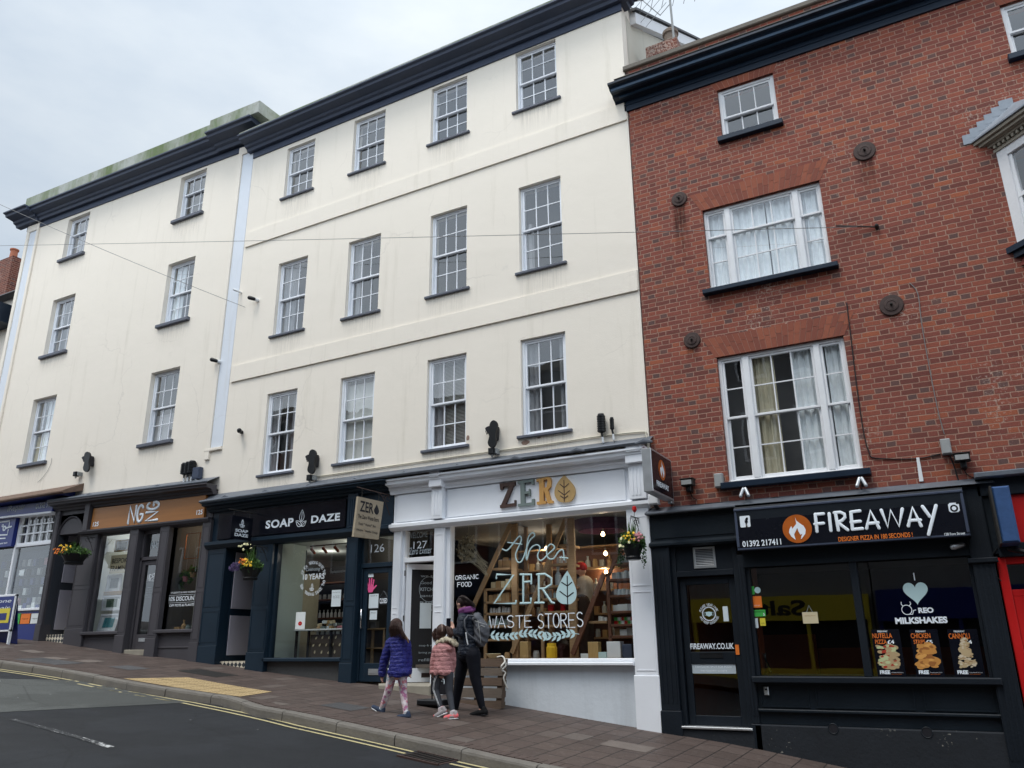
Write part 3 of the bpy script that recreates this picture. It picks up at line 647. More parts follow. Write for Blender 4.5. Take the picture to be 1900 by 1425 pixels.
# ---------------------------------------------------------------- building parts
def wall(parent, x0, x1, z0, z1, holes, mat, y0=0.0, th=.30, sides=6.5, zr=None, name='wall', sl=0.0, back=True):
    """front wall with real openings, reveals, side and back walls and a roof slab, as one mesh"""
    xs = sorted({x0, x1, *[h[0] for h in holes], *[h[1] for h in holes]}); zs = sorted({z0, z1, *[h[2] for h in holes], *[h[3] for h in holes]})
    mb = MB(); 
    def inside(x, z): return any(h[0] < x < h[1] and h[2] < z < h[3] for h in holes)
    for i in range(len(xs)-1):
        for j in range(len(zs)-1):
            a, b, c, d = xs[i], xs[i+1], zs[j], zs[j+1]
            if inside((a+b)/2, (c+d)/2): continue
            mb.quad((a,y0,c),(b,y0,c),(b,y0,d),(a,y0,d)); mb.quad((b,y0+th,c),(a,y0+th,c),(a,y0+th,d),(b,y0+th,d))
    for h in holes:
        a, b, c, d = h[:4]; y1 = y0+th
        mb.quad((a,y0,c),(a,y0,d),(a,y1,d),(a,y1,c)); mb.quad((b,y0,d),(b,y0,c),(b,y1,c),(b,y1,d)); mb.quad((a,y0,d),(b,y0,d),(b,y1,d),(a,y1,d)); mb.quad((b,y0,c),(a,y0,c),(a,y1,c),(b,y1,c))
    if back:
        zb = z0-4.5
        mb.quad((x0,y0,z0),(x0,y0,z1),(x0,sides,z1),(x0,sides,z0)); mb.quad((x1,y0,z1),(x1,y0,z0),(x1,sides,z0),(x1,sides,z1))
        mb.quad((x1,sides,zb),(x0,sides,zb),(x0,sides,z1),(x1,sides,z1)); mb.quad((x0,y0,z1),(x1,y0,z1),(x1,sides,z1),(x0,sides,z1))
        mb.quad((x0,.2,zb),(x0,.2,z0),(x0,sides,z0),(x0,sides,zb)); mb.quad((x1,.2,z0),(x1,.2,zb),(x1,sides,zb),(x1,sides,z0))
    mb.quad((x0,y0,z0),(x0,y0+th,z0),(x1,y0+th,z0),(x1,y0,z0))
    return mb.build(name, mat, parent)
def bars(mb, x0, x1, z0, z1, y, cols, rows, w=.017, d=.03, rail=.036, bot=None, top=None):
    """one sash: stiles, rails, glazing bars"""
    bot = bot or rail; top = top or rail
    mb.bev(x0, x0+rail, y, y+d+.01, z0, z1, .004); mb.bev(x1-rail, x1, y, y+d+.01, z0, z1, .004)
    mb.bev(x0+rail, x1-rail, y+.001, y+d+.01, z1-top, z1, .004); mb.bev(x0+rail, x1-rail, y+.001, y+d+.01, z0, z0+bot, .004)
    ix0, ix1, iz0, iz1 = x0+rail, x1-rail, z0+bot, z1-top
    for i in range(1, cols):
        x = ix0+(ix1-ix0)*i/cols; mb.box(x-w/2, x+w/2, y+.004, y+d, iz0, iz1)
    for j in range(1, rows):
        z = iz0+(iz1-iz0)*j/rows; mb.box(ix0, ix1, y+.006, y+d-.002, z-w/2, z+w/2)
def sash(parent, x0, x1, z0, z1, cols=3, up=2, low=2, fr=.5, rec=.09, frame=.055, mat='white', glass='glass', label=None, back=None, sill='sillgrey', sillp=.07, sillh=.055, ext=.06, mb=None, finish=True):
    own = mb is None
    if own: mb = MB()
    y = rec; zm = z1-(z1-z0)*fr
    mb.bev(x0+.002, x0+frame, y, y+.10, z0, z1, .005); mb.bev(x1-frame, x1-.002, y, y+.10, z0, z1, .005)
    mb.bev(x0+frame, x1-frame, y+.001, y+.10, z1-frame*.9, z1-.002, .005); mb.box(x0+frame, x1-frame, y+.002, y+.12, z0, z0+.03)
    a, b = x0+frame, x1-frame
    bars(mb, a, b, zm-.02, z1-frame*.9, y+.018, cols, up); bars(mb, a, b, z0+.03, zm+.02, y+.062, cols, low, bot=.06)
    g = [(a+.03, b-.03, zm, z1-frame, y+.035), (a+.03, b-.03, z0+.08, zm, y+.080)]
    if not own: return g
    return finish_window(parent, mb, g, x0, x1, z0, z1, y, mat, glass, label, back, sill, sillp, sillh, ext)
def finish_window(parent, mb, g, x0, x1, z0, z1, y, mat, glass, label, back, sill, sillp, sillh, ext):
    o = mb.build('window', M[mat], parent, label=label)
    gm = MB()
    for a, b, c, d, yy in g: gm.quad((a,yy,c),(b,yy,c),(b,yy,d),(a,yy,d))
    gm.build('glass', M[glass], o)
    if sill:
        s_ = MB(); s_.bev(x0-ext, x1+ext, -sillp, y+.02, z0-sillh, z0+.004, .008); s_.build('sill', M[sill], o)
    if mat == 'white':
        c_ = MB(); L_ = .45+.35*((x0*7.3+z0*3.1) % 1.0); c_.quad((x0-ext,-.003,z0-sillh-L_),(x1+ext,-.003,z0-sillh-L_),(x1+ext,-.003,z0-sillh),(x0-ext,-.003,z0-sillh)); c_.build('rain_streak', M['rainstreak'], parent)
    for bk in (back or []):
        kind, bx0, bx1, bz0, bz1, mt = bk; X0 = x0+(x1-x0)*bx0; X1 = x0+(x1-x0)*bx1; Z0 = z0+(z1-z0)*bz0; Z1 = z0+(z1-z0)*bz1; yy = y+.13
        c_ = MB()
        if kind == 'curtain':
            n = max(8, int((X1-X0)/.012)); rn = random.Random(int((x0+z0)*100)); ph = rn.uniform(0, 6); vs = []
            for i in range(n+1):
                q = X0+(X1-X0)*i/n; dd = .025*math.sin(q*52+ph)+.012*math.sin(q*131+ph*2)
                vs += [(q+rn.uniform(-.002,.002), yy+dd*1.2, Z0), (q, yy+dd*.7, Z1)]
            c_.add(vs, [(2*i,2*i+2,2*i+3,2*i+1) for i in range(n)]); c_.smooth = True; c_.build('curtain', M[mt], o)
        elif kind == 'blind':
            z = Z0
            while z < Z1:
                c_.add([(X0,yy-.012,z),(X1,yy-.012,z),(X1,yy+.012,z+.017),(X0,yy+.012,z+.017)], [(0,1,2,3)]); z += .026
            c_.build('slatted_blind', M[mt], o)
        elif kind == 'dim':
            c_.box(X0, X1, yy+.32, yy+.33, Z0, Z1); c_.build('dim_backing', M[mt], o)  # plain sheet added behind the panes to lift their black gaps
        elif kind == 'sheet':
            c_.box(X0, X1, yy, yy+.004, Z0, Z1); c_.build('roller_blind', M[mt], o)
    return o
def geom(TL, TR, SL, SR, ys=-.07, sillh=.055, ext=.06):
    a, b = F(*TL), F(*TR); c, d = F(*SL, ys), F(*SR, ys)
    x0 = a[0]; x1 = b[0]
    return x0, x1, (c[1]+d[1])/2+sillh, (a[1]+b[1])/2
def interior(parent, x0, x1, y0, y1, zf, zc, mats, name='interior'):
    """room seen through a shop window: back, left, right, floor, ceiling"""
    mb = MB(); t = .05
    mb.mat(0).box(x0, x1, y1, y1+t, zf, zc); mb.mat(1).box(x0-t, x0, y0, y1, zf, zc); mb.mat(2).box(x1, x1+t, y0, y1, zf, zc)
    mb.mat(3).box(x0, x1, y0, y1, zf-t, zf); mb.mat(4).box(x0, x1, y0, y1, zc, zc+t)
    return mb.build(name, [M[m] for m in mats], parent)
def pane(parent, x0, x1, z0, z1, y, name='glass', mat='shopglass', label=None):
    mb = MB(); mb.quad((x0,y,z0),(x1,y,z0),(x1,y,z1),(x0,y,z1)); return mb.build(name, M[mat], parent, label=label)
def bricks_arch(parent, x0, x1, z0, z1, splay, y=-.006, n=None, label=None):
    """flat arch of fanned voussoirs"""
    mb = MB(); n = n or int((x1-x0)/.075); xc = (x0+x1)/2
    for i in range(n):
        a, b = i/n, (i+1)/n; g = .0035
        xb0, xb1 = x0+(x1-x0)*a+g, x0+(x1-x0)*b-g; xt0, xt1 = x0-splay+(x1-x0+2*splay)*a+g, x0-splay+(x1-x0+2*splay)*b-g
        if (z1-z0) > .25:
            k = .45 if i % 2 else .62; m0 = xb0+(xt0-xb0)*k; m1 = xb1+(xt1-xb1)*k; zm = z0+(z1-z0)*k
            mb.prism([(xb0,z0),(xb1,z0),(m1,zm-g),(m0,zm-g)], y, y+.03); mb.prism([(m0,zm+g),(m1,zm+g),(xt1,z1),(xt0,z1)], y, y+.03)
        else: mb.prism([(xb0,z0),(xb1,z0),(xt1,z1),(xt0,z1)], y, y+.03)
    o = mb.build('brick_arch', M['arch'], parent)
    m2 = MB(); m2.prism([(x0,z0+.002),(x1,z0+.002),(x1+splay,z1-.002),(x0-splay,z1-.002)], y+.004, y+.02); m2.build('mortar', M['mortar'], o)
    return o
def pilaster(P_, pxl, pxr, zt, x0=None, x1=None, y=-.13, yb=.1, base=.35, gtop=None, mid=None):
    """panelled shopfront pilaster with plinth; x0,x1 world"""
    mb = MB(); parent, matk = P_; xm = (x0+x1)/2; zb = PV(xm, -.1)-.1; zp = PV(xm, -.1)+base
    mb.bev(x0, x1, y, yb, zp, zt, .008); mb.bev(x0-.012, x1+.012, y-.02, yb, zb, zp, .008)
    w = x1-x0
    if w > .14:
        k = .03; m = mid if mid else zp+(zt-zp)*.42
        for a, b in ((zp+.06, m-.04), (m+.04, zt-.12)):
            mb.box(x0+k, x1-k, y-.006, y, a, a+.012); mb.box(x0+k, x1-k, y-.006, y, b-.012, b)
            mb.box(x0+k, x0+k+.012, y-.006, y, a+.012, b-.012); mb.box(x1-k-.012, x1-k, y-.006, y, a+.012, b-.012)
    return mb.build('shop_pilaster', M[matk], parent)
CORN = lambda y, z, d, h: [(y, z), (y-d*.25, z), (y-d*.30, z+h*.22), (y-d*.42, z+h*.30), (y-d*.46, z+h*.50), (y-d*.85, z+h*.62), (y-d*.88, z+h*.82), (y-d, z+h*.88), (y-d, z+h), (y, z+h)]
# ================================================================ BUILDING A (left): cream, two columns of sashes, blue computer repair shop and grey framing shop below
A = empty('cream_building', (-17.8, 0, G(-17.8)), 'leftmost tall cream rendered building with pale blue corner pilasters and mossy parapet', 'building')
WA = {}
for k_, q in {'t1': ((128,407.4),(168,392.3),(105.8,485.4),(157,469.6)), 't2': ((336.4,330.7),(384.4,311),(315.9,414.7),(377.4,392.6)),
             'm1': ((99.2,557.3),(140.8,544),(69.9,666.7),(123.2,651.2)), 'm2': ((312.7,490.5),(363.2,474.7),(287.5,609.3),(350,590.7)),
             'b1': ((62.7,741.3),(105.9,732),(28.8,868.8),(85.9,858)), 'b2': ((281.3,692),(334.7,679.5),(254.7,830.7),(320.5,818.7))}.items():
    WA[k_] = geom(*q, ys=-.07, sillh=.07, ext=.07)
wall(A, -22.35, -13.2, 3.2, 12.3, [WA[k_] for k_ in WA], M['cream'])
kw = dict(rec=.11, frame=.05, sillh=.075, ext=.08, sillp=.08)
sash(A, *WA['t1'], up=1, low=2, fr=.38, back=[('sheet', .1, .45, 0, .6, 'curtaingrey')], label='top floor left sash window', **kw)
sash(A, *WA['t2'], up=1, low=2, fr=.38, label='top floor right sash window', **kw)
sash(A, *WA['m1'], back=[('curtain', .05, .3, 0, 1, 'curtaingrey')], label='second floor left sash window', **kw)
sash(A, *WA['m2'], back=[('curtain', .05, .42, 0, 1, 'curtain')], label='second floor right sash window with white curtain', **kw)
sash(A, *WA['b1'], back=[('curtain', .35, .98, .05, 1, 'curtain'), ('sheet', .05, .4, 0, .45, 'curtaincream')], label='first floor left sash window with net curtain', **kw)
sash(A, *WA['b2'], back=[('sheet', .05, .95, 0, .42, 'curtaingrey')], label='first floor right sash window', **kw)
mb = MB()
for a, b, l in ((-22.22, -21.84, 'left'), (-13.59, -13.21, 'right')):
    zt = 11.68 if l == 'left' else 11.42; zb = 3.3 if l == 'left' else 4.12
    m_ = MB(); m_.bev(a+.03, b-.0, -.012, .02, zb, zt, .004); m_.build('pilaster_panel', M['bluewhite'], A)
    mb = MB(); mb.bev(a-.10, a+.028, -.045, .02, zb-.25, zt+.22, .006)
    if l == 'left': mb.bev(b+.002, b+.10, -.045, .02, zb-.25, zt+.22, .006)
    mb.bev(a+.028, b, -.045, .02, zt, zt+.21, .006)
    if l == 'right': mb.bev(a-.12, b-.01, -.05, .02, zb-.07, zb-.015, .006)
    mb.build('pilaster', M['cream'], A)
mb = MB(); sA = -.026; zc = lambda x: 11.91+sA*(x+22.35)
P0 = CORN(0, 0, .46, .30)
mb.sweepx([(y, z+zc(-22.0)) for y, z in P0], -22.0, -13.2, sA)
mb.sweepx([(y, z+zc(-22.75)) for y, z in CORN(0, 0, .58, .305)], -22.75, -21.70, sA); mb.sweepx([(y, z+zc(-14.35)) for y, z in CORN(0, 0, .58, .305)], -14.35, -12.85, sA)
mb.box(-22.37, -13.2, -.03, .01, zc(-22.37)-.16, zc(-22.37)+.01, sA)
mb.build('cornice', M['slateblue'], A)
mb = MB(); mb.bev(-21.95, -12.95, -.43, .9, zc(-21.95)+.305, zc(-21.95)+.63, .012, sA); o = mb.build('parapet', M['lichen'], A)
mb = MB(); mb.bev(-14.25, -12.60, -.54, .95, zc(-14.25)+.31, zc(-14.25)+.634, .012, sA); mb.build('parapet', M['lichen'], A)
# --- grey framing shop
NG = M['ngpaint']
mb = MB(); mb.sweepx([(y, z+3.17) for y, z in CORN(-.06, 0, .30, .20)], -18.5, -13.18, -.018); mb.box(-18.45, -13.2, -.07, .3, 2.62, 3.25, -.018)
mb.box(-18.4, -17.15, -.075, .1, 3.06, 3.2); 
mb.build('shop_cornice', NG, A, label='dark grey cornice over the framing shop')
mb = MB(); mb.tube([(-18.5, -.33, 3.40), (-13.2, -.33, 3.31)], .03, 8); 
for i in range(4): 
    x = -17.0+i*1.15; mb.tube([(x-.12, -.32, 3.415-.018*(x+18.5)), (x, -.31, 3.445-.018*(x+18.5)), (x+.12, -.32, 3.415-.018*(x+18.5))], [.02,.035,.02], 7)
mb.add([(-18.5,-.34,3.39),(-13.2,-.34,3.30),(-13.2,.0,3.47),(-18.5,.0,3.56)], [(0,1,2,3)]); mb.build('lead_flashing', M['lead'], A)
mb = MB(); mb.bev(-17.06, -13.40, -.13, -.06, 2.64, 3.12, .004, -.012); fb = mb.build('fascia_board', M['ply'], A, label='orange stained wooden fascia of the framing shop')
def nglogo(parent, x0, x1, z0, z1, y, r, face_gap=.06):
    m_ = MB(); w_ = (x1-x0); h = z1-z0
    stroke_word(m_, 'NG', x0, x0+w_*.50, z0, z0+h*.88, y, r, gap=.28, sq=.35)
    # second NG turned a quarter left
    sub = MB(); stroke_word(sub, 'NG', 0, h, 0, w_*.40, 0, r, gap=.28, sq=1)
    c0 = len(m_.v)
    vs = [(x0+w_-v[2], y+v[1]*.35, z0+v[0]) for v in sub.v]; m_.add(vs, sub.f); m_.smooth = True
    return m_.build('lettering', M['vinyl'], parent)
nglogo(fb, -15.76, -14.82, 2.68, 3.09, -.134, .034)
text('125', -16.98, -16.78, 2.70, 2.80, -.134, M['vinyl'], fb, bold=.02); text('125', -13.62, -13.44, 2.68, 2.78, -.134, M['vinyl'], fb, bold=.02)
mb = MB(); mb.sweepx([(-.06, 2.52), (-.16, 2.55), (-.19, 2.60), (-.19, 2.63), (-.06, 2.64)], -17.4, -13.2, -.008); mb.build('fascia_moulding', NG, A)
# pilasters and frames
mb = MB()
for a, b in ((-18.47, -18.29), (-15.66, -15.38), (-14.68, -14.40), (-13.40, -13.16)): pilaster((A, 'ngpaint'), 0, 0, 2.55 if a > -18 else 3.2, a, b)
pilaster((A, 'ngpaint'), 0, 0, 2.6, -17.44, -16.82, y=-.09)
mb.box(-17.26, -17.10, -.2, .0, 2.62, 3.42)
mb.build('console_bracket', NG, A)
for (a, b) in ((-16.74, -15.66), (-14.40, -13.40)):
    mb = MB(); z0, z1 = .42, 2.52; mb.bev(a-.06, a+.0, -.02, .09, z0, z1+.02, .005); mb.bev(b, b+.04, -.02, .09, z0, z1, .005); mb.bev(a-.06, b+.04, -.03, .09, z1-.03, z1+.06, .005)
    mb.bev(a-.1, b+.06, -.14, .1, z0-.07, z0, .012); mb.bev(a-.06, b+.04, -.05, .1, PV(a, -.1)-.15, z0-.07, .006)
    mb.bev(a+.0, b, -.065, -.05, PV(a, 0)+.16, PV(a, 0)+.19, .004)
    mb.build('shop_window_frame', NG, A)
wl = pane(A, -16.74, -15.66, .42, 2.52, .03, 'shop_window', label='left window of the framing shop, with pictures on display')
wr = pane(A, -14.40, -13.40, .42, 2.50, .03, 'shop_window', label='right window of the framing shop, with hanging plants')
text('10% DISCOUNT', -14.33, -13.52, .98, 1.07, .022, M['vinyl'], wr, bold=.012); text('STUDENTS & NHS WORKERS', -14.30, -13.52, 1.13, 1.165, .022, M['vinyl'], wr); text('OFF POTS & PLANTS', -14.30, -13.56, .87, .92, .022, M['vinyl'], wr, bold=.012)
mb = MB(); mb.box(-14.34, -13.5, .021, .024, 1.095, 1.10); mb.box(-14.34, -13.5, .021, .024, .945, .95); mb.build('lettering', M['vinyl'], wr)
d = MB(); zb = PV(-15, 0)+.10
d.bev(-15.38, -15.32, .0, .12, zb-.05, 2.5, .005); d.bev(-14.74, -14.68, .0, .12, zb-.05, 2.5, .005); d.bev(-15.38, -14.68, .0, .12, 1.86, 1.93, .005); d.bev(-15.38, -14.68, -.0, .12, 2.42, 2.52, .005)
dr = d.build('door_frame', NG, A)
d = MB()
for a, b, c, e in ((-15.31, -15.22, zb, 1.85), (-14.83, -14.75, zb, 1.85), (-15.22, -14.83, 1.76, 1.85), (-15.22, -14.83, zb, .34)): d.bev(a, b, .03, .08, c, e, .005)
dr = d.build('shop_door', NG, A, label='glazed grey door of the framing shop')
pane(dr, -15.22, -14.83, .34, 1.76, .055); pane(A, -15.32, -14.74, 1.93, 2.42, .05, 'transom_glass')
d = MB(); d.box(-15.12, -14.92, .022, .03, .20, .27); d.build('letterbox', M['alu'], dr); nglogo(dr, -15.12, -14.90, 1.42, 1.58, .05, .008); 
for i in range(5): text('frames prints plants'[i*3:i*3+9], -15.10, -14.92, 1.28-i*.05, 1.30-i*.05, .05, M['faint'], dr)
nglogo(wl, -15.9, -15.88, .5, .51, .02, .001) if False else None
text('NG', -15.15, -14.85, 2.10, 2.26, .045, M['faint'], A, bold=.01)
mb = MB(); mb.bev(-15.4, -14.66, -.1, .2, zb-.12, zb-.005, .01); mb.build('door_step', M['stone'], A)
# arched porch
mb = MB(); cx, rad, sp = -17.86, .42, 2.55
arcp = [(cx+rad*math.cos(R_(a)), sp+rad*math.sin(R_(a))) for a in range(0, 181, 9)]
z_t = 3.2
for i in range(len(arcp)-1):
    (xa, za), (xb, zb_) = arcp[i], arcp[i+1]; mb.prism([(xa, za), (xa, z_t), (xb, z_t), (xb, zb_)], -.07, .12)
mb.box(-18.29, cx-rad, -.07, .12, PV(-18.3, 0), z_t); mb.box(cx+rad, -17.26, -.07, .12, 2.5, z_t)
o = mb.build('porch_arch', M['ngdark'], A)
m2 = MB(); m2.tube([(x, -.08, z) for x, z in [(cx+rad+.03, 1.2)]+[(cx+(rad+.03)*math.cos(R_(a)), sp+(rad+.03)*math.sin(R_(a))) for a in range(0, 181, 9)]+[(cx-rad-.03, .4)]], .022, 6); m2.build('arch_moulding', M['ngpaint'], A)
mb = MB(); mb.box(-18.29, -18.27, .12, 1.25, PV(-18, 0)+.05, 3.0); mb.build('porch_lining', M['ngdark'], A)
mb = MB(); mb.bev(-18.268, -18.25, .16, .92, 1.55, 2.38, .004); mb.bev(-18.268, -18.25, .16, .92, .50, 1.38, .004); mb.bev(-18.268, -18.25, .16, .8, 2.48, 2.9, .004); mb.build('porch_panel', M['lilac'], A)
mb = MB(); mb.box(-17.45, -17.43, .12, 1.25, PV(-18, 0), 3.0); mb.box(-18.27, -17.45, .1, 1.25, 3.0, 3.02); mb.bev(-18.27, -17.45, 1.2, 1.25, PV(-18, 0)+.36, 3.0, .005)
for a in (.6, 1.6): mb.bev(-18.15, -17.57, 1.18, 1.2, a, a+.8, .01)
mb.build('entrance_door', M['ngdark'], A, label='dark door deep inside the arched porch')
mb = MB(); zz = PV(-17.9, 0); mb.box(-18.27, -17.44, .02, .42, zz-.05, zz+.16); mb.box(-18.27, -17.44, .42, 1.25, zz-.05, zz+.33); mb.build('tiled_step', M['checktile'], A)
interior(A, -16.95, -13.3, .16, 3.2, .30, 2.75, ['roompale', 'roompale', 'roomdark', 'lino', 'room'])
mb = MB(); mb.box(-15.52, -15.50, .16, 1.3, .3, 2.7); mb.box(-14.52, -14.5, .16, .8, .3, 2.7); mb.box(-14.5, -13.4, 1.6, 1.62, .3, 2.7); mb.build('partition', M['roomdark'], A)
# --- blue computer repair shop
B1 = M['royal']
mb = MB(); mb.bev(-22.35, -18.5, -.20, .05, 3.25, 3.50, .006, -.02); fb = mb.build('fascia_board', B1, A, label='royal blue fascia of the computer repair shop')
text('iRepair', -20.33, -19.62, 3.28, 3.46, -.204, M['faint'], fb, bold=.01); text('01392 34', -19.17, -18.62, 3.28, 3.41, -.204, M['faint'], fb, bold=.02)
mb = MB(); mb.box(-22.35, -18.5, -.23, .05, 3.21, 3.248, -.02); mb.bev(-20.04, -19.98, -.03, .06, 2.50, 3.22, .004); mb.bev(-20.04, -18.52, -.04, .06, 2.44, 2.50, .004)
bars(mb, -20.0, -18.52, 2.50, 3.20, -.02, 5, 3, w=.035, rail=.04); mb.bev(-20.06, -19.99, -.04, .06, .9, 2.44, .004); mb.bev(-19.99, -18.50, -.10, .08, .93, .985, .008); mb.bev(-22.3, -20.06, -.1, .08, .93, .985, .008)
mb.build('shop_window_frame', M['white'], A, label='white small paned window frame of the computer repair shop')
pane(A, -22.3, -20.06, .985, 2.44, .03, 'shop_window', label='far left window of the blue shop'); pane(A, -19.99, -18.52, .985, 2.44, .03, 'shop_window', label='right window of the blue shop'); pane(A, -22.3, -18.52, 2.5, 3.2, .04, 'transom_glass')
mb = MB(); mb.bev(-20.95, -20.05, -.12, -.02, 2.47, 3.21, .005); sg = mb.build('shop_sign', B1, A, label='square blue sign with a white computer emblem')
m2 = MB(); rr = [(-20.72,2.78),(-20.72,3.10),(-20.28,3.10),(-20.28,2.98)]; m2.tube([(x,-.125,z) for x,z in rr], .018, 6, .3); m2.tube([(x,-.125,z) for x,z in [(-20.28,2.88),(-20.28,2.76),(-20.72,2.78)]], .018, 6, .3); m2.tube([(-20.66,-.125,2.69),(-20.34,-.125,2.68)], .016, 6, .3)
m2.ring(-20.46,-.125,2.93,.03,.07); m2.ring(-20.55,-.125,3.0,.015,.04); m2.tube([(-20.4,-.125,2.93),(-20.18,-.125,2.95)], .025, 6, .3); m2.build('emblem', M['vinyl'], sg)
text('we fix your tech', -20.75, -20.22, 2.53, 2.59, -.125, M['vinyl'], sg, bold=.02)
mb = MB(); mb.bev(-22.3, -18.5, -.06, .1, PV(-20, 0)-.25, .93, .006, 0); mb.build('stall_riser', B1, A)
mb = MB(); mb.box(-22.35, -18.5, .05, .28, 3.2, 3.6)
mb.prismx([(-.50,3.52),(-.46,3.49),(.0,3.62),(.0,3.80),(-.50,3.55)], -22.5, -17.75); mb.build('shop_canopy_roof', M['mosstile'], A)
mb = MB(); mb.sweepx([(-.20,3.49),(-.44,3.50),(-.44,3.53),(-.02,3.66),(-.02,3.49)], -22.45, -18.0); mb.build('canopy_soffit', M['royal'], A)
interior(A, -22.3, -18.5, .16, 3.2, .85, 3.2, ['roomdark', 'roomdark', 'roompale', 'lino', 'room'])
mb = MB(); mb.box(-22.3, -18.5, .08, .6, .9, .98); mb.build('window_shelf', M['cardwhite'], A); mb = MB(); mb.box(-22.2, -18.6, .95, 1.0, .98, 2.5); mb.build('display_backboard', M['slateblue'], A)

# ================================================================ BUILDING B (middle)
Bd = empty('cream_building', (-8.5, 0, G(-8.5)), 'large cream rendered building with twelve white sash windows beside the brick one', 'building')
WB_ = {}
for k_, q in {'t1': ((534,277.2),(585.6,255.4),(519.6,371.5),(583.2,348.2)), 't2': ((657.8,225),(715.8,202.4),(646,325.8),(716.7,299.6)), 't3': ((801,167.7),(867,138),(791.8,272.2),(871.4,242.7)), 't4': ((956.3,102.2),(1030.5,70.2),(950.4,212.9),(1041,177.5)),
   'm1': ((517.8,489.4),(571.7,473.5),(499.8,627.4),(565,610.5)), 'm2': ((647.5,451),(707.3,430.8),(632.7,595),(705.8,575.8)), 'm3': ((799.4,401.5),(866.7,379.6),(789.5,555.4),(871,533)), 'm4': ((962,350),(1039.6,323.8),(957,511.6),(1051,486)),
   'b1': ((496.5,731.5),(552.4,719.4),(474,887.4),(543.6,875.2)), 'b2': ((632.4,702),(696,688.9),(614.7,866.4),(692.8,852.7)), 'b3': ((793.3,669),(865.6,653),(781.6,842.7),(870.5,825.5)), 'b4': ((965.6,632),(1048.6,613),(961.2,814.4),(1062,799))}.items():
    WB_[k_] = geom(*q, ys=-.05, sillh=.045, ext=.07)
wall(Bd, -13.2, -3.82, 2.8, 11.9, [WB_[k_] for k_ in WB_], M['cream'])
kw = dict(rec=.055, frame=.05, sillh=.045, ext=.075, sillp=.055)
kt = dict(kw, frame=.035, rec=.075)
cg = 'curtaingrey'
for k_, bk, lb in (('t1', None, 'leftmost'), ('t2', None, 'second from left'), ('t3', None, 'third from left'), ('t4', None, 'rightmost')):
    sash(Bd, *WB_[k_], back=bk, label='top floor %s sash window' % lb, **kt)
for k_, bk, lb in (('m1', [('curtain', .05, .5, 0, 1, cg)], 'leftmost'), ('m2', [('curtain', .05, .25, 0, 1, cg)], 'second from left'), ('m3', None, 'third from left'), ('m4', [('blind', .05, .95, .55, 1, cg), ('curtain', .05, .22, 0, .6, cg)], 'rightmost')):
    sash(Bd, *WB_[k_], back=bk, label='second floor %s sash window' % lb, **kt)
for k_, bk, lb in (('b1', [('dim', .0, 1.0, 0, 1, 'room'), ('curtain', .05, .3, 0, 1, cg), ('sheet', .7, .95, 0, 1, 'curtaingrey')], 'leftmost, curtains drawn back'), ('b2', [('sheet', .03, .97, 0, .93, 'blind')], 'second from left, pale roller blind down'),
                   ('b3', [('dim', .0, 1.0, 0, 1, 'room'), ('blind', .34, .97, 0, 1, 'blind'), ('curtain', .03, .34, 0, 1, cg)], 'third from left, slatted blind down'), ('b4', [('dim', .0, 1.0, 0, 1, 'roomdark'), ('curtain', .03, .3, 0, 1, cg), ('curtain', .75, .95, 0, 1, cg)], 'rightmost, dark curtains')):
    sash(Bd, *WB_[k_], back=bk, label='first floor sash window, %s' % lb, **kw)
mb = MB()
for za, zb_ in ((8.80, 9.17), (5.53, 5.90)):
    s_ = .008 if za > 8 else .003
    mb.sweepx([(.01, za), (-.035, za), (-.035, zb_-.006), (-.004, zb_), (.01, zb_)], -13.15, -3.83, s_)
mb.build('string_course', M['cream'], Bd)
mb = MB(); mb.sweepx([(y, z+11.36) for y, z in CORN(0, 0, .46, .27)], -13.32, -3.37, .009)
mb.box(-13.2, -3.80, -.03, .01, 11.20, 11.37, .009)
prof = CORN(0, 0, .46, .27); vs = []
n_ = len(prof)
for yy in (-.0, .22): vs += [(-3.82-(y), yy, 11.45+z) for y, z in prof]
mb.add(vs, [tuple(range(n_)), tuple(range(2*n_-1, n_-1, -1))]+[(i, n_+i, n_+(i+1)%n_, (i+1)%n_) for i in range(n_)])
mb.build('cornice', M['slateblue'], Bd)
mb = MB(); mb.bev(-13.3, -3.5, -.44, .3, 11.635, 11.69, .01, .009); mb.build('gutter_coping', M['lichen'], Bd)
mb = MB(); mb.quad((-3.815,.25,9.5),(-3.815,6.4,9.5),(-3.815,6.4,15.0),(-3.815,.56,11.4),(-3.815,.25,11.4)); mb.quad((-13.1,.3,11.75),(-3.85,.3,11.75),(-3.85,6.4,15.5),(-13.1,6.4,15.5)); 
mb.build('gable_wall', M['cream_old'], Bd)
mb = MB(); mb.add([(-3.70,.5,11.36),(-3.70,6.4,15.15),(-3.70,6.4,15.45),(-3.70,.5,11.62),(-3.84,.5,11.36),(-3.84,6.4,15.15),(-3.84,6.4,15.45),(-3.84,.5,11.62)], [(0,1,2,3),(7,6,5,4),(4,5,1,0),(3,2,6,7),(0,3,7,4)]); mb.build('bargeboard', M['oldwhite'], Bd)
mb = MB(); mb.add([(-3.66,.45,11.63),(-3.66,6.4,15.47),(-13,6.4,15.47),(-13,.45,11.63),(-3.66,.45,11.69),(-3.66,6.4,15.53),(-13,6.4,15.53),(-13,.45,11.69)], [(0,1,5,4),(4,5,6,7),(3,0,4,7)]); mb.build('roof', M['slate'], Bd)
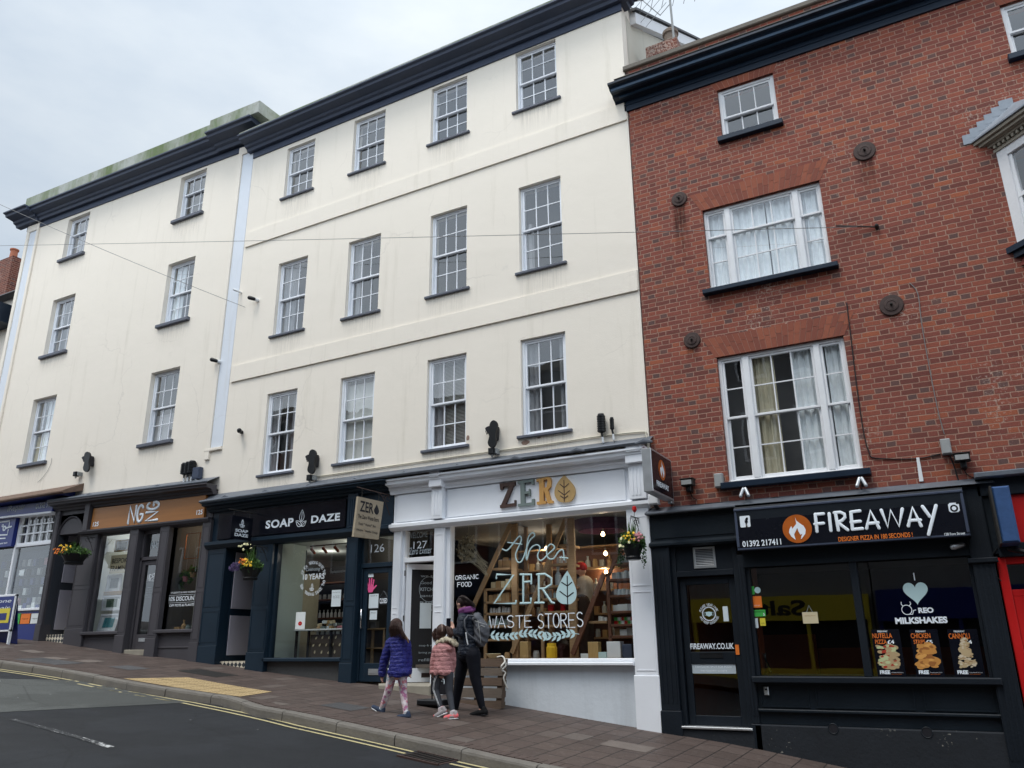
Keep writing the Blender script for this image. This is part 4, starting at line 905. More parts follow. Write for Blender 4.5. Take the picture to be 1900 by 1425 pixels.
for px_, py_, w_, h_ in ((974, 821, 22, 10), (868, 812, 9, 15), (1000, 812, 9, 4)):
    c_ = F(px_, py_, -.004); rn = random.Random(px_); k_ = .0082; mb = MB(); mb.prism([(c_[0]+w_*k_*.5*math.cos(q/9*2*math.pi)*rn.uniform(.7, 1.1), c_[1]+h_*k_*.5*math.sin(q/9*2*math.pi)*rn.uniform(.7, 1.1)) for q in range(9)], -.004, .0); mb.build('bare_patch', M['barepatch'], Bd)
# --- dark teal soap shop
SD = M['soap']
mb = MB(); mb.sweepx([(y, z+2.70) for y, z in CORN(-.05, 0, .30, .17)], -13.28, -8.62, .0); mb.box(-13.18, -8.62, -.06, .25, 1.98, 2.75); mb.build('shop_cornice', SD, Bd, label='dark teal cornice over the soap shop')
mb = MB(); mb.tube([(-13.3, -.34, 2.89), (-8.0, -.34, 2.92), (-3.75, -.30, 2.93)], .032, 8)
for i in range(9):
    x = -12.6+i*1.1; mb.tube([(x-.12, -.33, 2.91), (x, -.32, 2.94), (x+.12, -.33, 2.91)], [.022,.04,.022], 7)
mb.add([(-13.3,-.35,2.885),(-3.75,-.33,2.90),(-3.75,.0,3.08),(-13.3,.0,3.10)], [(0,1,2,3)]); mb.build('lead_flashing', M['lead'], Bd)
mb = MB(); mb.bev(-12.98, -9.68, -.10, -.06, 2.13, 2.65, .004); sg = mb.build('fascia_board', M['blackgloss'], Bd, label='glossy black fascia reading SOAP DAZE')
def fit(a, b, c, d, y): (x0, z1), (x1, z0) = F(a, b, y), F(c, d, y); return x0, x1, z0, z1
text('SOAP', *fit(493.6, 966, 544, 976, -.105), -.105, M['vinyl'], sg, bold=.035, space=1.1); text('DAZE', *fit(577.8, 957, 630.5, 965.5, -.105), -.105, M['vinyl'], sg, bold=.035, space=1.1)
def leaf_logo(parent, cx, cz, h, y, mat, r, face='-Y'):
    mb = MB(); sub = []
    for ang, ln, wd, dx in ((90, .72, .36, 0), (140, .55, .30, -.02), (40, .45, .26, .02)):
        P = leaf_poly(dx, 0 if ang != 90 else .26, ln, wd, R_(ang)); sub.append(P+[P[0]])
        sub.append([(dx, 0 if ang != 90 else .26), (dx+ln*.8*math.cos(R_(ang)), (0 if ang != 90 else .26)+ln*.8*math.sin(R_(ang)))])
    for P in sub:
        if face == '-Y': pts = [(cx+a*h, y, cz+b*h) for a, b in P]; mb.tube(pts, r, 5, .3)
        else: pts = [(y, cx+a*h, cz+b*h) for a, b in P]; mb.tube(pts, r, 5, 1)
    mb.smooth = True; return mb.build('leaf_emblem', mat, parent)
q = fit(551, 947, 572, 975, -.105); leaf_logo(sg, (q[0]+q[1])/2-.02, q[2], (q[3]-q[2])*1.02, -.106, M['vinyl'], .007)
mb = MB(); mb.sweepx([(-.06, 1.93), (-.14, 1.95), (-.20, 2.02), (-.20, 2.08), (-.06, 2.11)], -13.22, -8.62); mb.build('fascia_moulding', SD, Bd)
mb = MB()
for a, b in ((-13.17, -12.66), (-11.84, -11.40), (-9.60, -9.34)): pilaster((Bd, 'soap'), 0, 0, 1.98, a, b, y=-.12, base=.32, mid=.78)
mb.box(-9.58, -9.36, -.16, .1, 2.1, 2.72)
for i in range(4): mb.box(-9.555+i*.05, -9.53+i*.05, -.17, -.16, 2.15, 2.62)
mb.build('console_bracket', SD, Bd)
mb = MB(); a, b, z0, z1 = -11.40, -9.62, -.13, 1.97
mb.bev(a-.02, a+.05, -.03, .09, z0, z1, .005); mb.bev(b-.05, b+.02, -.03, .09, z0, z1, .005); mb.bev(a, b, -.04, .09, z1-.02, z1+.06, .005); mb.bev(a-.04, b+.03, -.14, .1, z0-.07, z0, .014); mb.build('shop_window_frame', SD, Bd)
mb = MB(); mb.bev(a-.02, b+.02, -.03, .15, PV(a, 0)-.35, z0-.071, .005); mb.build('stall_riser', M['granite'], Bd)
wn = pane(Bd, a+.05, b-.05, z0, z1, .03, 'shop_window', label='soap shop window with round tenth anniversary lettering')
q = fit(560, 1045, 600, 1102, .02); cx = (q[0]+q[1])/2; cz = (q[2]+q[3])/2; rr = (q[1]-q[0])/2
def ring_text(s, cx, cz, r, y, h, mat, parent, a0, a1, inward=False):
    """letters set round a circle"""
    mb = MB(); n = len(s)
    for i, c in enumerate(s):
        if c == ' ' or c not in ST: continue
        a = R_(a0+(a1-a0)*(i+.5)/n); ux, uz = (math.cos(a), math.sin(a)); tx, tz = (uz, -ux) if not inward else (-uz, ux)
        if inward: ux, uz = -ux, -uz; 
        px_, pz_ = cx+r*math.cos(a), cz+r*math.sin(a)
        for pl in ST[c]:
            mb.tube([(px_+tx*(p-.5)*h*.7+ux*(q_-.5)*h, y, pz_+tz*(p-.5)*h*.7+uz*(q_-.5)*h) for p, q_ in pl], h*.09, 5, .3)
    return mb.build('lettering', mat, parent)
ring_text('ETHICAL TRADING SINCE TWO', cx, cz, rr, .024, .05, M['vinyl'], wn, 160, 10); ring_text('SOAP TRADING SINCE TWO', cx, cz, rr, .024, .05, M['vinyl'], wn, 200, 350, True)
text('10 YEARS', cx-rr*.82, cx+rr*.98, cz-.02, cz+.085, .024, M['vinyl'], wn, bold=.012); text('Celebrating', cx-rr*.6, cx+rr*.6, cz+.12, cz+.20, .024, M['faint'], wn, shear=.4); leaf_logo(wn, cx, cz-.22, .13, .024, M['vinyl'], .004)
zd = PV(-9, 0)+.04; d = MB()
d.bev(-9.34, -9.29, -.0, .12, zd, 1.97, .005); d.bev(-8.64, -8.59, -.0, .12, zd, 1.97, .005); d.bev(-9.34, -8.6, -.01, .12, 1.38, 1.46, .005); d.bev(-9.34, -8.6, -.03, .12, 1.93, 2.0, .005); d.build('door_frame', SD, Bd, label='dark teal door frame of number 126')
tr = pane(Bd, -9.29, -8.64, 1.46, 1.94, .05, 'transom_glass', label='transom glass numbered 126'); text('126', *fit(688, 1010.5, 712.5, 1023.5, .04), .045, M['vinyl'], tr)
d = MB(); zt = 1.37
for a_, b_, c_, e_ in ((-9.28, -9.19, zd, zt), (-8.74, -8.65, zd, zt), (-9.19, -8.74, zt-.09, zt), (-9.19, -8.74, zd, zd+.30)): d.bev(a_, b_, .02, .07, c_, e_, .005)
dr = d.build('shop_door', SD, Bd, label='dark teal glazed door number 126'); pane(dr, -9.19, -8.74, zd+.30, zt-.09, .045)
d = MB(); d.box(-9.08, -8.86, .012, .02, zd+.11, zd+.21); d.box(-9.05, -8.89, .006, .012, zd+.135, zd+.185); d.build('letterbox', M['alu'], dr)
d = MB(); d.tube([(-9.25, .02, .66), (-9.25, -.04, .67), (-9.25, -.04, .36), (-9.25, .02, .35)], .012, 7); d.smooth = True; d.build('handle', M['chrome'], dr)
# porch with lilac panels
zz = PV(-12.2, 0)
mb = MB(); mb.box(-12.66, -12.64, .1, 1.3, zz, 1.98); mb.box(-11.86, -11.84, .1, 1.3, zz, 1.98); mb.box(-12.64, -11.86, .06, 1.3, 1.93, 1.96); mb.bev(-12.64, -11.86, 1.25, 1.3, zz, 1.95, .005); mb.build('porch_lining', M['soap'], Bd)
mb = MB(); mb.bev(-12.638, -12.615, .12, 1.0, .79, 1.88, .004); mb.bev(-12.638, -12.615, .12, 1.0, -.08, .66, .004); mb.build('porch_panel', M['lilac'], Bd)
mb = MB(); mb.box(-12.65, -11.85, .0, 1.28, zz-.1, zz+.10); mb.build('tiled_step', M['checktile'], Bd)
interior(Bd, -13.1, -8.55, .16, 3.6, -.25, 2.02, ['room', 'room', 'roomdark', 'lino', 'roompale'])
mb = MB(); mb.box(-13.05, -10.9, 2.45, 2.5, -.2, 1.75); mb.build('partition', M['roomblack'], Bd)
mb = MB(); mb.box(-11.48, -11.45, .12, .85, -.25, 2.0); mb.build('window_return', M['roomgreen'], Bd); mb = MB(); mb.box(-11.5, -11.46, .86, 1.32, -.25, 1.45); mb.build('window_return', M['curtaincream'], Bd)
mb = MB(); mb.box(-9.5, -9.42, .16, 1.6, -.25, 2.0); mb.build('partition', M['roomdark'], Bd)
# --- white zero waste shop
W = M['white']
mb = MB(); mb.sweepx([(y, z+2.62) for y, z in CORN(-.05, 0, .26, .24)], -8.66, -3.84); mb.box(-8.6, -3.86, -.06, .25, 2.02, 2.70); mb.build('shop_cornice', W, Bd, label='white cornice and fascia over the zero waste shop')
fz = MB(); fz.bev(-7.46, -4.22, -.085, -.06, 2.12, 2.60, .005); fz.bev(-8.52, -7.74, -.085, -.06, 2.12, 2.60, .005); fz = fz.build('fascia_board', W, Bd, label='white fascia carrying wooden ZERO letters')
mb = MB(); mb.sweepx([(-.06, 1.96), (-.12, 1.97), (-.18, 2.02), (-.18, 2.07), (-.09, 2.10), (-.06, 2.12)], -8.64, -3.84); mb.build('fascia_moulding', W, Bd)
pW = (Bd, 'white'); pilaster(pW, 0, 0, 1.97, -8.57, -8.41, y=-.09, base=.3, mid=.62); pilaster(pW, 0, 0, 1.97, -7.71, -7.50, y=-.10, base=.3, mid=.62); pilaster(pW, 0, 0, 1.97, -4.22, -3.87, y=-.12, base=.72, mid=.80)
for a, b in ((-7.72, -7.50), (-4.12, -3.86)):
    mb = MB(); mb.bev(a, b, -.19, -.05, 2.1, 2.64, .006); mb.bev(a-.02, b+.02, -.26, -.05, 2.64, 2.90, .01); mb.bev(a+.01, b-.01, -.30, -.05, 2.80, 2.91, .01)
    for i in range(3): mb.box(a+.045+i*.055, a+.07+i*.055, -.198, -.19, 2.16, 2.58)
    mb.build('console_bracket', W, Bd)
mb = MB(); a, b, z0, z1 = -7.44, -4.25, -.16, 1.99
mb.bev(a-.06, a+.02, -.04, .10, z0, z1, .006); mb.bev(b, b+.03, -.03, .09, z0, z1, .005); mb.bev(a-.06, b+.03, -.04, .09, z1-.01, z1+.03, .005); mb.bev(a-.06, b+.03, -.15, .1, z0-.10, z0-.045, .014); mb.bev(a-.06, b+.03, -.09, .1, z0-.045, z0, .01); mb.build('shop_window_frame', W, Bd)
mb = MB(); mb.bev(a-.06, b+.03, -.03, .15, PV(b, 0)-.35, z0-.101, .006); mb.build('stall_riser', M['white_wall'], Bd)
wz = pane(Bd, a+.02, b, z0, z1, .03, 'shop_window', label='large zero waste shop window painted with mint lettering')
def sc(pts, y): return [(F(820+p/4.453, 920+q_/4.453, y)[0], y, F(820+p/4.453, 920+q_/4.453, y)[1]) for p, q_ in pts]
def smooth_path(P, k=6):
    out = []; n = len(P)
    for i in range(n-1):
        p0 = Vector(P[max(i-1,0)]); p1 = Vector(P[i]); p2 = Vector(P[i+1]); p3 = Vector(P[min(i+2,n-1)])
        for j in range(k):
            u = j/k; out.append(tuple(.5*((2*p1)+(p2-p0)*u+(2*p0-5*p1+4*p2-p3)*u*u+(3*p1-p0-3*p2+p3)*u**3)))
    out.append(P[-1]); return out
mb = MB(); Y = .024
the = [(500,440),(540,450),(600,380),(640,335),(655,370),(610,480),(625,545),(665,530),(720,380),(765,330),(750,305),(715,340),(700,440),(700,530),(730,440),(780,405),(810,430),(790,500),(820,535),(880,480),(930,430),(900,400),(865,440),(875,510),(920,520),(965,460),(1000,450),(1010,530)]
mb.tube(smooth_path(sc(the, Y)), .0135, 6, .25); mb.tube(sc([(545,385),(660,400)], Y), .012, 6, .25); mb.tube(sc([(975,508),(1040,515)], Y), .012, 6, .25)
for P in ([(450,680),(452,650),(592,652),(430,890),(610,890),(612,870)], [(672,650),(672,888)], [(650,650),(738,650),(738,725)], [(672,715),(725,708)], [(650,888),(735,885),(735,850)], [(800,648),(800,884)], [(770,884),(840,884)], [(785,650),(850,645),(905,680),(905,730),(850,765),(805,768)], [(830,768),(905,880),(925,885)]):
    mb.tube(sc(P, Y), .019, 6, .25)
mb.smooth = True; mb.build('lettering', M['mint'], wz, label='mint hand painted lettering reading the ZER')
def leafshape(P, y, t_, hole=None):
    mb = MB(); q_ = smooth_path([(a, 0, b) for a, b in P], 4); mb.prism([(v[0], v[2]) for v in q_[:-1]], y, y+t_); return mb
pts = [(1035,618),(1075,690),(1110,780),(1105,850),(1070,890),(1030,895),(980,885),(945,840),(950,780),(990,690),(1035,618)]
w3 = sc(pts, Y); mb = MB(); q_ = smooth_path(w3, 4); mb.prism([(v[0], v[2]) for v in q_[:-1]], Y-.001, Y+.002); lf = mb.build('leaf_emblem', M['mint'], wz)
mb = MB()
for P in ([(1035,665),(1038,890)], [(1036,745),(1072,715)], [(1036,745),(990,715)], [(1036,835),(1085,800)], [(1036,835),(975,790)]): mb.tube(sc(P, Y-.002), .010, 6, .2)
mb.build('leaf_vein', M['roomblack'], lf)
mb = MB()
def wd(s, x0, x1, zt, zb, r):
    A0 = sc([(x0, zb)], Y)[0]; A1 = sc([(x1, zt)], Y)[0]; stroke_word(mb, s, A0[0], A1[0], A0[2], A1[2], Y, r, gap=.22, sq=.25, jit=.03)
wd('WASTE', 392, 745, 985, 1092, .009); wd('STORES', 792, 1165, 965, 1092, .009)
mb.build('lettering', M['vinyl'], wz, label='thin white lettering reading WASTE STORES')
mb = MB(); wd('ORGANIC', 110, 305, 650, 695, .006); wd('FOOD', 128, 245, 710, 752, .006); mb.build('lettering', M['vinyl'], wz, label='small white lettering reading ORGANIC FOOD')
mb = MB(); rn = random.Random(5); NL = 19
for i in range(NL):
    u = (i+.3)/NL; px_ = 392+u*735; py_ = 1150+13*math.sin(u*11); A0 = sc([(px_, py_)], Y)[0]; dr_ = 1 if i < NL*.62 else -1
    for s_ in (-1, 1):
        ang = R_((180 if dr_ < 0 else 0)+s_*rn.uniform(28, 48)); P = leaf_poly(A0[0], A0[2], rn.uniform(.085, .115), rn.uniform(.038, .048), ang, 6); k_ = rn.uniform(0, .0012); mb.prism(P, Y-.002+k_, Y+.001+k_)
mb.tube([sc([(388+u/20*745, 1150+14*math.sin(u/20*12))], Y)[0] for u in range(21)], .004, 5, .3); mb.build('leaf_garland', M['mint'], wz)
# wooden letters on the fascia
def P2(pts, y): return [F(700+a/2.5, 800+b/2.5, y) for a, b in pts]
yf = -.13
def letter(nm, polys, mat, par=fz):
    mb = MB()
    for i, p in enumerate(polys): mb.prism(P2(p, yf), yf-.001*i, -.085)
    return mb.build(nm, mat, par)
letter('letter_z', [[(567,243),(638,233),(638,250),(630,252),(583,258),(581,270),(570,272)], [(614,250),(638,236),(594,342),(570,352)], [(569,343),(636,333),(635,320),(641,319),(641,347),(570,357)]], M['walnut'])
letter('letter_e', [[(651,232),(724,222),(725,246),(716,247),(714,235),(651,244)], [(663,240),(682,238),(684,338),(665,341)], [(680,280),(702,277),(702,268),(708,267),(709,299),(703,300),(702,289),(681,292)], [(652,338),(716,330),(717,315),(727,313),(727,341),(652,350)]], M['sage'])
letter('letter_r', [[(738,222),(790,212),(803,216),(806,232),(790,230),(786,223),(738,234)], [(750,230),(771,227),(772,328),(752,331)], [(790,222),(806,228),(804,258),(790,272),(768,275),(768,264),(784,260),(787,248)], [(772,272),(790,268),(804,318),(815,322),(815,332),(790,335)], [(740,328),(782,323),(782,335),(740,341)]], M['pineletter'])
mb = MB(); lp = P2([(866,204),(895,234),(913,262),(914,295),(898,322),(870,329),(842,325),(824,300),(823,270),(838,236),(866,204)], yf); q_ = smooth_path([(a, 0, b) for a, b in lp], 4); mb.prism([(v[0], v[2]) for v in q_[:-1]], yf, -.085); lf = mb.build('leaf_emblem', M['leafwood'], fz)
mb = MB()
for P in ([(866,228),(868,326)], [(867,262),(888,244)], [(867,262),(848,246)], [(868,296),(892,276)], [(868,296),(840,276)], [(868,312),(884,300)], [(868,312),(850,300)]): mb.tube([(a, yf-.002, b) for a, b in P2(P, yf)], .008, 6, .4)
mb.build('leaf_vein', M['walnut'], lf)
# door 127
zd = PV(-8.1, 0)+.11; d = MB()
d.bev(-8.41, -8.37, -.02, .12, zd, 1.97, .005); d.bev(-7.75, -7.71, -.02, .12, zd, 1.97, .005); d.bev(-8.37, -7.75, -.03, .12, 1.42, 1.50, .005); d.build('door_frame', W, Bd, label='white door frame of number 127')
tr = pane(Bd, -8.37, -7.75, 1.50, 1.96, .05, 'transom_glass', label='transom glass numbered 127'); text('127', *fit(767, 1005, 792, 1016.5, .04), .045, M['vinyl'], tr); text('WELCOME', -8.34, -7.95, 1.84, 1.94, .046, M['faint'], tr); text('Zero Exeter', -8.33, -7.85, 1.56, 1.68, .048, M['faint'], tr, shear=.2)
hx, hy = -8.36, .03; an = R_(48)
def DP(u, z, off=0.0): return (hx+u*math.cos(an)+off*math.sin(an), hy+u*math.sin(an)-off*math.cos(an), z)
def dbox(mb, u0, u1, z0, z1, o0, o1):
    vs = [DP(u, z, o) for z in (z0, z1) for u, o in ((u0, o0), (u1, o0), (u1, o1), (u0, o1))]
    mb.add(vs, [(3,2,1,0),(4,5,6,7),(0,1,5,4),(1,2,6,5),(2,3,7,6),(3,0,4,7)])
d = MB(); wdh = .84; zt = 1.40
dbox(d, 0, .09, zd, zt, 0, .045); dbox(d, wdh-.09, wdh, zd, zt, 0, .045); dbox(d, .09, wdh-.09, zt-.09, zt, 0, .045); dbox(d, .09, wdh-.09, zd, zd+.22, 0, .045)
dr = d.build('shop_door', W, Bd, label='white door 127 standing open, its panel chalked all over')
d = MB(); dbox(d, .09, wdh-.09, zd+.22, zt-.09, .012, .03); cb = d.build('chalkboard', M['roomblack'], dr)
def dtext(s, u0, u1, z0, z1, mat, bold=0.0, shear=0.0):
    o = text(s, 0, u1-u0, 0, z1-z0, 0, mat, None if False else cb, bold=bold, shear=shear); base = wloc(cb)
    for v in o.data.vertices:
        x_ = v.co.x+base.x; z_ = v.co.z+base.z; p = DP(u0+x_, z0+z_, .034); v.co = Vector(p)-base
    return o
for i, (s, h_, bo) in enumerate((('we sell', .05, 0), ('Good Food', .05, 0), ('KITCHEN', .06, .02), ('pantry', .05, 0), ('PULSES', .055, .01), ('& spices', .05, 0), ('RICE', .05, .01), ('', 0, 0), ('', 0, 0), ('', 0, 0), ('soap & shampoo', .04, 0), ('bring your jars', .04, 0), ('refill here', .045, 0))):
    if s: dtext(s, .25, .25+min(.42, len(s)*.045), zt-.22-i*.115, zt-.22-i*.115+h_, M['faint'], bo)
d = MB(); P_ = [DP(.40+.17*math.cos(a/18*math.pi), zt-.42+.21*math.sin(a/18*math.pi), .036) for a in range(37)]; d.tube(P_, .004, 5, 1, caps=False); d.build('chalk_ring', M['faint'], cb)
d = MB(); dbox(d, .25, .45, .33, .75, .034, .036); d.build('notice', M['paper'], dr); d = MB(); dbox(d, .3, .55, zd+.07, zd+.14, .046, .05); d.build('letterbox', M['iron'], dr)
d = MB()
for z_ in (zt-.2, .45, zd+.3): d.lathe((hx-.01, hy-.03, z_), [(.012, 0), (.012, .09)], 8)
d.build('hinge', M['castiron'], dr)
mb = MB(); mb.bev(-8.60, -7.55, -.34, .5, PV(-7.6, 0)-.3, zd-.01, .03); mb.build('door_step', M['stone'], Bd, label='worn stone step under the white door')
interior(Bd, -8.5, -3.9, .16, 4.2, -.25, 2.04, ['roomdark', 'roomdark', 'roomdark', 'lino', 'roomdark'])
mb = MB(); mb.box(-13.15, -3.85, .31, 3.0, 11.55, 11.6); mb.box(-13.15, -3.85, .3, 6.4, 2.3, 2.45); mb.box(-13.15, -3.85, 3.0, 3.1, 2.45, 11.8); mb.box(-13.15, -3.85, .31, 3.0, 5.6, 5.75); mb.box(-13.15, -3.85, .31, 3.0, 8.9, 9.05)
for x in (-10.9, -8.6, -6.2): mb.box(x-.05, x+.05, .31, 3.0, 2.45, 11.8)
mb.build('upstairs_rooms', M['roomdark'], Bd)
mb = MB(); mb.box(-22.2, -13.25, .31, 3.0, 11.7, 11.75); mb.box(-22.2, -13.25, .31, 6.4, 3.2, 3.3); mb.box(-22.2, -13.25, 3.0, 3.1, 3.3, 12.2); mb.box(-22.2, -13.25, .31, 3.0, 6.3, 6.45); mb.box(-22.2, -13.25, .31, 3.0, 9.3, 9.45); mb.box(-17.9, -17.8, .31, 3.0, 3.3, 12.2)
mb.build('upstairs_rooms', M['roomdark'], A)
ST.update({'H': [[(0,0),(0,1)],[(1,0),(1,1)],[(0,.5),(1,.5)]], 'L': [[(0,1),(0,0),(.9,0)]], 'M': [[(0,0),(0,1),(.5,.4),(1,1),(1,0)]], 'K': [[(0,0),(0,1)],[(.9,1),(0,.45),(.95,0)]],
           'P': [[(0,0),(0,1),(.5,1)]+arc(.5,.75,.4,.25,90,-90,8)+[(0,.5)]]})
# ================================================================ BUILDING C: brick
C = empty('brick_building', (0, 0, G(0)), 'red brick building with navy cornice and black pizza takeaway shopfront', 'building')
WC = {'top': geom((1330,167),(1433.7,136.8),(1330.5,264),(1457,225), ys=-.09, sillh=.09, ext=.05), 'mid': geom((1302.6,389),(1520,336.5),(1308,548.5),(1553.4,491.5), ys=-.09, sillh=.07, ext=.09),
      'low': geom((1329,661),(1564.8,624.7),(1342.3,913.3),(1617,882.8), ys=-.10, sillh=.12, ext=.09)}
hr = (1.87, 3.1, 7.85, 8.75); ho = (1.55, 3.5, 5.0, 6.4); hl = (1.6, 2.9, 2.5, 4.3)
wall(C, -3.8, 7.0, 1.86, 9.90, [*WC.values(), hr, ho, hl], M['brick'], name='wall')
sash(C, *WC['top'], up=1, low=1, fr=.55, rec=.05, frame=.055, sill='navy', sillp=.10, sillh=.09, ext=.06, mat='oldwhite', label='top floor six pane sash window', back=None)
def tripartite(k_, fr, up, low, fracs, mull, back, lab, sillh, glass='glass'):
    x0, x1, z0, z1 = WC[k_]; w_ = x1-x0; mb = MB(); y = .055; g = []
    e = [x0+w_*f for f in fracs]
    mb.bev(x0+.002, x1-.002, y, y+.10, z1-.05, z1-.002, .005); mb.bev(x0+.002, x1-.002, y-.02, y+.12, z0, z0+.05, .008)
    mb.bev(x0+.002, e[0], y, y+.1, z0+.05, z1-.05, .005); mb.bev(e[5], x1-.002, y, y+.1, z0+.05, z1-.05, .005)
    mb.bev(e[1], e[2], y-.015, y+.1, z0+.05, z1-.05, .012); mb.bev(e[3], e[4], y-.015, y+.1, z0+.05, z1-.05, .012)
    for a, b, c in ((e[0], e[1], 1), (e[2], e[3], 3), (e[4], e[5], 1)):
        zm = z1-(z1-z0)*fr; bars(mb, a, b, zm-.02, z1-.05, y+.018, c, up, rail=.035); bars(mb, a, b, z0+.05, zm+.02, y+.055, c, low, rail=.035, bot=.06)
        g += [(a+.02, b-.02, zm, z1-.05, y+.035), (a+.02, b-.02, z0+.08, zm, y+.075)]
    return finish_window(C, mb, g, x0, x1, z0, z1, y, 'oldwhite', glass, lab, back, 'navy', .13, sillh, .09)
tripartite('mid', .335, 1, 2, (.02,.185,.235,.765,.815,.98), 0, [('curtain', .02, .22, 0, 1, 'curtain'), ('curtain', .24, .52, 0, 1, 'curtain'), ('curtain', .53, .79, 0, 1, 'curtain'), ('curtain', .8, .98, 0, 1, 'curtain')], 'second floor three part window with white net curtains', .07)
tripartite('low', .49, 2, 2, (.03,.20,.255,.76,.81,.975), 0, [('dim', 0, 1, 0, 1, 'roomdark'), ('curtain', .24, .44, 0, 1, 'curtaincream'), ('curtain', .57, .83, 0, 1, 'curtain'), ('curtain', .84, .99, 0, 1, 'curtain')], 'first floor three part window with checked curtains drawn back', .085)
x0, x1, z0, z1 = WC['top']; bricks_arch(C, x0-.02, x1+.01, z1, z1+.21, .10)
x0, x1, z0, z1 = WC['mid']; bricks_arch(C, x0-.02, x1+.02, z1, z1+.33, .17)
x0, x1, z0, z1 = WC['low']; bricks_arch(C, x0-.02, x1+.02, z1, z1+.33, .17)
# top right window and oriel
sash(C, *hl, up=2, low=2, rec=.06, frame=.07, sill='navy', sillp=.12, sillh=.10, ext=.08, mat='oldwhite', label='first floor window under the oriel', back=[('dim', 0, 1, 0, 1, 'room'), ('curtain', .05, .4, 0, 1, 'curtain')])
sash(C, *hr, up=1, low=1, fr=.5, rec=.05, frame=.05, sill='navy', sillp=.10, sillh=.09, ext=.06, mat='oldwhite', label='top floor window above the oriel')
bricks_arch(C, hr[0], hr[1], hr[3], hr[3]+.2, .1)
OP = [(1.42, .0), (1.98, -.56), (3.10, -.56), (3.66, .0)]
def obox(mb, p, q, u0, u1, z0, z1, d0, d1):
    """box along the plan segment p-q between fractions u0,u1 (metres if >1 handled by caller), standing proud d0..d1"""
    p = Vector(p); q = Vector(q); d = (q-p); L = d.length; d.normalize(); n_ = Vector((d.y, -d.x))
    c = [(p+d*L*u0, d0), (p+d*L*u1, d0), (p+d*L*u1, d1), (p+d*L*u0, d1)]; P = [(a_.x+n_.x*o_, a_.y+n_.y*o_) for a_, o_ in c]
    mb.add([(x_, y_, z) for z in (z0, z1) for x_, y_ in P], [(0,1,2,3),(7,6,5,4),(4,5,1,0),(5,6,2,1),(6,7,3,2),(7,4,0,3)])
mb = MB(); gm = MB()
for i in range(3):
    p, q = OP[i], OP[i+1]; L = (Vector(q)-Vector(p)).length; w1 = .15/L if i != 1 else .06/L
    obox(mb, p, q, -.02, w1, 4.98, 6.42, -.10, .0); obox(mb, p, q, 1-w1, 1.02, 4.98, 6.42, -.10, .002); obox(mb, p, q, w1, 1-w1, 6.30, 6.42, -.10, -.004); obox(mb, p, q, w1, 1-w1, 4.98, 5.05, -.10, -.004)
    obox(mb, p, q, w1, 1-w1, 5.63, 5.69, -.07, -.02)
    for a_, b_, z0_, z1_, o_ in ((w1, w1+.045/L, 5.05, 6.30, -.025), (1-w1-.045/L, 1-w1, 5.05, 6.30, -.025)): obox(mb, p, q, a_, b_, z0_, z1_, -.07, o_)
    if i == 1: obox(mb, p, q, .485, .515, 5.05, 6.3, -.07, -.015)
    d_ = (Vector(q)-Vector(p)).normalized(); n_ = Vector((d_.y, -d_.x)); P = Vector(p)+n_*-.045; Q = Vector(q)+n_*-.045; gm.quad((P.x,P.y,5.0),(Q.x,Q.y,5.0),(Q.x,Q.y,6.3),(P.x,P.y,6.3))
orl = mb.build('oriel_window', M['oldwhite'], C, label='projecting canted white oriel window with dentilled hood'); gm.build('glass', M['glass'], orl)
def ring3(mb, off, z0, z1, back=.0):
    """flat plate in plan, proud of the oriel by off"""
    k = off*.41; P = [(OP[0][0]-off*1.41, .0), (OP[1][0]-k, OP[1][1]-off), (OP[2][0]+k, OP[2][1]-off), (OP[3][0]+off*1.41, .0)]
    n = 4; mb.add([(x_, y_, z) for z in (z0, z1) for x_, y_ in P], [(0,1,2,3),(7,6,5,4),(4,5,1,0),(5,6,2,1),(6,7,3,2),(7,4,0,3)]); return P
mb = MB(); ring3(mb, .10, 4.90, 4.98); ring3(mb, .05, 4.82, 4.899); mb.build('sill', M['navy'], orl)
mb = MB(); ring3(mb, .02, 6.42, 6.465)
for i in range(3):
    p, q = OP[i], OP[i+1]; L = (Vector(q)-Vector(p)).length; n = int(L/.066)
    for k in range(n): obox(mb, p, q, (k+.2)/n, (k+.7)/n, 6.465, 6.515, 0, .05)
ring3(mb, .06, 6.515, 6.55); ring3(mb, .13, 6.56, 6.60); ring3(mb, .10, 6.551, 6.559); ring3(mb, .17, 6.605, 6.65); mb.build('dentil_cornice', M['stone'], orl)
mb = MB(); P = ring3(mb, .20, 6.655, 6.675); T = [(1.75, .0), (2.1, -.05), (2.98, -.05), (3.33, .0)]; zt_ = 7.12
mb.add([(P[0][0],P[0][1],6.676),(P[1][0],P[1][1],6.676),(P[2][0],P[2][1],6.676),(P[3][0],P[3][1],6.676),(T[0][0],0,zt_),(T[1][0],-.05,zt_),(T[2][0],-.05,zt_),(T[3][0],0,zt_)], [(4,5,1,0),(5,6,2,1),(6,7,3,2),(7,6,5,4)])
for i in range(6):
    u = i/6; x_ = P[0][0]+(T[0][0]-P[0][0])*u; z_ = 6.66+(zt_-6.66)*u; mb.box(x_-.07, x_+.10, -.016-.002*i, .0, z_, z_+.15)
mb.build('lead_roof', M['leadpale'], orl)
mb = MB()
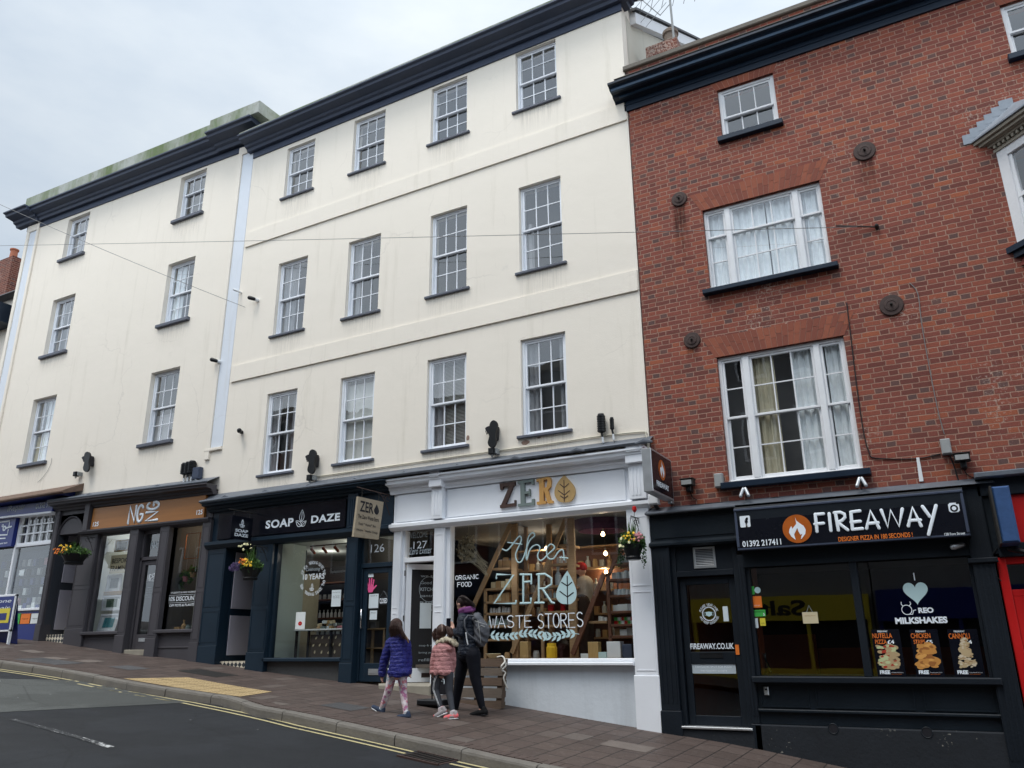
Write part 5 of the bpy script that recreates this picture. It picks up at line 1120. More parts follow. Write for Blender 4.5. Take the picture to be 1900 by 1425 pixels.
for i in range(3):
    p, q = Vector(OP[i]), Vector(OP[i+1]); d_ = (q-p).normalized(); L = (q-p).length; n_ = Vector((d_.y, -d_.x)); n = max(4, int(L/.15))
    for r_ in range(9):
        zt = 4.82-r_*.085; o0 = -.02-r_*.035; o1 = .02-r_*.035; off_ = .5*(r_ % 2)
        for k in range(-1, n):
            a_ = max(0, (k+off_)/n); b_ = min(1, (k+off_+.96)/n)
            if b_ <= a_: continue
            A_ = p+d_*L*a_; B_ = p+d_*L*b_; C_ = (A_+B_)/2
            mb.add([(A_.x+n_.x*o0,A_.y+n_.y*o0,zt),(B_.x+n_.x*o0,B_.y+n_.y*o0,zt),(B_.x+n_.x*o1,B_.y+n_.y*o1,zt-.12),(C_.x+n_.x*o1,C_.y+n_.y*o1,zt-.14),(A_.x+n_.x*o1,A_.y+n_.y*o1,zt-.12)], [(4,3,2,1,0)])
mb.prism([(1.5,4.81),(3.6,4.81),(2.9,4.0),(2.2,4.0)], -.02, 0); mb.build('hung_tiles', M['tile'], orl)
# cornice, parapet
mb = MB(); mb.sweepx([(y, z+9.24) for y, z in [(0,0),(-.05,0),(-.08,.03),(-.17,.05),(-.19,.09),(-.32,.11),(-.35,.15),(-.41,.17),(-.41,.21),(-.0,.24)]], -4.02, 7.0); mb.box(-3.86, 7.0, -.035, .01, 9.04, 9.245); mb.box(-3.86, 7, -.05, 0, 9.15, 9.17); mb.build('cornice', M['navy'], C); mb = MB(); mb.bev(-3.99, 7, -.345, -.30, 9.30, 9.355, .004); mb.bev(-3.9, 7, -.185, -.15, 9.255, 9.285, .004); mb.build('cornice_highlight', M['navy_highlight'], C)  # moulding strips in lighter navy, painting in the cornice's highlight
mb = MB(); mb.bev(-3.84, 7.0, -.06, .35, 9.90, 10.0, .015); mb.bev(-3.9, 7.0, -.40, -.0, 9.482, 9.50, .006); mb.build('coping', M['coping'], C)
mb = MB(); mb.quad((-3.8,.35,9.6),(7,.35,9.6),(7,3.2,10.6),(-3.8,3.2,10.6)); mb.quad((-3.8,6.5,9.6),(7,6.5,9.6),(7,3.2,10.6),(-3.8,3.2,10.6)); mb.build('roof', M['slate'], C)
mb = MB(); mb.box(-3.75, 7, .31, 3.0, 5.0-.3, 5.0-.2); mb.box(-3.75, 7, .31, 3.0, 7.3, 7.4); mb.box(-3.75, 7, 3.0, 3.1, 1.9, 9.7); mb.box(.6, .7, .31, 3.0, 1.9, 9.7); mb.box(-3.75, 7, .31, 6.4, 1.76, 1.86); mb.box(-3.75, 7, .31, 3.0, 8.95, 9.0); mb.build('upstairs_rooms', M['roomdark'], C)
# chimney with cowl
ch = F(1238, 90, .9); t_ = MB(); cx0, cx1 = F(1204, 100, .9)[0], F(1262, 90, .9)[0]; t_.box(cx0, cx1, .7, 1.3, 9.3, ch[1]+.02)
cho = t_.build('chimney', M['oldbrick'], C); pc = ((cx0+cx1)/2+.12, 1.0, ch[1]+.12)
t_ = MB(); t_.lathe(pc, [(.15,0),(.15,.05),(.13,.08),(.13,.22),(.155,.24),(.155,.30),(.10,.36),(.0,.38)], 14); t_.build('chimney_pot', M['oldpot'], cho)
ae = empty('television_aerial', (pc[0]-.18, .8, 9.9), 'television aerial mast above the brick building chimney', 'aerial')
mb = MB(); mx_ = F(1250, 60, .8)[0]; mb.tube([(mx_, .8, 9.7), (mx_-.03, .8, 14.2)], .022, 6); mb.build('mast', M['greybox'], ae)
mb = MB(); zt = F(1250, 8, .8)[1]
mb.tube([(mx_-.7, .5, zt+.15), (mx_+.9, 1.1, zt+.35)], .012, 5)
for i in range(9): 
    u = i/8; x = mx_-.7+1.6*u; y = .5+.6*u; z = zt+.15+.2*u; mb.tube([(x-.12, y+.18, z-.10), (x+.12, y-.18, z+.10)], .007, 4)
mb.build('antenna', M['greybox'], ae)
mb = MB(); a = F(1182, -8, .8); b = F(1222, 22, .8); mb.tube([(a[0], .8, a[1]), (b[0], .9, b[1])], .01, 5)
for i in range(5):
    u = i/4; x = a[0]+(b[0]-a[0])*u; z = a[1]+(b[1]-a[1])*u; mb.tube([(x-.25, .75, z-.28), (x+.15, .85, z+.2)], .007, 4)
mb.tube([(b[0], .9, b[1]), (mx_, .8, b[1]+.1)], .009, 4); mb.build('antenna', M['greybox'], ae)
# --- black pizza shopfront
K = M['black']
mb = MB(); mb.bev(-3.86, -2.56, -.10, .05, 1.42, 1.86, .006); mb.box(-3.80, -2.64, -.112, -.10, 1.50, 1.515); mb.box(-3.8, -2.64, -.112, -.10, 1.78, 1.795); mb.sweepx([(-.1,1.36),(-.16,1.39),(-.16,1.42),(-.1,1.46)], -3.88, -2.56)
mb.bev(-2.56, .55, -.08, .05, 1.02, 1.86, .006); mb.build('fascia_board', M['blackchip'], C, label='black fascia over the takeaway')
mb = MB(); mb.add([(-3.9,-.20,1.87),(.6,-.20,1.87),(.6,0,1.97),(-3.9,0,1.97)], [(0,1,2,3)]); mb.bev(-3.9, -2.57, -.21, -.02, 1.845, 1.88, .008); mb.build('lead_flashing', M['lead'], C)
# sign box, face leaning forward a touch
x0, x1 = -2.57, .24; zb0, zt0 = 1.235, 1.80
mb = MB(); fr_ = .045
mb.sweepx([(-.06, zb0-.0), (-.22, zb0), (-.27, zb0+.03), (-.30, zt0-.02), (-.26, zt0+.03), (-.06, zt0+.06)], x0, x1); sg = mb.build('sign_box', M['black'], C, label='black illuminated sign box reading FIREAWAY')
mb = MB(); mb.bev(x0, x1, -.31, -.25, zt0-.035, zt0, .008); mb.bev(x0, x1, -.29, -.24, zb0, zb0+.04, .008); mb.bev(x0, x0+.035, -.30, -.24, zb0+.04, zt0-.035, .006); mb.bev(x1-.035, x1, -.30, -.24, zb0+.04, zt0-.035, .006); mb.build('sign_frame', M['slateblue'], sg)
mb = MB(); mb.quad((x0+.03,-.292,zb0+.03),(x1-.03,-.292,zb0+.03),(x1-.03,-.292,zt0-.02),(x0+.03,-.292,zt0-.02)); mb.build('sign_face', M['blackgloss'], sg)
yy = -.297
def pf(a, b, y): q = F(a, b, y); return (q[0], y, q[1])
Lz = lambda *P: [(1500+a/5.9375, 900+b/5.9375) for a, b in P]
fw = {'F': [Lz((75,322),(95,512)), Lz((75,325),(165,316)), Lz((72,430),(165,421))], 'I': [Lz((228,315),(248,503))],
      'R': [Lz((298,310),(330,498)), Lz((285,305),(350,300),(395,318),(403,355),(372,390),(320,410)), Lz((320,410),(432,494))],
      'E': [Lz((467,300),(486,488)), Lz((467,298),(566,285)), Lz((470,410),(570,400)), Lz((486,489),(594,480))],
      'A': [Lz((642,478),(682,282),(778,474)), Lz((655,425),(766,415))], 'W': [Lz((802,277),(875,466),(905,277),(1000,458),(1034,264))],
      'A2': [Lz((1102,452),(1145,247),(1242,450)), Lz((1115,392),(1232,385))], 'Y': [Lz((1257,237),(1335,345)), Lz((1405,227),(1325,545))]}
for nm_, pls in fw.items():
    mb = MB()
    for P in pls: mb.tube([pf(a, b, yy-.004) for a, b in P], .0215, 10, .25)
    mb.smooth = True; mb.build('letter', M['vinyl'], sg)
q = fit(1555, 996.5, 1694, 996, yy); text('DESIGNER PIZZA IN 180 SECONDS !', *q, yy, M['orange'], sg, bold=.012)
q = fit(1377, 1004, 1450, 1010.5, yy); text('01392 217411', *q, yy, M['vinyl'], sg, bold=.02, sl=0)
q = fit(1752, 989, 1791, 991.5, yy); text('128 Fore Street', *q, yy, M['vinyl'], sg, bold=.01)
c_ = F(1479, 981, yy); mb = MB(); mb.disc(c_[0], yy-.002, c_[1], .187, .006, 40); dc = mb.build('flame_disc', M['darkorange'], sg)
def flame(parent, cx, cz, s, y, mat, inner, face='-Y'):
    out = [(-.05,1.0),(.02,.72),(.22,.52),(.55,.25),(.70,-.1),(.62,-.45),(.30,-.82),(.22,-.86),(.28,-.62),(.40,-.42),(.22,-.50),(.10,-.25),(.02,.10),(-.12,-.15),(-.30,-.45),(-.22,-.90),(-.55,-.60),(-.70,-.25),(-.62,.05),(-.45,.30),(-.40,.05),(-.25,.20),(-.02,.45)]
    mb = MB()
    if face == '-Y': mb.prism([(cx+a*s, cz+b*s) for a, b in out], y-.003, y+.002)
    else: mb.prismx([(cx+a*s, cz+b*s) for a, b in out], y-.001, y+.004)
    return mb.build('flame_emblem', mat, parent)
flame(dc, c_[0], c_[1]-.005, .155, yy-.003, M['vinyl'], None)
q = fit(1372, 958, 1393, 977.5, yy); mb = MB(); mb.prism([(q[0]+.01,q[2]),(q[1]-.01,q[2]),(q[1],q[2]+.01),(q[1],q[3]-.01),(q[1]-.01,q[3]),(q[0]+.01,q[3]),(q[0],q[3]-.01),(q[0],q[2]+.01)], yy-.002, yy+.002); ic = mb.build('square_emblem', M['vinyl'], sg)
text('f', q[0]+.065, q[1]-.025, q[2]-.0, q[3]-.025, yy-.003, M['blackgloss'], ic, bold=.06)
q = fit(1756, 930.5, 1784, 953, yy); cx, cz = (q[0]+q[1])/2, (q[2]+q[3])/2; hh = (q[1]-q[0])/2-.01
mb = MB(); mb.prism([(cx-hh,cz-hh+.02),(cx-hh+.02,cz-hh),(cx+hh-.02,cz-hh),(cx+hh,cz-hh+.02),(cx+hh,cz+hh-.02),(cx+hh-.02,cz+hh),(cx-hh+.02,cz+hh),(cx-hh,cz+hh-.02)], yy-.002, yy+.002); ic = mb.build('camera_emblem', M['vinyl'], sg)
mb = MB(); mb.disc(cx, yy-.0035, cz-.01, .044, .003); mb.box(cx+.03, cx+.055, yy-.004, yy-.002, cz+.04, cz+.06); i2 = mb.build('emblem_cutout', M['blackgloss'], ic); mb = MB(); mb.disc(cx, yy-.005, cz-.01, .024, .003); mb.build('emblem_cutout', M['vinyl'], ic)
# pilasters, frames
def fluted(a, b, zt, y=-.12):
    mb = MB(); zb = PV((a+b)/2, -.1)-.1; mb.bev(a, b, y, .1, zb+.4, zt, .006); mb.bev(a-.02, b+.02, y-.02, .1, zb, zb+.4, .008)
    n = max(2, int((b-a)/.06))
    for i in range(n): x = a+(b-a)*(i+.5)/n; mb.box(x-.012, x+.012, y-.008, y, zb+.5, zt-.15)
    if a > 0: mb.bev(.16, .48, -.16, .05, .92, .98, .01)
    mb.build('shop_pilaster', K, C)
fluted(-3.86, -3.60, 1.40); fluted(-2.64, -2.55, 1.2, -.08); fluted(.20, .44, 1.86, -.12)
mb = MB(); zb = -1.06; mb.bev(-3.60, -3.53, -.05, .12, zb, 1.38, .006); mb.bev(-2.71, -2.64, -.05, .12, zb, 1.38, .006); mb.bev(-3.53, -2.71, -.05, .12, .94, 1.02, .006); mb.bev(-3.53, -2.71, -.02, .05, 1.02, 1.38, .004); mb.build('door_frame', M['black'], C, label='black door frame of the takeaway')
mb = MB(); q = fit(1285, 1016, 1329, 1053, -.03); x0, x1, z0, z1 = q; mb.bev(x0, x1, -.035, -.02, z0, z0+.03, .003); mb.bev(x0, x1, -.035, -.02, z1-.03, z1, .003); mb.bev(x0, x0+.03, -.035, -.02, z0+.03, z1-.03, .003); mb.bev(x1-.03, x1, -.035, -.02, z0+.03, z1-.03, .003)
for i in range(10): z = z0+.035+i*(z1-z0-.07)/10; mb.add([(x0+.03,-.034,z),(x1-.03,-.034,z),(x1-.03,-.022,z+.016),(x0+.03,-.022,z+.016)], [(0,1,2,3)])
mb.build('vent_grille', M['alu'], C)
d = MB(); zt = .93
for a, b, c, e in ((-3.52, -3.43, zb+.03, zt), (-2.81, -2.72, zb+.03, zt), (-3.43, -2.81, zt-.10, zt), (-3.43, -2.81, -.24, -.08), (-3.43, -2.81, zb+.03, zb+.16)): d.bev(a, b, .02, .07, c, e, .005)
dr = d.build('shop_door', M['black'], C, label='black glazed takeaway door with web address')
g1 = pane(dr, -3.43, -2.81, -.08, zt-.10, .045, mat='darkglass'); pane(dr, -3.43, -2.81, zb+.16, -.24, .045, mat='darkglass')
text('FIREAWAY.CO.UK', *fit(1281.5, 1194, 1363, 1204, .04), .016, M['vinyl'], dr, bold=.02)
cc_ = F(1315.5, 1139, .04); mb = MB(); mb.ring(cc_[0], .040, cc_[1], .088, .098); mb.ring(cc_[0], .040, cc_[1], .082, .086); e_ = mb.build('round_sticker', M['vinyl'], dr)
mb = MB(); mb.prism([(cc_[0]+a*.05, cc_[1]+b*.05) for a, b in ((-.9,.45),(0,.62),(.9,.45),(.85,-.35),(0,-.75),(-.85,-.35))], .037, .040); mb.ring(cc_[0]-.05, .040, cc_[1], .018, .023); mb.ring(cc_[0]+.05, .040, cc_[1], .018, .023); mb.build('mask_emblem', M['mint'], dr)
ring_text('PLEASE WEAR MASK', cc_[0], cc_[1], .125, .04, .03, M['vinyl'], e_, 165, 15); ring_text('AND KEEP DISTANCE', cc_[0], cc_[1], .125, .04, .03, M['vinyl'], e_, 195, 345, True)
mb = MB(); q = fit(1283, 1231.5, 1366, 1250, .03); mb.box(q[0], q[1], .034, .04, q[2], q[3]); pl = mb.build('notice', M['faint'], dr, label='grey blue strip notice across the takeaway door'); text('FANTASTIC SPOT FOR PIZZA', q[0]+.05, q[1]-.05, q[2]+.075, q[2]+.10, .033, M['vinyl'], pl); text('THE FOODIEST SOCIETY', q[0]+.12, q[1]-.12, q[2]+.025, q[2]+.045, .033, M['vinyl'], pl)
mb = MB(); mb.box(-2.80, -2.75, .010, .018, -.12, .01+.0); mb.build('door_sticker', M['orange'], dr); mb = MB(); mb.box(-2.93, -2.86, .034, .04, .32, .52); mb.build('door_sticker', M['paper'], dr); mb = MB(); mb.box(-3.30, -2.98, .012, .02, -.16, -.10); mb.box(-3.3, -2.98, .008, .02, -.105, -.095); mb.build('letterbox', M['blackplastic'], dr)
mb = MB(); mb.bev(-3.6, -2.64, -.14, .1, zb-.0, zb+.03, .006); mb.build('threshold', M['alu'], C)
mb = MB(); mb.bev(-3.62, -2.62, -.11, .15, PV(-3, 0)-.2, zb-.001, .02); mb.bev(-2.62, .22, -.10, .15, PV(.2, 0)-.3, -.98, .015); mb.build('plinth', M['riser'], C)
mb = MB(); x0, xm, x1 = -2.53, -1.19, .19
mb.bev(x0-.02, x0+.03, -.03, .09, -.39, 1.03, .005); mb.bev(xm-.015, xm+.075, -.06, .09, -.39, 1.03, .008); mb.bev(x1-.03, x1+.01, -.03, .09, -.39, 1.03, .005); mb.bev(x0-.02, x1, -.05, .09, 1.02, 1.10, .006)
mb.bev(x0-.05, x1+.09, -.17, .1, -.47, -.39, .012); mb.build('shop_window_frame', K, C)
mb = MB(); mb.bev(x0-.02, x1+.01, -.05, .12, -.98, -.471, .005)
for a, b in ((x0+.02, -1.9), (-1.82, -.68), (-.58, x1-.02)):
    mb.box(a, b, -.062, -.05, -.53, -.515); mb.box(a, b, -.062, -.05, -.77, -.755); mb.box(a, a+.015, -.062, -.05, -.755, -.53); mb.box(b-.015, b, -.062, -.05, -.755, -.53)
mb.bev(x0-.02, x1+.03, -.10, -.0, -.83, -.79, .01); mb.build('stall_riser', M['blackchip'], C)
for px_, py_ in ((1546, 1352), (1720, 1359)):
    c_ = F(px_, py_, -.1); mb = MB(); mb.tube([(c_[0]+.058*math.cos(a/10*math.pi), -.104, c_[1]+.058*math.sin(a/10*math.pi)) for a in range(21)], .005, 6, 1, caps=False); h_ = mb.build('vent_hole', M['blackchip'], C); mb = MB(); mb.disc(c_[0], -.1035, c_[1], .056, .002); mb.build('opening', M['ink'], h_)
ga = pane(C, x0+.03, xm-.015, -.39, 1.03, .03, 'shop_window', 'darkglass', label='left takeaway window with small stickers'); gb = pane(C, xm+.075, x1-.03, -.39, 1.03, .03, 'shop_window', 'darkglass', label='right takeaway window advertising milkshakes')
yv = .024
c_ = F(1699, 1098, yv); h_ = .145; mb = MB(); P = []
for i in range(40):
    a = 2*math.pi*i/40; P.append((c_[0]+.0095*16*math.sin(a)**3*.93, c_[1]+.0095*(13*math.cos(a)-5*math.cos(2*a)-2*math.cos(3*a)-math.cos(4*a))))
mb.prism(P, yv-.002, yv+.001); mb.build('heart_emblem', M['mint'], gb)
text('MILKSHAKES', *fit(1660, 1146, 1759, 1156, yv), yv, M['vinyl'], gb, bold=.05); text('REO', *fit(1703, 1127.5, 1733, 1137, yv), yv, M['vinyl'], gb, bold=.05); text('I', *fit(1694, 1063, 1698.5, 1077, yv), yv, M['vinyl'], gb, bold=.05)
c_ = F(1682.5, 1131.5, yv); mb = MB(); mb.ring(c_[0], yv, c_[1], .052, .062)
for s_ in (-1, 1): mb.tube([(c_[0]+s_*.035, yv, c_[1]+.045), (c_[0]+s_*.055, yv, c_[1]+.07), (c_[0]+s_*.05, yv, c_[1]+.095)], .005, 5, .3)
mb.tube([(c_[0]+.02, yv, c_[1]-.055), (c_[0]+.06, yv, c_[1]-.055), (c_[0]+.075, yv, c_[1]-.01), (c_[0]+.10, yv, c_[1]-.005)], .005, 5, .3); mb.build('lettering', M['vinyl'], gb)
interior(C, -3.65, .45, .16, 4.0, -1.05, 1.25, ['roomblack', 'roomorange', 'roomblack', 'lino', 'roomdark'])
mb = MB(); mb.box(-2.62, -2.5, .16, .45, -1.05, 1.2); mb.box(-2.9, -2.0, 1.6, 1.75, -1.05, .15); mb.box(-2.0, .3, 1.8, 2.1, -1.05, -.05); mb.build('counter', M['roomorange'], C)
# --- red shop to the right
mb = MB(); mb.bev(.40, 7, -.26, .0, 1.93, 2.0, .012); mb.build('shop_cornice', M['lead'], C, label='grey lead cornice over the red shop')
mb = MB(); mb.bev(.40, 7, -.12, .0, 1.72, 1.93, .006); mb.bev(.50, 7, -.10, .02, .98, 1.14, .006); mb.build('fascia_moulding', K, C)
mb = MB(); mb.bev(.50, 7, -.07, .02, 1.14, 1.72, .006); fb = mb.build('fascia_board', M['red'], C, label='red fascia at the right edge'); 
c_ = (1.28, 1.42); mb = MB(); mb.disc(c_[0], -.08, c_[1], .30, .008, 40); o_ = mb.build('oval_emblem', M['ink'], fb); mb = MB(); mb.ring(c_[0], -.083, c_[1], .27, .30); mb.build('gold_ring', M['leafwood'], o_)
mb = MB(); mb.bev(.46, .56, -.06, .1, PV(.5, 0)-.2, .98, .006); mb.bev(.56, 3.0, -.03, .1, .90, .98, .006); mb.bev(.56, 3.0, -.03, .1, .52, .60, .006); mb.bev(.56, 3.0, -.03, .1, PV(.8, 0)-.4, -.60, .006); mb.bev(.56, .70, -.03, .1, -.6, .52, .006); mb.bev(3.0, 7, -.03, .1, -3, 1.0, .006); mb.build('shop_window_frame', M['red'], C, label='red frame of the far right shop')
pane(C, .56, 3.0, .60, .90, .05, 'transom_glass', 'darkglass'); pane(C, .70, 3.0, -.6, .52, .05, 'shop_window', 'darkglass', label='window of the red shop'); interior(C, .5, 3.0, .16, 3, -1.8, 1.7, ['roomblack']*5)
mb = MB(); mb.box(.45, 7, .05, .15, 1.0, 1.95); mb.build('backing', M['roomblack'], C)

# ================================================================ neighbour far left
N = empty('cream_house', (-25.5, 1, G(-25)), 'lower cream house at the far left edge with brick chimney', 'house')
mb = MB(); mb.box(-40, -22.42, .3, 7, G(-40)-3, 9.9); mb.build('wall', M['cream'], N)
mb = MB(); mb.prismx([(.05,9.95),(.0,9.88),(7.2,9.88),(7.2,9.95),(3.6,11.6)], -40, -22.42); rf = mb.build('roof', M['slate'], N)
a = F(-5, 548, 2.6); b = F(38, 480, 2.6); mb = MB(); mb.box(F(2,500,2.6)[0], F(36,500,2.6)[0], 2.3, 3.1, 10.2, b[1]-.02); cq = mb.build('chimney', M['oldbrick'], rf)
mb = MB(); mb.lathe((F(26, 470, 2.6)[0], 2.6, b[1]-.03), [(.16,0),(.16,.06),(.13,.1),(.12,.45),(.15,.47),(.15,.52)], 14); mb.build('chimney_pot', M['pot'], cq)
a = F(0, 575, .1); mb = MB(); mb.bev(-26, -22.6, -.25, .3, a[1]-.55, a[1]-.1, .03); mb.bev(-26, -22.62, -.35, .3, a[1]-.1, a[1]+.02, .03); mb.build('bay_hood', M['navy'], N)

# ================================================================ opposite side of the street (seen mirrored in the glass)
OY = -14.2
def opp(x0, x1, h, mat, fas, txt, tmat, label, rows, sign_z=(1.0, 1.9), pitch=False):
    o = empty('opposite_building', ((x0+x1)/2, OY, RD(x0, YR)), label, 'building'); g = RD((x0+x1)/2, YR)
    mb = MB(); mb.box(x0+.02, x1-.02, OY-8, OY, g-1.5, h); mb.build('wall', M[mat], o)
    if pitch:
        mb = MB(); mb.prism([(x0-.3, h), (x1+.3, h), ((x0+x1)/2, h+2.2)], OY-8, OY+.3); mb.build('gable', M['slate'], o)
    mb = MB(); mb.box(x0-.1, x1+.1, OY, OY+.45, h-.35, h); mb.build('cornice', M['stone'], o)
    mb = MB(); mb.box(x0+.1, x1-.1, OY, OY+.25, sign_z[0], sign_z[1]); f = mb.build('fascia_board', M[fas], o)
    if txt: text(txt, x0+(x1-x0)*(.32 if txt == 'Salto' else .2), x0+(x1-x0)*(.66 if txt == 'Salto' else .75), sign_z[0]+.14, sign_z[1]-.12, OY+.256, M[tmat], f, face='+Y', bold=.03)
    mb = MB(); n = max(2, int((x1-x0)/1.7))
    for i in range(n+1):
        x = x0+.15+(x1-x0-.3)*i/n; mb.box(x-.05, x+.05, OY+.0, OY+.18, g, sign_z[0])
    mb.box(x0, x1, OY, OY+.2, g, g+.6); mb.build('shop_window_frame', M[fas], o)
    mb = MB(); mb.box(x0+.2, x1-.2, OY, OY+.06, g+.6, sign_z[0]); mb.build('shop_window', M['roomblack'], o)
    mb = MB(); m3 = MB()
    for r_ in range(rows):
        for i in range(n):
            x = x0+(x1-x0)*(i+.5)/n; z = 3.0+r_*2.7; mb.box(x-.5, x+.5, OY, OY+.05, z, z+1.6); m3.box(x-.42, x+.42, OY+.05, OY+.07, z+.08, z+1.52)
    fr_ = mb.build('window', M['white'], o); m3.build('glass', M['blackgloss'], fr_)
M['render_grey'] = paint('grey_render', (.20,.20,.20), .9, .15, 2, 0); M['darkyellow'] = plain('mustard_fascia', (.62,.50,.04), .5)
opp(-7.6, -2.2, 11.0, 'render_grey', 'darkyellow', 'Salto', 'ink', 'grey shop with a mustard fascia across the street', 3, (.68, 1.38)); opp(-2.2, 6, 9.8, 'render_grey', 'royal', None, 'vinyl', 'rendered shop with a blue fascia across the street', 2, (.62, 1.45))
opp(-15.0, -7.6, 10.2, 'render_grey', 'ink', 'JEWELLERS', 'faint', 'dark brick shop with black fascia across the street', 3, (1.3, 2.4)); opp(-23, -15.0, 9.6, 'oldbrick', 'slateblue', None, 'vinyl', 'brick shop with slate fascia across the street', 2, (1.8, 2.6)); opp(-33, -23.0, 10.4, 'oldbrick', 'navy', None, 'vinyl', 'rendered shop far up the hill across the street', 3, (2.6, 3.4)); opp(6, 16, 9.2, 'oldbrick', 'black', None, 'vinyl', 'brick shop down the hill across the street', 2, (.3, 1.2))
# ================================================================ fixtures on the walls
def single(mb, name, mat, label, cat, group=None, smooth=None):
    o = mb.build(name, mat, None, smooth); recentre(o); return tag(o, label, cat, group)
def thing(name, x, y, z, label, cat, group=None): return empty(name, (x, y, z), label, cat, group)
# round iron tie plates
GP = 'round iron tie plates on the brick wall'
for px_, py_, r_, lab in ((1260, 369, .13, 'rusty round tie plate left of the net curtained window'), (1284, 631, .13, 'rusty round tie plate left of the lowest big window'), (1604, 280, .155, 'rusty round tie plate high on the wall with a rust streak below'), (1654, 566, .155, 'rusty round tie plate in the middle of the plain brickwork')):
    c_ = F(px_, py_, -.02); t_ = thing('tie_plate', c_[0], 0, c_[1], lab, 'tie plate', GP)
    mb = MB(); P = [(r_, 0), (r_, .02), (r_*.95, .03), (r_*.62, .032), (r_*.58, .042), (r_*.40, .045), (r_*.36, .04), (.0, .04)]
    vs = []; n_ = 32
    for rr_, h_ in P:
        for k_ in range(n_): a = 2*math.pi*k_/n_; vs.append((c_[0]+rr_*math.cos(a), -h_, c_[1]+rr_*math.sin(a)))
    mb.add(vs, [(i*n_+k_, i*n_+(k_+1)%n_, (i+1)*n_+(k_+1)%n_, (i+1)*n_+k_) for i in range(len(P)-1) for k_ in range(n_)]); mb.build('plate', M['iron'], t_)
    mb = MB(); mb.tube([(c_[0], -.03, c_[1]), (c_[0], -.075, c_[1])], .018, 6); mb.build('bolt', M['castiron'], t_)
for px_, py_, w_, L_ in ((1260, 372, .13, 1.35), (1604, 284, .13, .75), (1284, 640, .10, .35)):
    c_ = F(px_, py_, 0); mb = MB(); mb.quad((c_[0]-w_,-.004,c_[1]-L_),(c_[0]+w_,-.004,c_[1]-L_),(c_[0]+w_,-.004,c_[1]),(c_[0]-w_,-.004,c_[1])); mb.build('rust_streak', M['ruststreak'], C)
# boot ornaments
GB = 'black boot ornaments on the cream walls'
def boot(px_, py_, s, lab, foot=1.0):
    # outline drawn from the sole: heel below, toe above, shaft leaning left
    c_ = F(px_, py_, -.12); t_ = thing('boot_ornament', c_[0], 0, c_[1], lab, 'ornament', GB)
    def pr(P): return [F(px_+(a-690)/17.8*s, py_+(b-690)/17.8*s, -.12) for a, b in P]
    sole = [(690,1085),(620,1030),(590,930),(620,810),(640,700),(640,560),(640,420),(680,320),(760,275),(830,310),(870,400),(860,500),(820,640),(815,780),(830,900),(800,1010),(750,1070)]
    q_ = smooth_path([(a, 0, b) for a, b in pr(sole+[sole[0]])], 3); mb = MB(); mb.prism([(v[0], v[2]) for v in q_[:-1]], -.17, -.13); mb.build('sole', M['blackplastic'], t_)
    up = [(640,820),(560,640),(500,560),(480,490),(560,440),(640,425),(800,420),(800,640),(780,820)]
    q_ = smooth_path([(a, 0, b) for a, b in pr(up+[up[0]])], 3); mb = MB(); mb.prism([(v[0], v[2]) for v in q_[:-1]], -.13, -.02); mb.build('upper', M['ink'], t_)
    mb = MB(); mb.tube([(a, -.08, b) for a, b in pr([(510,580),(480,650),(460,600),(450,550)])], .006, 5); mb.tube([(a, -.1, b) for a, b in pr([(500,590),(530,640),(500,665)])], .006, 5); mb.build('lace', M['cable'], t_)
boot(579, 858, 1.0, 'black boot ornament above the soap shop sign'); boot(914, 807, 1.12, 'black boot ornament between the two right first floor windows'); boot(162, 858, .82, 'black boot ornament above the arched porch')
# box lamps under the boots
GL = 'small dark box lamps under the boots'
for px_, py_, lab in ((576, 887, 'dark box lamp under the boot over the soap shop'), (914, 838, 'dark box lamp under the boot over the white shop'), (142, 880, 'dark box lamp left of the boot above the arched porch')):
    c_ = F(px_, py_, -.1); t_ = thing('box_lamp', c_[0], 0, c_[1], lab, 'lamp', GL); mb = MB(); mb.bev(c_[0]-.06, c_[0]+.04, -.16, -.05, c_[1]-.05, c_[1]+.06, .012); mb.build('housing', M['blackplastic'], t_)
    mb = MB(); mb.bev(c_[0]+.045, c_[0]+.085, -.12, .0, c_[1]-.04, c_[1]+.05, .01); mb.tube([(c_[0]-.01, -.1, c_[1]-.05), (c_[0]-.01, -.1, c_[1]-.08)], .02, 7); mb.build('bracket', M['greybox'], t_)
# ribbed black connectors
GR = 'ribbed black cable connectors'
def ribbed(px0, py0, px1, py1, lab, tail=True, y=-.08):
    x0, x1, z0, z1 = fit(px0, py0, px1, py1, y); cx_ = (x0+x1)/2; t_ = thing('cable_connector', cx_, 0, z0, lab, 'connector', GR); mb = MB(); n = 7; r_ = (x1-x0)/2
    pr = [(.01, 0), (r_*.8, .02)]
    for i in range(n): z = .03+(z1-z0-.05)*i/n; h = (z1-z0-.05)/n; pr += [(r_, z), (r_, z+h*.55), (r_*.82, z+h*.6), (r_*.82, z+h*.95)]
    pr += [(r_*.7, z1-z0), (.01, z1-z0)]; mb.lathe((cx_, y, z0), pr, 12); mb.build('ribbed_body', M['blackplastic'], t_)
    if tail:
        mb = MB(); mb.tube([(cx_, y, z0), (cx_+.01, y, z0-.06)], .018, 7); mb.build('collar', M['blackplastic'], t_); mb = MB(); mb.tube([(cx_+.01, y, z0-.06), (cx_+.015, y, z0-.15)], .017, 7); mb.build('plug', M['whitebox'], t_); mb = MB(); mb.tube([(cx_+.015, y, z0-.15), (cx_+.03, y, z0-.24)], .006, 5); mb.build('cable', M['cable'], t_)
ribbed(1107.5, 769, 1124, 803, 'larger ribbed black connector on the cream wall near the brick building'); ribbed(1131, 775, 1140, 798, 'slim ribbed black connector on the cream wall near the brick building')
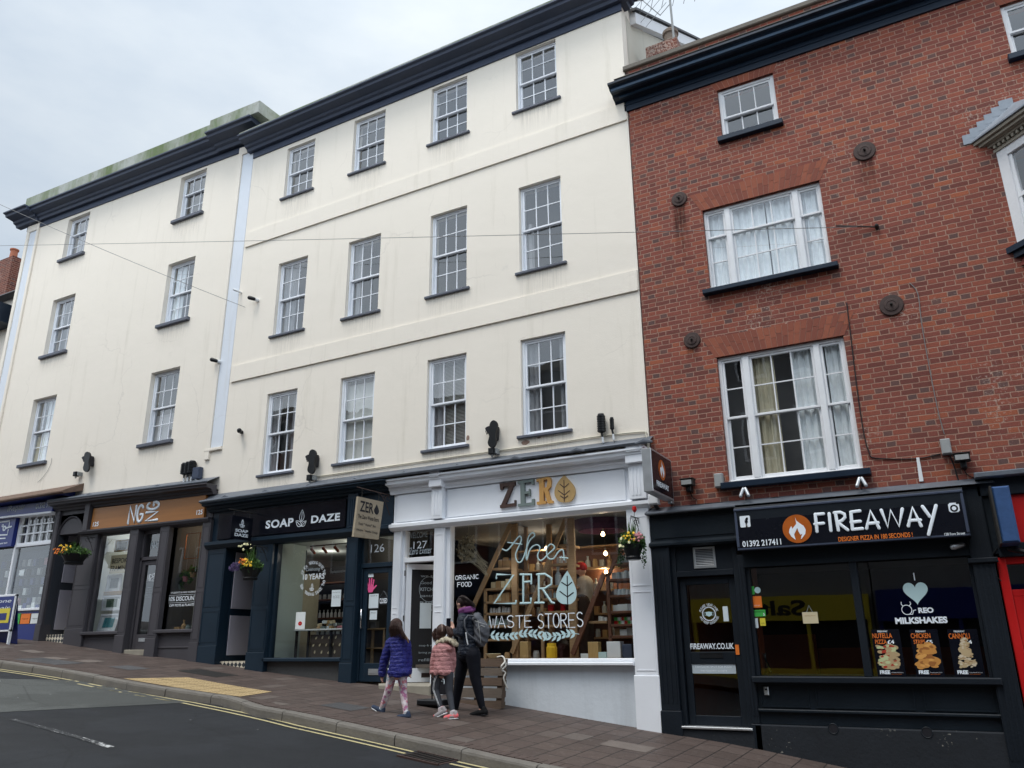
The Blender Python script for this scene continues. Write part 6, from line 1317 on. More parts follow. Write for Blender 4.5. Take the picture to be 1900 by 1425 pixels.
for i, w_ in enumerate(('left', 'middle', 'right')): ribbed(339+i*6.8, 860-i*2, 346.5+i*6.8, 881-i*1.2, '%s one of three ribbed connectors above the framing shop' % w_)
x0, x1, z0, z1 = fit(360, 868, 368, 888, -.1); mb = MB(); mb.bev(x0-.02, x1+.02, -.12, -.02, z0, z1, .006); mb.box(x0, x1, -.125, -.12, z0+.03, z1-.03); single(mb, 'junction_plate', M['slateblue'], 'slate coloured upright plate beside the three ribbed connectors', 'plate')
# cameras, floodlights, boxes
GC = 'small wall cameras on the cream buildings'
def camera(px_, py_, d, mat1, mat2, lab, ln=.15, r_=.042, up=-.05, grp=GC):
    c_ = F(px_, py_, -.15); t_ = thing('security_camera', c_[0], 0, c_[1], lab, 'camera', grp); mb = MB(); mb.tube([(c_[0]-d*ln*.35, -.15, c_[1]-up*.4), (c_[0]+d*ln*.3, -.10, c_[1]+up*.3)], [r_*1.1, r_*.9], 12); mb.smooth = True; mb.build('camera_body', M[mat1], t_)
    mb = MB(); mb.tube([(c_[0]+d*ln*.3, -.10, c_[1]+up*.3), (c_[0]+d*ln*.42, -.02, c_[1]+up*.4)], [r_*.8, r_*.95], 10); mb.smooth = True; mb.build('mount', M[mat2], t_)
camera(466, 553, 1, 'blackplastic', 'whitebox', 'black camera with a white base right of the long pale pilaster'); camera(396, 668, 1, 'blackplastic', 'whitebox', 'black camera with a white base left of the long pale pilaster'); camera(436, 538, 1, 'whitebox', 'whitebox', 'small white camera on the long pale pilaster', .10, .025)
camera(442, 799, -1, 'blackplastic', 'blackplastic', 'stubby black camera on the cream wall above the soap shop', .09, .045, 0)
camera(1778, 1012, 1, 'alu', 'alu', 'metal bullet camera under the right end of the takeaway sign', .16, .035, .04, None)
GT = 'twin silver spotlights over the takeaway sign'
for px_, py_, lab in ((1382, 914, 'twin silver spotlights under the left end of the long sill'), (1598, 895, 'twin silver spotlights under the right end of the long sill')):
    c_ = F(px_, py_, -.16); t_ = thing('twin_spotlight', c_[0], 0, c_[1], lab, 'spotlight', GT)
    for s_ in (-1, 1):
        mb = MB(); mb.tube([(c_[0]+s_*.015, -.17, c_[1]+.05), (c_[0]+s_*.055, -.20, c_[1]-.05)], .024, 10); mb.build('lamp_head', M['alu'], t_)
    mb = MB(); mb.tube([(c_[0], -.16, c_[1]+.03), (c_[0], 0, c_[1]-.02)], .014, 6); mb.tube([(c_[0]-.01, -.05, c_[1]-.02), (c_[0]-.03, -.03, c_[1]-.12), (c_[0]-.12, -.03, c_[1]-.15)], .006, 5); mb.build('bracket', M['blackplastic'], t_)
GF = 'weathered floodlights on the brick wall'
for px_, py_, lab in ((1277, 897, 'weathered dark floodlight beside the projecting flame sign'), (1785, 851, 'weathered dark floodlight above the red shop corner')):
    c_ = F(px_, py_, -.1); t_ = thing('floodlight', c_[0], 0, c_[1], lab, 'floodlight', GF); mb = MB(); mb.bev(c_[0]-.09, c_[0]+.09, -.20, -.04, c_[1]-.04, c_[1]+.05, .025); mb.bev(c_[0]-.10, c_[0]+.10, -.21, -.03, c_[1]+.05, c_[1]+.065, .01); mb.build('housing', M['castiron'], t_)
    mb = MB(); mb.box(c_[0]-.075, c_[0]+.075, -.205, -.20, c_[1]-.03, c_[1]+.035); mb.build('glass', M['greybox'], t_); mb = MB(); mb.bev(c_[0]-.03, c_[0]+.04, -.14, 0, c_[1]-.12, c_[1]-.04, .01); mb.tube([(c_[0], -.03, c_[1]-.12), (c_[0]+.02, -.02, c_[1]-.19), (c_[0]+.08, -.02, c_[1]-.24)], .007, 5); mb.build('bracket', M['blackplastic'], t_)
GJ = 'grey junction boxes on the brick wall'
for q, lab in (((1324, 879, 1342, 903), 'grey junction box just left of the long navy sill'), ((1743, 815, 1767, 841), 'grey junction box on the plain brickwork beside a floodlight')):
    x0, x1, z0, z1 = fit(*q, -.08); mb = MB(); mb.bev(x0, x1, -.09, 0, z0, z1, .012); mb.bev(x0+.01, x1-.01, -.096, -.09, z0+.01, z1-.01, .003); single(mb, 'junction_box', M['greybox'], lab, 'junction box', GJ)
x0, x1, z0, z1 = fit(1203, 918, 1222, 935, -.2); t_ = thing('motion_sensor', x0, 0, z0, 'small pale box lamp under the projecting flame sign', 'sensor'); mb = MB(); mb.bev(x0, x1, -.24, -.12, z0, z1, .015); mb.build('housing', M['whitebox'], t_); mb = MB(); mb.tube([((x0+x1)/2, -.12, z0), ((x0+x1)/2+.03, 0, z0-.10)], .03, 8); mb.build('bracket', M['castiron'], t_)
x0, x1, z0, z1 = fit(1700, 849, 1709, 893, -.02); mb = MB(); mb.add([(x0,-.02,z1),(x0+.035,-.02,z1),(x1+.03,-.02,z0),(x1-.02,-.02,z0),(x0,0,z1),(x0+.035,0,z1),(x1+.03,0,z0),(x1-.02,0,z0)], [(0,3,2,1),(4,5,6,7),(0,1,5,4),(1,2,6,5),(2,3,7,6),(3,0,4,7)]); single(mb, 'conduit_strip', M['whitebox'], 'short white plastic trunking strip on the brickwork above the camera emblem', 'trunking')
# cables
def cab(pts, y, r_, mat, lab, nm='cable', cat='cable'):
    mb = MB(); mb.tube(smooth_path([(F(a, b, y)[0], y, F(a, b, y)[1]) for a, b in pts], 4), r_, 5); mb.smooth = True; return single(mb, nm, M[mat], lab, cat)
cab([(1571,562),(1578,620),(1590,720),(1602,800),(1612,838),(1625,850),(1700,851),(1745,842)], -.012, .008, 'cable', 'black cable dropping beside the big window and turning to the grey box')
cab([(1688,525),(1703,545),(1710,600),(1724,680),(1740,760),(1752,805)], -.012, .006, 'greycable', 'thin rusty cable running down the plain brickwork')
cab([(1762,842),(1772,870),(1778,890),(1790,912)], -.012, .009, 'cable', 'thick black cable from the right grey box down to the red shop')
cab([(1206,945),(1260,940),(1340,932),(1400,936),(1440,922),(1480,934),(1560,925),(1620,915),(1650,905),(1690,915),(1740,905),(1792,917)], -.03, .007, 'cable', 'black cable looping along the top of the takeaway sign')
cab([(1206,949),(1300,943),(1370,939),(1500,927),(1640,921),(1790,917),(1900,914)], -.05, .012, 'cable', 'thick bundled cable lying along the takeaway lead flashing')
cab([(582,885),(700,868),(880,842),(1000,826),(1100,811),(1190,801),(1198,806),(1201,822),(1203,838)], -.02, .012, 'creamcable', 'cream painted pipe running above the white shop cornice', 'pipe', 'pipe')
cab([(96,850),(94,862),(84,880),(70,895)], -.012, .004, 'greycable', 'thin wire curling down above the blue shop roof')
def wire(p, q, sag, lab):
    mb = MB(); P = []
    for i in range(25): u = i/24; P.append((p[0]+(q[0]-p[0])*u, p[1]+(q[1]-p[1])*u, p[2]+(q[2]-p[2])*u-sag*4*u*(1-u))); 
    mb.tube(P, .0055, 4); return single(mb, 'overhead_wire', M['greycable'], lab, 'wire')
a = F(1590, 421, -.1); b = F(-120, 458, -1.2); wire((a[0], -.1, a[1]), (b[0], -1.2, b[1]), .02, 'long overhead wire spanning from the brick wall across both cream facades')
a = F(455, 570, -.02); b = F(-60, 352, -3.0); wire((a[0], -.02, a[1]), (b[0], -3.0, b[1]), .06, 'short overhead wire slanting down to the cream wall by the pale pilaster')
t_ = thing('wire_anchor', F(1600, 420, 0)[0], 0, F(1600, 420, 0)[1], 'rusty bracket holding the overhead wire right of the net curtained window', 'bracket'); a = F(1552, 419, -.1); b = F(1627, 421, -.03); mb = MB(); mb.tube([(a[0], -.1, a[1]), (b[0], -.03, b[1])], .013, 6); mb.build('arm', M['iron'], t_); mb = MB(); mb.tube([(b[0], -.0, b[1]), (b[0], -.08, b[1])], .028, 8); mb.build('bolt', M['castiron'], t_)

# ---------------------------------------------------------------- projecting signs
def scroll(mb, x, y0, y1, z, r_=.008, drop=.25):
    mb.tube([(x, y1, z), (x, y0, z)], r_, 6)
    P = [(x, y1-(.02+.10*u)*1.0-(y1-y0)*.25*u, z-drop*(1-u)**1.6) for u in [i/10 for i in range(11)]]; mb.tube(P, r_*.8, 5)
    for cc2, rr2 in ((y1-.10, .05), (y1-.20, .035)): mb.tube([(x, cc2+rr2*math.cos(a/6*math.pi), z-.07+rr2*math.sin(a/6*math.pi)) for a in range(11)], r_*.7, 5)
    mb.tube([(x, y1+.0, z+.02), (x, y1+.0, z-drop-.03)], r_*1.2, 5)
t_ = thing('hanging_sign', -11.89, 0, 2.0, 'small black square sign of the soap shop hanging over its porch', 'sign')
mb = MB(); mb.box(-11.955, -11.89, -.74, -.22, 2.02, 2.45); bd = mb.build('sign_board', M['blackgloss'], t_)
text('SOAP', -.64, -.32, 2.15, 2.21, -11.886, M['vinyl'], bd, bold=.04, face='+X'); text('DAZE', -.65, -.31, 2.07, 2.13, -11.886, M['vinyl'], bd, bold=.04, face='+X'); leaf_logo(bd, -.48, 2.25, .15, -11.886, M['vinyl'], .005, '+X')
mb = MB(); mb.tube([(-11.92, -.80, 2.56), (-11.92, -.05, 2.56)], .01, 6); mb.tube([(-11.92, -.68, 2.56), (-11.92, -.68, 2.45)], .005, 5); mb.tube([(-11.92, -.28, 2.56), (-11.92, -.28, 2.45)], .005, 5); mb.build('bracket', M['castiron'], t_)
t_ = thing('hanging_sign', -8.67, 0, 1.8, 'weathered wooden hanging sign of the zero waste store on a scrolled iron bracket', 'sign')
mb = MB(); mb.add([(-8.71,-1.05,1.78),(-8.67,-1.05,1.78),(-8.67,-.38,1.80),(-8.71,-.38,1.80),(-8.71,-.98,2.46),(-8.67,-.98,2.46),(-8.67,-.28,2.47),(-8.71,-.28,2.47)], [(3,2,1,0),(4,5,6,7),(0,1,5,4),(1,2,6,5),(2,3,7,6),(3,0,4,7)]); bd = mb.build('sign_board', M['hangboard'], t_)
text('ZER', -.93, -.56, 2.22, 2.40, -8.666, M['ink'], bd, bold=.02, face='+X'); mb = MB(); mb.prismx([(-.475+.07*math.cos(R_(a))*(.75 if a > 0 and a < 180 else 1), 2.295+.075*math.sin(R_(a))+(.03 if a == 90 else 0)) for a in range(0, 360, 30)], -8.669, -8.665); lf = mb.build('leaf_emblem', M['ink'], bd)
text('The Zero Waste Store', -.97, -.40, 2.10, 2.17, -8.666, M['ink'], bd, face='+X', bold=.01); text('Food * Home * Art', -.94, -.48, 1.99, 2.04, -8.666, M['ink'], bd, face='+X', bold=.01); text('Lifestyle * Interior Design', -1.0, -.42, 1.88, 1.93, -8.666, M['ink'], bd, face='+X', bold=.01)
mb = MB(); scroll(mb, -8.69, -1.0, -.05, 2.62, .009, .35); mb.build('bracket', M['iron'], t_); mb = MB()
for y_, zt_ in ((-.86, 2.47), (-.40, 2.47)):
    for i in range(5): mb.tube([(-8.69+.012*(i % 2), y_, 2.61-i*.028), (-8.69-.012*(i % 2), y_, 2.58-i*.028)], .006, 4)
mb.build('chain', M['castiron'], t_)
t_ = thing('projecting_sign', -3.5, 0, 2.05, 'projecting light box sign with orange flame emblem on the brick wall', 'sign')
mb = MB(); mb.bev(-3.60, -3.465, -1.04, -.12, 2.03, 2.64, .006); bx = mb.build('sign_box', M['alu'], t_)
mb = MB(); mb.quad((-3.462,-1.02,2.055),(-3.462,-.14,2.055),(-3.462,-.14,2.615),(-3.462,-1.02,2.615)); mb.build('sign_face', M['blackgloss'], bx)
text('FIREAWAY', -.88, -.34, 2.13, 2.21, -3.459, M['vinyl'], bx, bold=.03, face='+X')
mb = MB(); mb.prismx([(-.60+.15*math.cos(a/12*math.pi), 2.40+.15*math.sin(a/12*math.pi)) for a in range(24)], -3.462, -3.459); dc = mb.build('flame_disc', M['darkorange'], bx); flame(dc, -.60, 2.40, .125, -3.459, M['vinyl'], None, '+X')
mb = MB(); mb.bev(-3.56, -3.50, -.12, .0, 2.0, 2.58, .006); mb.build('wall_bracket', M['alu'], t_)
t_ = thing('lamp_box', .62, 0, 1.1, 'old empty blue sign box fixed over the red shop corner', 'sign'); mb = MB(); mb.bev(.54, .72, -.55, -.07, 1.10, 1.76, .02); mb.build('sign_box', paint('scuffed_blue', (.03,.075,.19), .6, .4, 6, .3, 20), t_); mb = MB(); mb.bev(.515, .538, -.56, -.07, 1.09, 1.77, .006); mb.build('end_cap', M['castiron'], t_)
mb = MB(); mb.tube([(.62, -.2, 1.06), (.80, -.25, 1.0)], .03, 8); mb.tube([(.55, -.07, 1.15), (.42, -.10, 1.0), (.40, -.12, .8), (.47, -.12, .70)], .007, 5); mb.build('cable', M['blackplastic'], t_)

# ---------------------------------------------------------------- hanging baskets
def leaves(mb, c, r, n, ls, rn, up=0.0, blade=False):
    for i in range(n):
        while True:
            a = Vector((rn.uniform(-1,1), rn.uniform(-1,1), rn.uniform(-1,1)))
            if a.length <= 1: break
        p = Vector((c[0]+a.x*r[0], c[1]+a.y*r[1], c[2]+a.z*r[2])); d = Vector((rn.gauss(0,1), rn.gauss(0,1), rn.gauss(0,1)+up)).normalized(); l = ls*rn.uniform(.6, 1.4); s_ = d.orthogonal().normalized()*l*(.10 if blade else .42)
        q = Matrix.Rotation(rn.uniform(0, 6.28), 3, d) @ s_
        mb.add([p, p+d*l*.5+q, p+d*l, p+d*l*.5-q], [(0,1,2,3)])
def blades(mb, c, n, h, spread, rn, droop=.3):
    for i in range(n):
        a = rn.uniform(0, 6.28); sp = rn.uniform(.1, 1)*spread; hh = h*rn.uniform(.6, 1.1); p0 = Vector(c)+Vector((rn.uniform(-.05,.05), rn.uniform(-.05,.05), 0)); w_ = .006
        P = [p0+Vector((math.cos(a)*sp*u, math.sin(a)*sp*u, hh*u-droop*hh*u*u*sp/spread)) for u in (0, .35, .7, 1)]
        sd_ = Vector((-math.sin(a), math.cos(a), 0)); vs = []
        for k_, q in enumerate(P): ww = w_*(1, 1, .7, .1)[k_]; vs += [q-sd_*ww, q+sd_*ww]
        mb.add(vs, [(2*k_, 2*k_+1, 2*k_+3, 2*k_+2) for k_ in range(3)])
def basket(px0, px1, py, Y, lab, cols, hgt, seed, trail=False, bracket_dx=.0, tall=None):
    a = F(px0, py, Y); b = F(px1, py, Y); cx_ = (a[0]+b[0])/2; R0 = (b[0]-a[0])/2; z = a[1]; rn = random.Random(seed); R0 = max(R0*.80, .15)
    t_ = thing('hanging_basket', cx_, Y, z-.2, lab, 'basket', 'hanging flower baskets')
    mb = MB(); mb.lathe((cx_, Y, z-.21), [(.02,0),(R0*.66,0),(R0*.72,.03),(R0*.64,.05),(R0*.80,.12),(R0*.98,.19),(R0*1.02,.215),(R0*.95,.215),(R0*.9,.18),(.02,.17)], 22); mb.smooth = False; mb.build('bowl', M['blackplastic'], t_)
    mb = MB(); leaves(mb, (cx_, Y, z+.05), (R0*1.25, R0*1.15, .12), 900, .036, rn, .5); mb.build('foliage', M['leaf1'], t_)
    mb = MB(); leaves(mb, (cx_, Y, z+.01), (R0*1.2, R0*1.2, .10), 500, .03, rn); 
    if trail:
        for s_ in (-1, 1): leaves(mb, (cx_+s_*R0*1.1, Y-.05, z-.14), (.04, .05, .20), 110, .03, rn)
    mb.build('foliage', M['leaf2'], t_)
    mb = MB(); blades(mb, (cx_-.02, Y, z+.02), 46, hgt, .20, rn); mb.build('grass_leaves', M['leaf1'], t_)
    for cm, n, ox_, oz, rx in cols:
        mb = MB()
        for i in range(n):
            p = Vector((cx_+ox_+rn.uniform(-rx, rx), Y-R0*rn.uniform(.7, 1.35), z+oz+rn.uniform(-.04, .09))); r_ = rn.uniform(.012, .030); d = Vector((rn.uniform(-.5,.5), -1, rn.uniform(-.2,.8))).normalized(); u = d.orthogonal().normalized(); v = d.cross(u); base = [p]
            n5 = 5; vs = [p+d*.006]
            for k_ in range(10): rr_ = r_*(1.15 if k_ % 2 == 0 else .7); aa = math.pi*2*k_/10; vs.append(p+(u*math.cos(aa)+v*math.sin(aa))*rr_)
            mb.add(vs, [(0, 1+k_, 1+(k_+1) % 10) for k_ in range(10)])
        mb.build('flowers', M[cm], t_)
    if tall:
        mb = MB(); hx_ = F(tall[0], tall[1], Y); mb.tube([(cx_, Y, z), (hx_[0], Y, hx_[1]-.03)], .004, 4); mb.build('stem', M['leaf2'], t_); mb = MB(); mb.lathe((hx_[0], Y, hx_[1]-.05), [(.015,0),(.035,.03),(.032,.075),(.012,.09)], 8); mb.build('tulip', M['red'], t_)
    mb = MB(); scroll(mb, cx_+bracket_dx, Y, -.08, z+.42, .008, .3)
    for k_ in range(3): aa = 2.1*k_+.5; mb.tube([(cx_+R0*math.cos(aa), Y+R0*math.sin(aa), z), (cx_, Y, z+.42)], .0025, 4)
    mb.build('bracket', M['castiron'], t_)
basket(121, 157, 1031, -.50, 'hanging basket with orange and yellow pansies by the arched porch', [('forange', 26, -.10, .05, .14), ('fyellow', 18, .05, .08, .14)], .30, 1)
basket(449, 483, 1056, -.50, 'hanging basket with daffodils and dark purple flowers by the soap shop porch', [('forange', 16, 0, .08, .07), ('fyellow', 18, .08, .07, .12), ('fpurple', 80, -.21, .0, .11), ('fcream', 16, .0, .36, .13)], .42, 2)
basket(1150, 1198, 1013, -.45, 'hanging basket with trailing stems and one red tulip on the white pilaster', [('fyellow', 14, .0, .08, .10), ('fpink', 16, .14, .05, .07), ('fcream', 8, -.08, .0, .10)], .38, 3, True, tall=(1177, 944))

def fill_light(x, y, z, e, col, r_=.15):
    L = bpy.data.lights.new('shop_fill_light', 'POINT'); L.energy = e; L.color = col; L.shadow_soft_size = r_; lo = bpy.data.objects.new('shop_fill_light', L); COL.objects.link(lo); lo.location = (x, y, z); return lo  # bodiless point light added to brighten a shop interior
# ---------------------------------------------------------------- pavement things
t_ = thing('pallet', -6.75, -.4, PV(-6.7, -.4), 'weathered wooden pallet standing on edge against the white stall riser', 'pallet')
xa, xb = F(842, 1300, -.42)[0], F(934, 1300, -.42)[0]; zt = F(930, 1222, -.42)[1]; zb = PV(xb, -.4)+.01; H = zt-zb; rn = random.Random(8)
def lean(mb, x0, x1, y, z0, z1, d):  # boards of a pallet leaning back a little
    k = .06; q = lambda z: (z-zb)/H*.10
    mb.add([(x0,y+q(z0),z0),(x1,y+q(z0),z0),(x1,y+d+q(z0),z0),(x0,y+d+q(z0),z0),(x0,y+q(z1),z1),(x1,y+q(z1),z1),(x1,y+d+q(z1),z1),(x0,y+d+q(z1),z1)], [(3,2,1,0),(4,5,6,7),(0,1,5,4),(1,2,6,5),(2,3,7,6),(3,0,4,7)])
for i, (za, zh, m_) in enumerate(((0, .15, 0), (.20, .20, 1), (.44, .17, 0), (.65, .16, 1), (.84, .16, 0))):
    mb = MB(); z0 = zb+H*za; dz = rn.uniform(-.008, .008); mb_ = mb; lean(mb, xa+rn.uniform(0, .02), xb-rn.uniform(0, .015), -.50, z0+dz, z0+H*zh, .022); mb.build('slat', M['pallet'] if m_ == 0 else M['pallet2'], t_)
for xx in (xa, (xa+xb)/2-.05, xb-.10): mb = MB(); lean(mb, xx, xx+.10, -.478, zb, zb+H*.99, .085); mb.build('stringer', M['pallet'], t_)
for i in range(5): mb = MB(); lean(mb, xa, xb, -.39, zb+H*i*.215, zb+H*(i*.215+.13), .02); mb.build('slat', M['pallet2'], t_)
mb = MB(); P = [(xb+.02, -.40, zt-.02), (xb+.045, -.42, zt-.10), (xb+.01, -.47, zt-.16), (xb+.05, -.44, zt-.20), (xb+.03, -.46, zt-.28), (xb+.07, -.42, zt-.42)]; mb.tube(smooth_path(P, 4), .012, 6); mb.tube(smooth_path([(xb-.12, -.38, zt+.02), (xb-.02, -.40, zt+.03), (xb+.03, -.42, zt-.04), (xb+.02, -.5, zt-.10), (xb-.0, -.48, zt-.14)], 4), .014, 6); mb.smooth = True
single(mb, 'rope', plain('white_rope', (.62,.60,.55), .8), 'pale rope knotted round the upper right corner of the pallet', 'rope')
t_ = thing('pavement_sign', -7.0, -1.2, PV(-7, -1.2), 'small black pavement sign on a heavy base behind the pink coated child', 'sign')
a = F(783, 1305, -1.15); b = F(815, 1312, -1.15); g_ = PV(a[0], -1.15); mb = MB(); mb.bev(a[0], b[0]+.15, -1.30, -.98, g_, g_+.075, .015); mb.build('base', M['blackplastic'], t_)
mb = MB(); mb.bev(a[0]+.12, a[0]+.50, -1.12, -1.09, g_+.14, g_+.42, .01); bd = mb.build('board', M['ink'], t_); text('GIFTS', a[0]+.17, a[0]+.45, g_+.28, g_+.36, -1.125, M['faint'], bd, bold=.02); mb = MB(); mb.tube([(a[0]+.14, -1.1, g_+.07), (a[0]+.14, -1.1, g_+.45)], .010, 6); mb.tube([(a[0]+.46, -1.1, g_+.07), (a[0]+.46, -1.1, g_+.45)], .010, 6); mb.build('post', M['castiron'], t_)
t_ = thing('pavement_sign', -20.3, -1.1, PV(-20.3, -1.1), 'blue and white A board advertising phone repair at the left edge', 'sign')
a = F(-22, 1108, -1.1); b = F(22, 1170, -1.1); g_ = PV(b[0], -1.1); mb = MB(); mb.bev(a[0], b[0], -1.13, -1.10, b[1], a[1], .008)
for xx in (a[0], b[0]-.045): mb.bev(xx, xx+.045, -1.145, -1.09, g_, a[1]+.02, .006)
mb.bev(a[0], b[0], -1.145, -1.09, a[1]-.02, a[1]+.025, .006); mb.bev(a[0], b[0], -1.145, -1.09, b[1]-.02, b[1]+.025, .006); fr_ = mb.build('frame', M['white'], t_); mb = MB(); mb.box(a[0]+.045, b[0]-.045, -1.15, -1.13, b[1]+.025, a[1]-.02); bd = mb.build('board', M['royal'], t_)
mb = MB(); mb.add([(a[0],-.93,g_),(b[0],-.93,g_),(b[0],-1.10,a[1]),(a[0],-1.10,a[1])], [(0,1,2,3)]); mb.build('rear_board', M['royal'], t_)
text('phone', a[0]+.15, b[0]-.12, a[1]-.17, a[1]-.07, -1.153, M['vinyl'], bd, shear=.2); text('Repair', a[0]+.15, b[0]-.12, a[1]-.32, a[1]-.21, -1.153, M['vinyl'], bd, shear=.2); mb = MB(); mb.box(a[0]+.12, b[0]-.1, -1.155, -1.15, b[1]+.16, b[1]+.46); yb_ = mb.build('yellow_panel', M['yellow'], bd); mb = MB(); mb.box(a[0]+.25, b[0]-.2, -1.16, -1.155, b[1]+.22, b[1]+.36); mb.build('printed_phone', M['royal'], yb_)
g_ = gnd(1474, 1402); mb = MB(); mb.add([(g_[0]-.05,g_[1]-.02,g_[2]+.006),(g_[0]+.03,g_[1]-.03,g_[2]+.015),(g_[0]+.05,g_[1]+.02,g_[2]+.03),(g_[0]-.02,g_[1]+.03,g_[2]+.01)], [(0,1,2,3)]); single(mb, 'litter', M['paper'], 'scrap of white paper on the pavement below the takeaway', 'litter')['kind'] = 'thing'
# ---------------------------------------------------------------- posters, notices
def card(px, name, mat, lab, cat, y=.018, group=None, txt=None, tm='ink', th=.002):
    x0, x1, z0, z1 = fit(*px, y); t_ = thing(name, (x0+x1)/2, y, z0, lab, cat, group); mb = MB(); mb.box(x0, x1, y, y+th, z0, z1); c_ = mb.build('sheet', M[mat], t_)
    for (s, u0, u1, v0, v1, m_, bo) in (txt or []): text(s, x0+(x1-x0)*u0, x0+(x1-x0)*u1, z0+(z1-z0)*v0, z0+(z1-z0)*v1, y-.002, M[m_], c_, bold=bo)
    return t_, c_, (x0, x1, z0, z1)
def blobs(mb, x0, x1, z0, z1, y, n, rn, shape, rs):
    for i in range(n):
        u = rn.random(); z = z0+(z1-z0)*u; w_ = shape(u); x = (x0+x1)/2+(x1-x0)/2*w_*rn.uniform(-1, 1); a = rs*rn.uniform(.6, 1.3); b_ = a*rn.uniform(.35, .7); th = rn.uniform(-.5, .5); k_ = y-rn.uniform(0, .0012)
        P = [(x+a*math.cos(q/5*math.pi)*math.cos(th)-b_*math.sin(q/5*math.pi)*math.sin(th), z+a*math.cos(q/5*math.pi)*math.sin(th)+b_*math.sin(q/5*math.pi)*math.cos(th)) for q in range(10)]
        mb.add([(p[0], k_, p[1]) for p in P], [tuple(range(10))])
rn = random.Random(12)
food = [((.45,.33,.18), (.40,.04,.02), (.50,.55,.30)), ((.55,.25,.06), (.68,.34,.09), (.32,.12,.03)), ((.50,.38,.22), (.36,.22,.11), (.62,.54,.40))]
for i, (px, t1, t2, pr_, lab) in enumerate((((1616, 1168, 1682, 1256), 'NUTELLA', 'PIZZA', '£4', 'dark poster for chocolate spread pizza, leftmost of the three food posters'), ((1687, 1168, 1754, 1256), 'CHICKEN', 'STRIPS', '£5', 'dark poster for chicken strips, middle of the three food posters'), ((1757, 1168, 1829, 1256), 'CANNOLI', None, '£4', 'dark poster for cannoli, rightmost of the three food posters'))):
    tx = [('FIREAWAY', .22, .58, .935, .975, 'vinyl', .02), (t1, .02, .72, .81 if t2 else .80, .915, 'orange', .008), (pr_, .52, .76, .69, .77, 'vinyl', .02), ('FREE', .10, .46, .055, .135, 'vinyl', .05), ('with any collection order of £15 or more', .50, .92, .075, .10, 'vinyl', 0), ('on a thursday', .50, .85, .045, .065, 'orange', 0)]
    if t2: tx.append((t2, .09, .50, .69, .78, 'orange', .008))
    t_, c_, (x0, x1, z0, z1) = card(px, 'poster', 'blackgloss', lab, 'poster', .016, 'food posters in the takeaway window', tx)
    for j, cl_ in enumerate(food[i]):
        mb = MB(); W_ = x1-x0; H_ = z1-z0; sh = (lambda u: 1.0) if i == 0 else ((lambda u: 1.0-.35*u) if i == 1 else (lambda u: .95-.75*u)); top_ = .66 if i < 2 else .80
        blobs(mb, x0+W_*.18, x1-W_*.20, z0+H_*.20, z0+H_*top_, .0135-.0002*j, (46, 26, 90)[i] if j == 0 else (22, 18, 40)[i], rn, sh, (.045, .065, .028)[i]*(1 if j == 0 else .6)); mb.build('food_print', plain('food_%d%d' % (i, j), cl_, .6), c_)
for px, mt, lab, tx in (((1392, 1088, 1400.5, 1103), 'green', 'narrow green sticker at the top of the sticker column', None), ((1394, 1106.5, 1414.5, 1127), 'orange', 'square orange food delivery sticker in the takeaway window', [('JUST EAT', .2, .8, .12, .22, 'vinyl', 0)]), ((1397, 1132, 1421, 1143.5), 'green', 'wide green hygiene rating sticker in the takeaway window', [('FOOD HYGIENE RATING', .1, .9, .62, .82, 'ink', 0), ('5', .80, .93, .1, .5, 'vinyl', .02)]), ((1400, 1147, 1407.5, 1165), 'paper', 'tall white sticker below the green rating sticker', None), ((1409.5, 1147, 1421, 1161), 'yellow', 'small yellow warning sticker below the green rating sticker', [('CCTV', .2, .8, .2, .4, 'ink', 0)])):
    card(px, 'window_sticker', mt, lab, 'sticker', .022, 'stickers in the takeaway window', tx)
c_ = F(1405.5, 1095, .02); mb = MB(); mb.disc(c_[0], .019, c_[1], .042, .002, 24); single(mb, 'window_sticker', M['mint'], 'round pale sticker beside the narrow green one', 'sticker', 'stickers in the takeaway window')
t_, c_, b_ = card((1488, 1136, 1519, 1156.5), 'hanging_card', 'card', 'buff card hanging from a suction hook in the takeaway window', 'card', .022, None, [('opening hours', .15, .85, .6, .75, 'kraft', 0)]); mb = MB(); xm_ = (b_[0]+b_[1])/2; mb.tube([(b_[0]+.06, .022, b_[3]), (xm_, .022, b_[3]+.085), (b_[1]-.06, .022, b_[3])], .003, 4); mb.build('string', M['faint'], t_)
x0, x1, z0, z1 = fit(1417, 1274, 1427, 1290, -.08); t_ = thing('key_safe', x0, -.05, z0, 'small silver key safe under the left takeaway window', 'key safe'); mb = MB(); mb.bev(x0, x1, -.095, -.05, z0, z1, .008); mb.build('case', M['alu'], t_); mb = MB(); mb.box(x0+.012, x1-.012, -.10, -.095, z0+.06, z0+.085); mb.build('dial', M['ink'], t_)
card((549.7, 1136, 565, 1167), 'notice', 'cardwhite', 'white notice with a red mark low in the soap shop window', 'notice', .024, None, [('o', .3, .7, .2, .45, 'red', .1)]); card((616, 1095, 631.5, 1125), 'notice', 'paper', 'pale notice with small print at the right of the soap shop window', 'notice', .024, None, [('Opening times', .1, .9, .82, .88, 'ink', 0), ('Mon Tue Wed', .15, .85, .6, .66, 'ink', 0), ('Thu Fri Sat', .15, .85, .5, .56, 'ink', 0)])
card((685, 1102.5, 701.5, 1128), 'notice', 'paper', 'pale check in notice on the teal door', 'notice', .036, None, [('Check In', .15, .85, .84, .92, 'ink', 0)]); card((686.5, 1133, 699, 1149.5), 'notice', 'paper', 'small pale notice below the check in one on the teal door', 'notice', .036, None, [('Please', .2, .8, .7, .8, 'ink', 0)]); card((677, 1065, 693, 1070.5), 'notice', 'paper', 'thin pale strip sticker at the top of the teal door glass', 'sticker', .036)
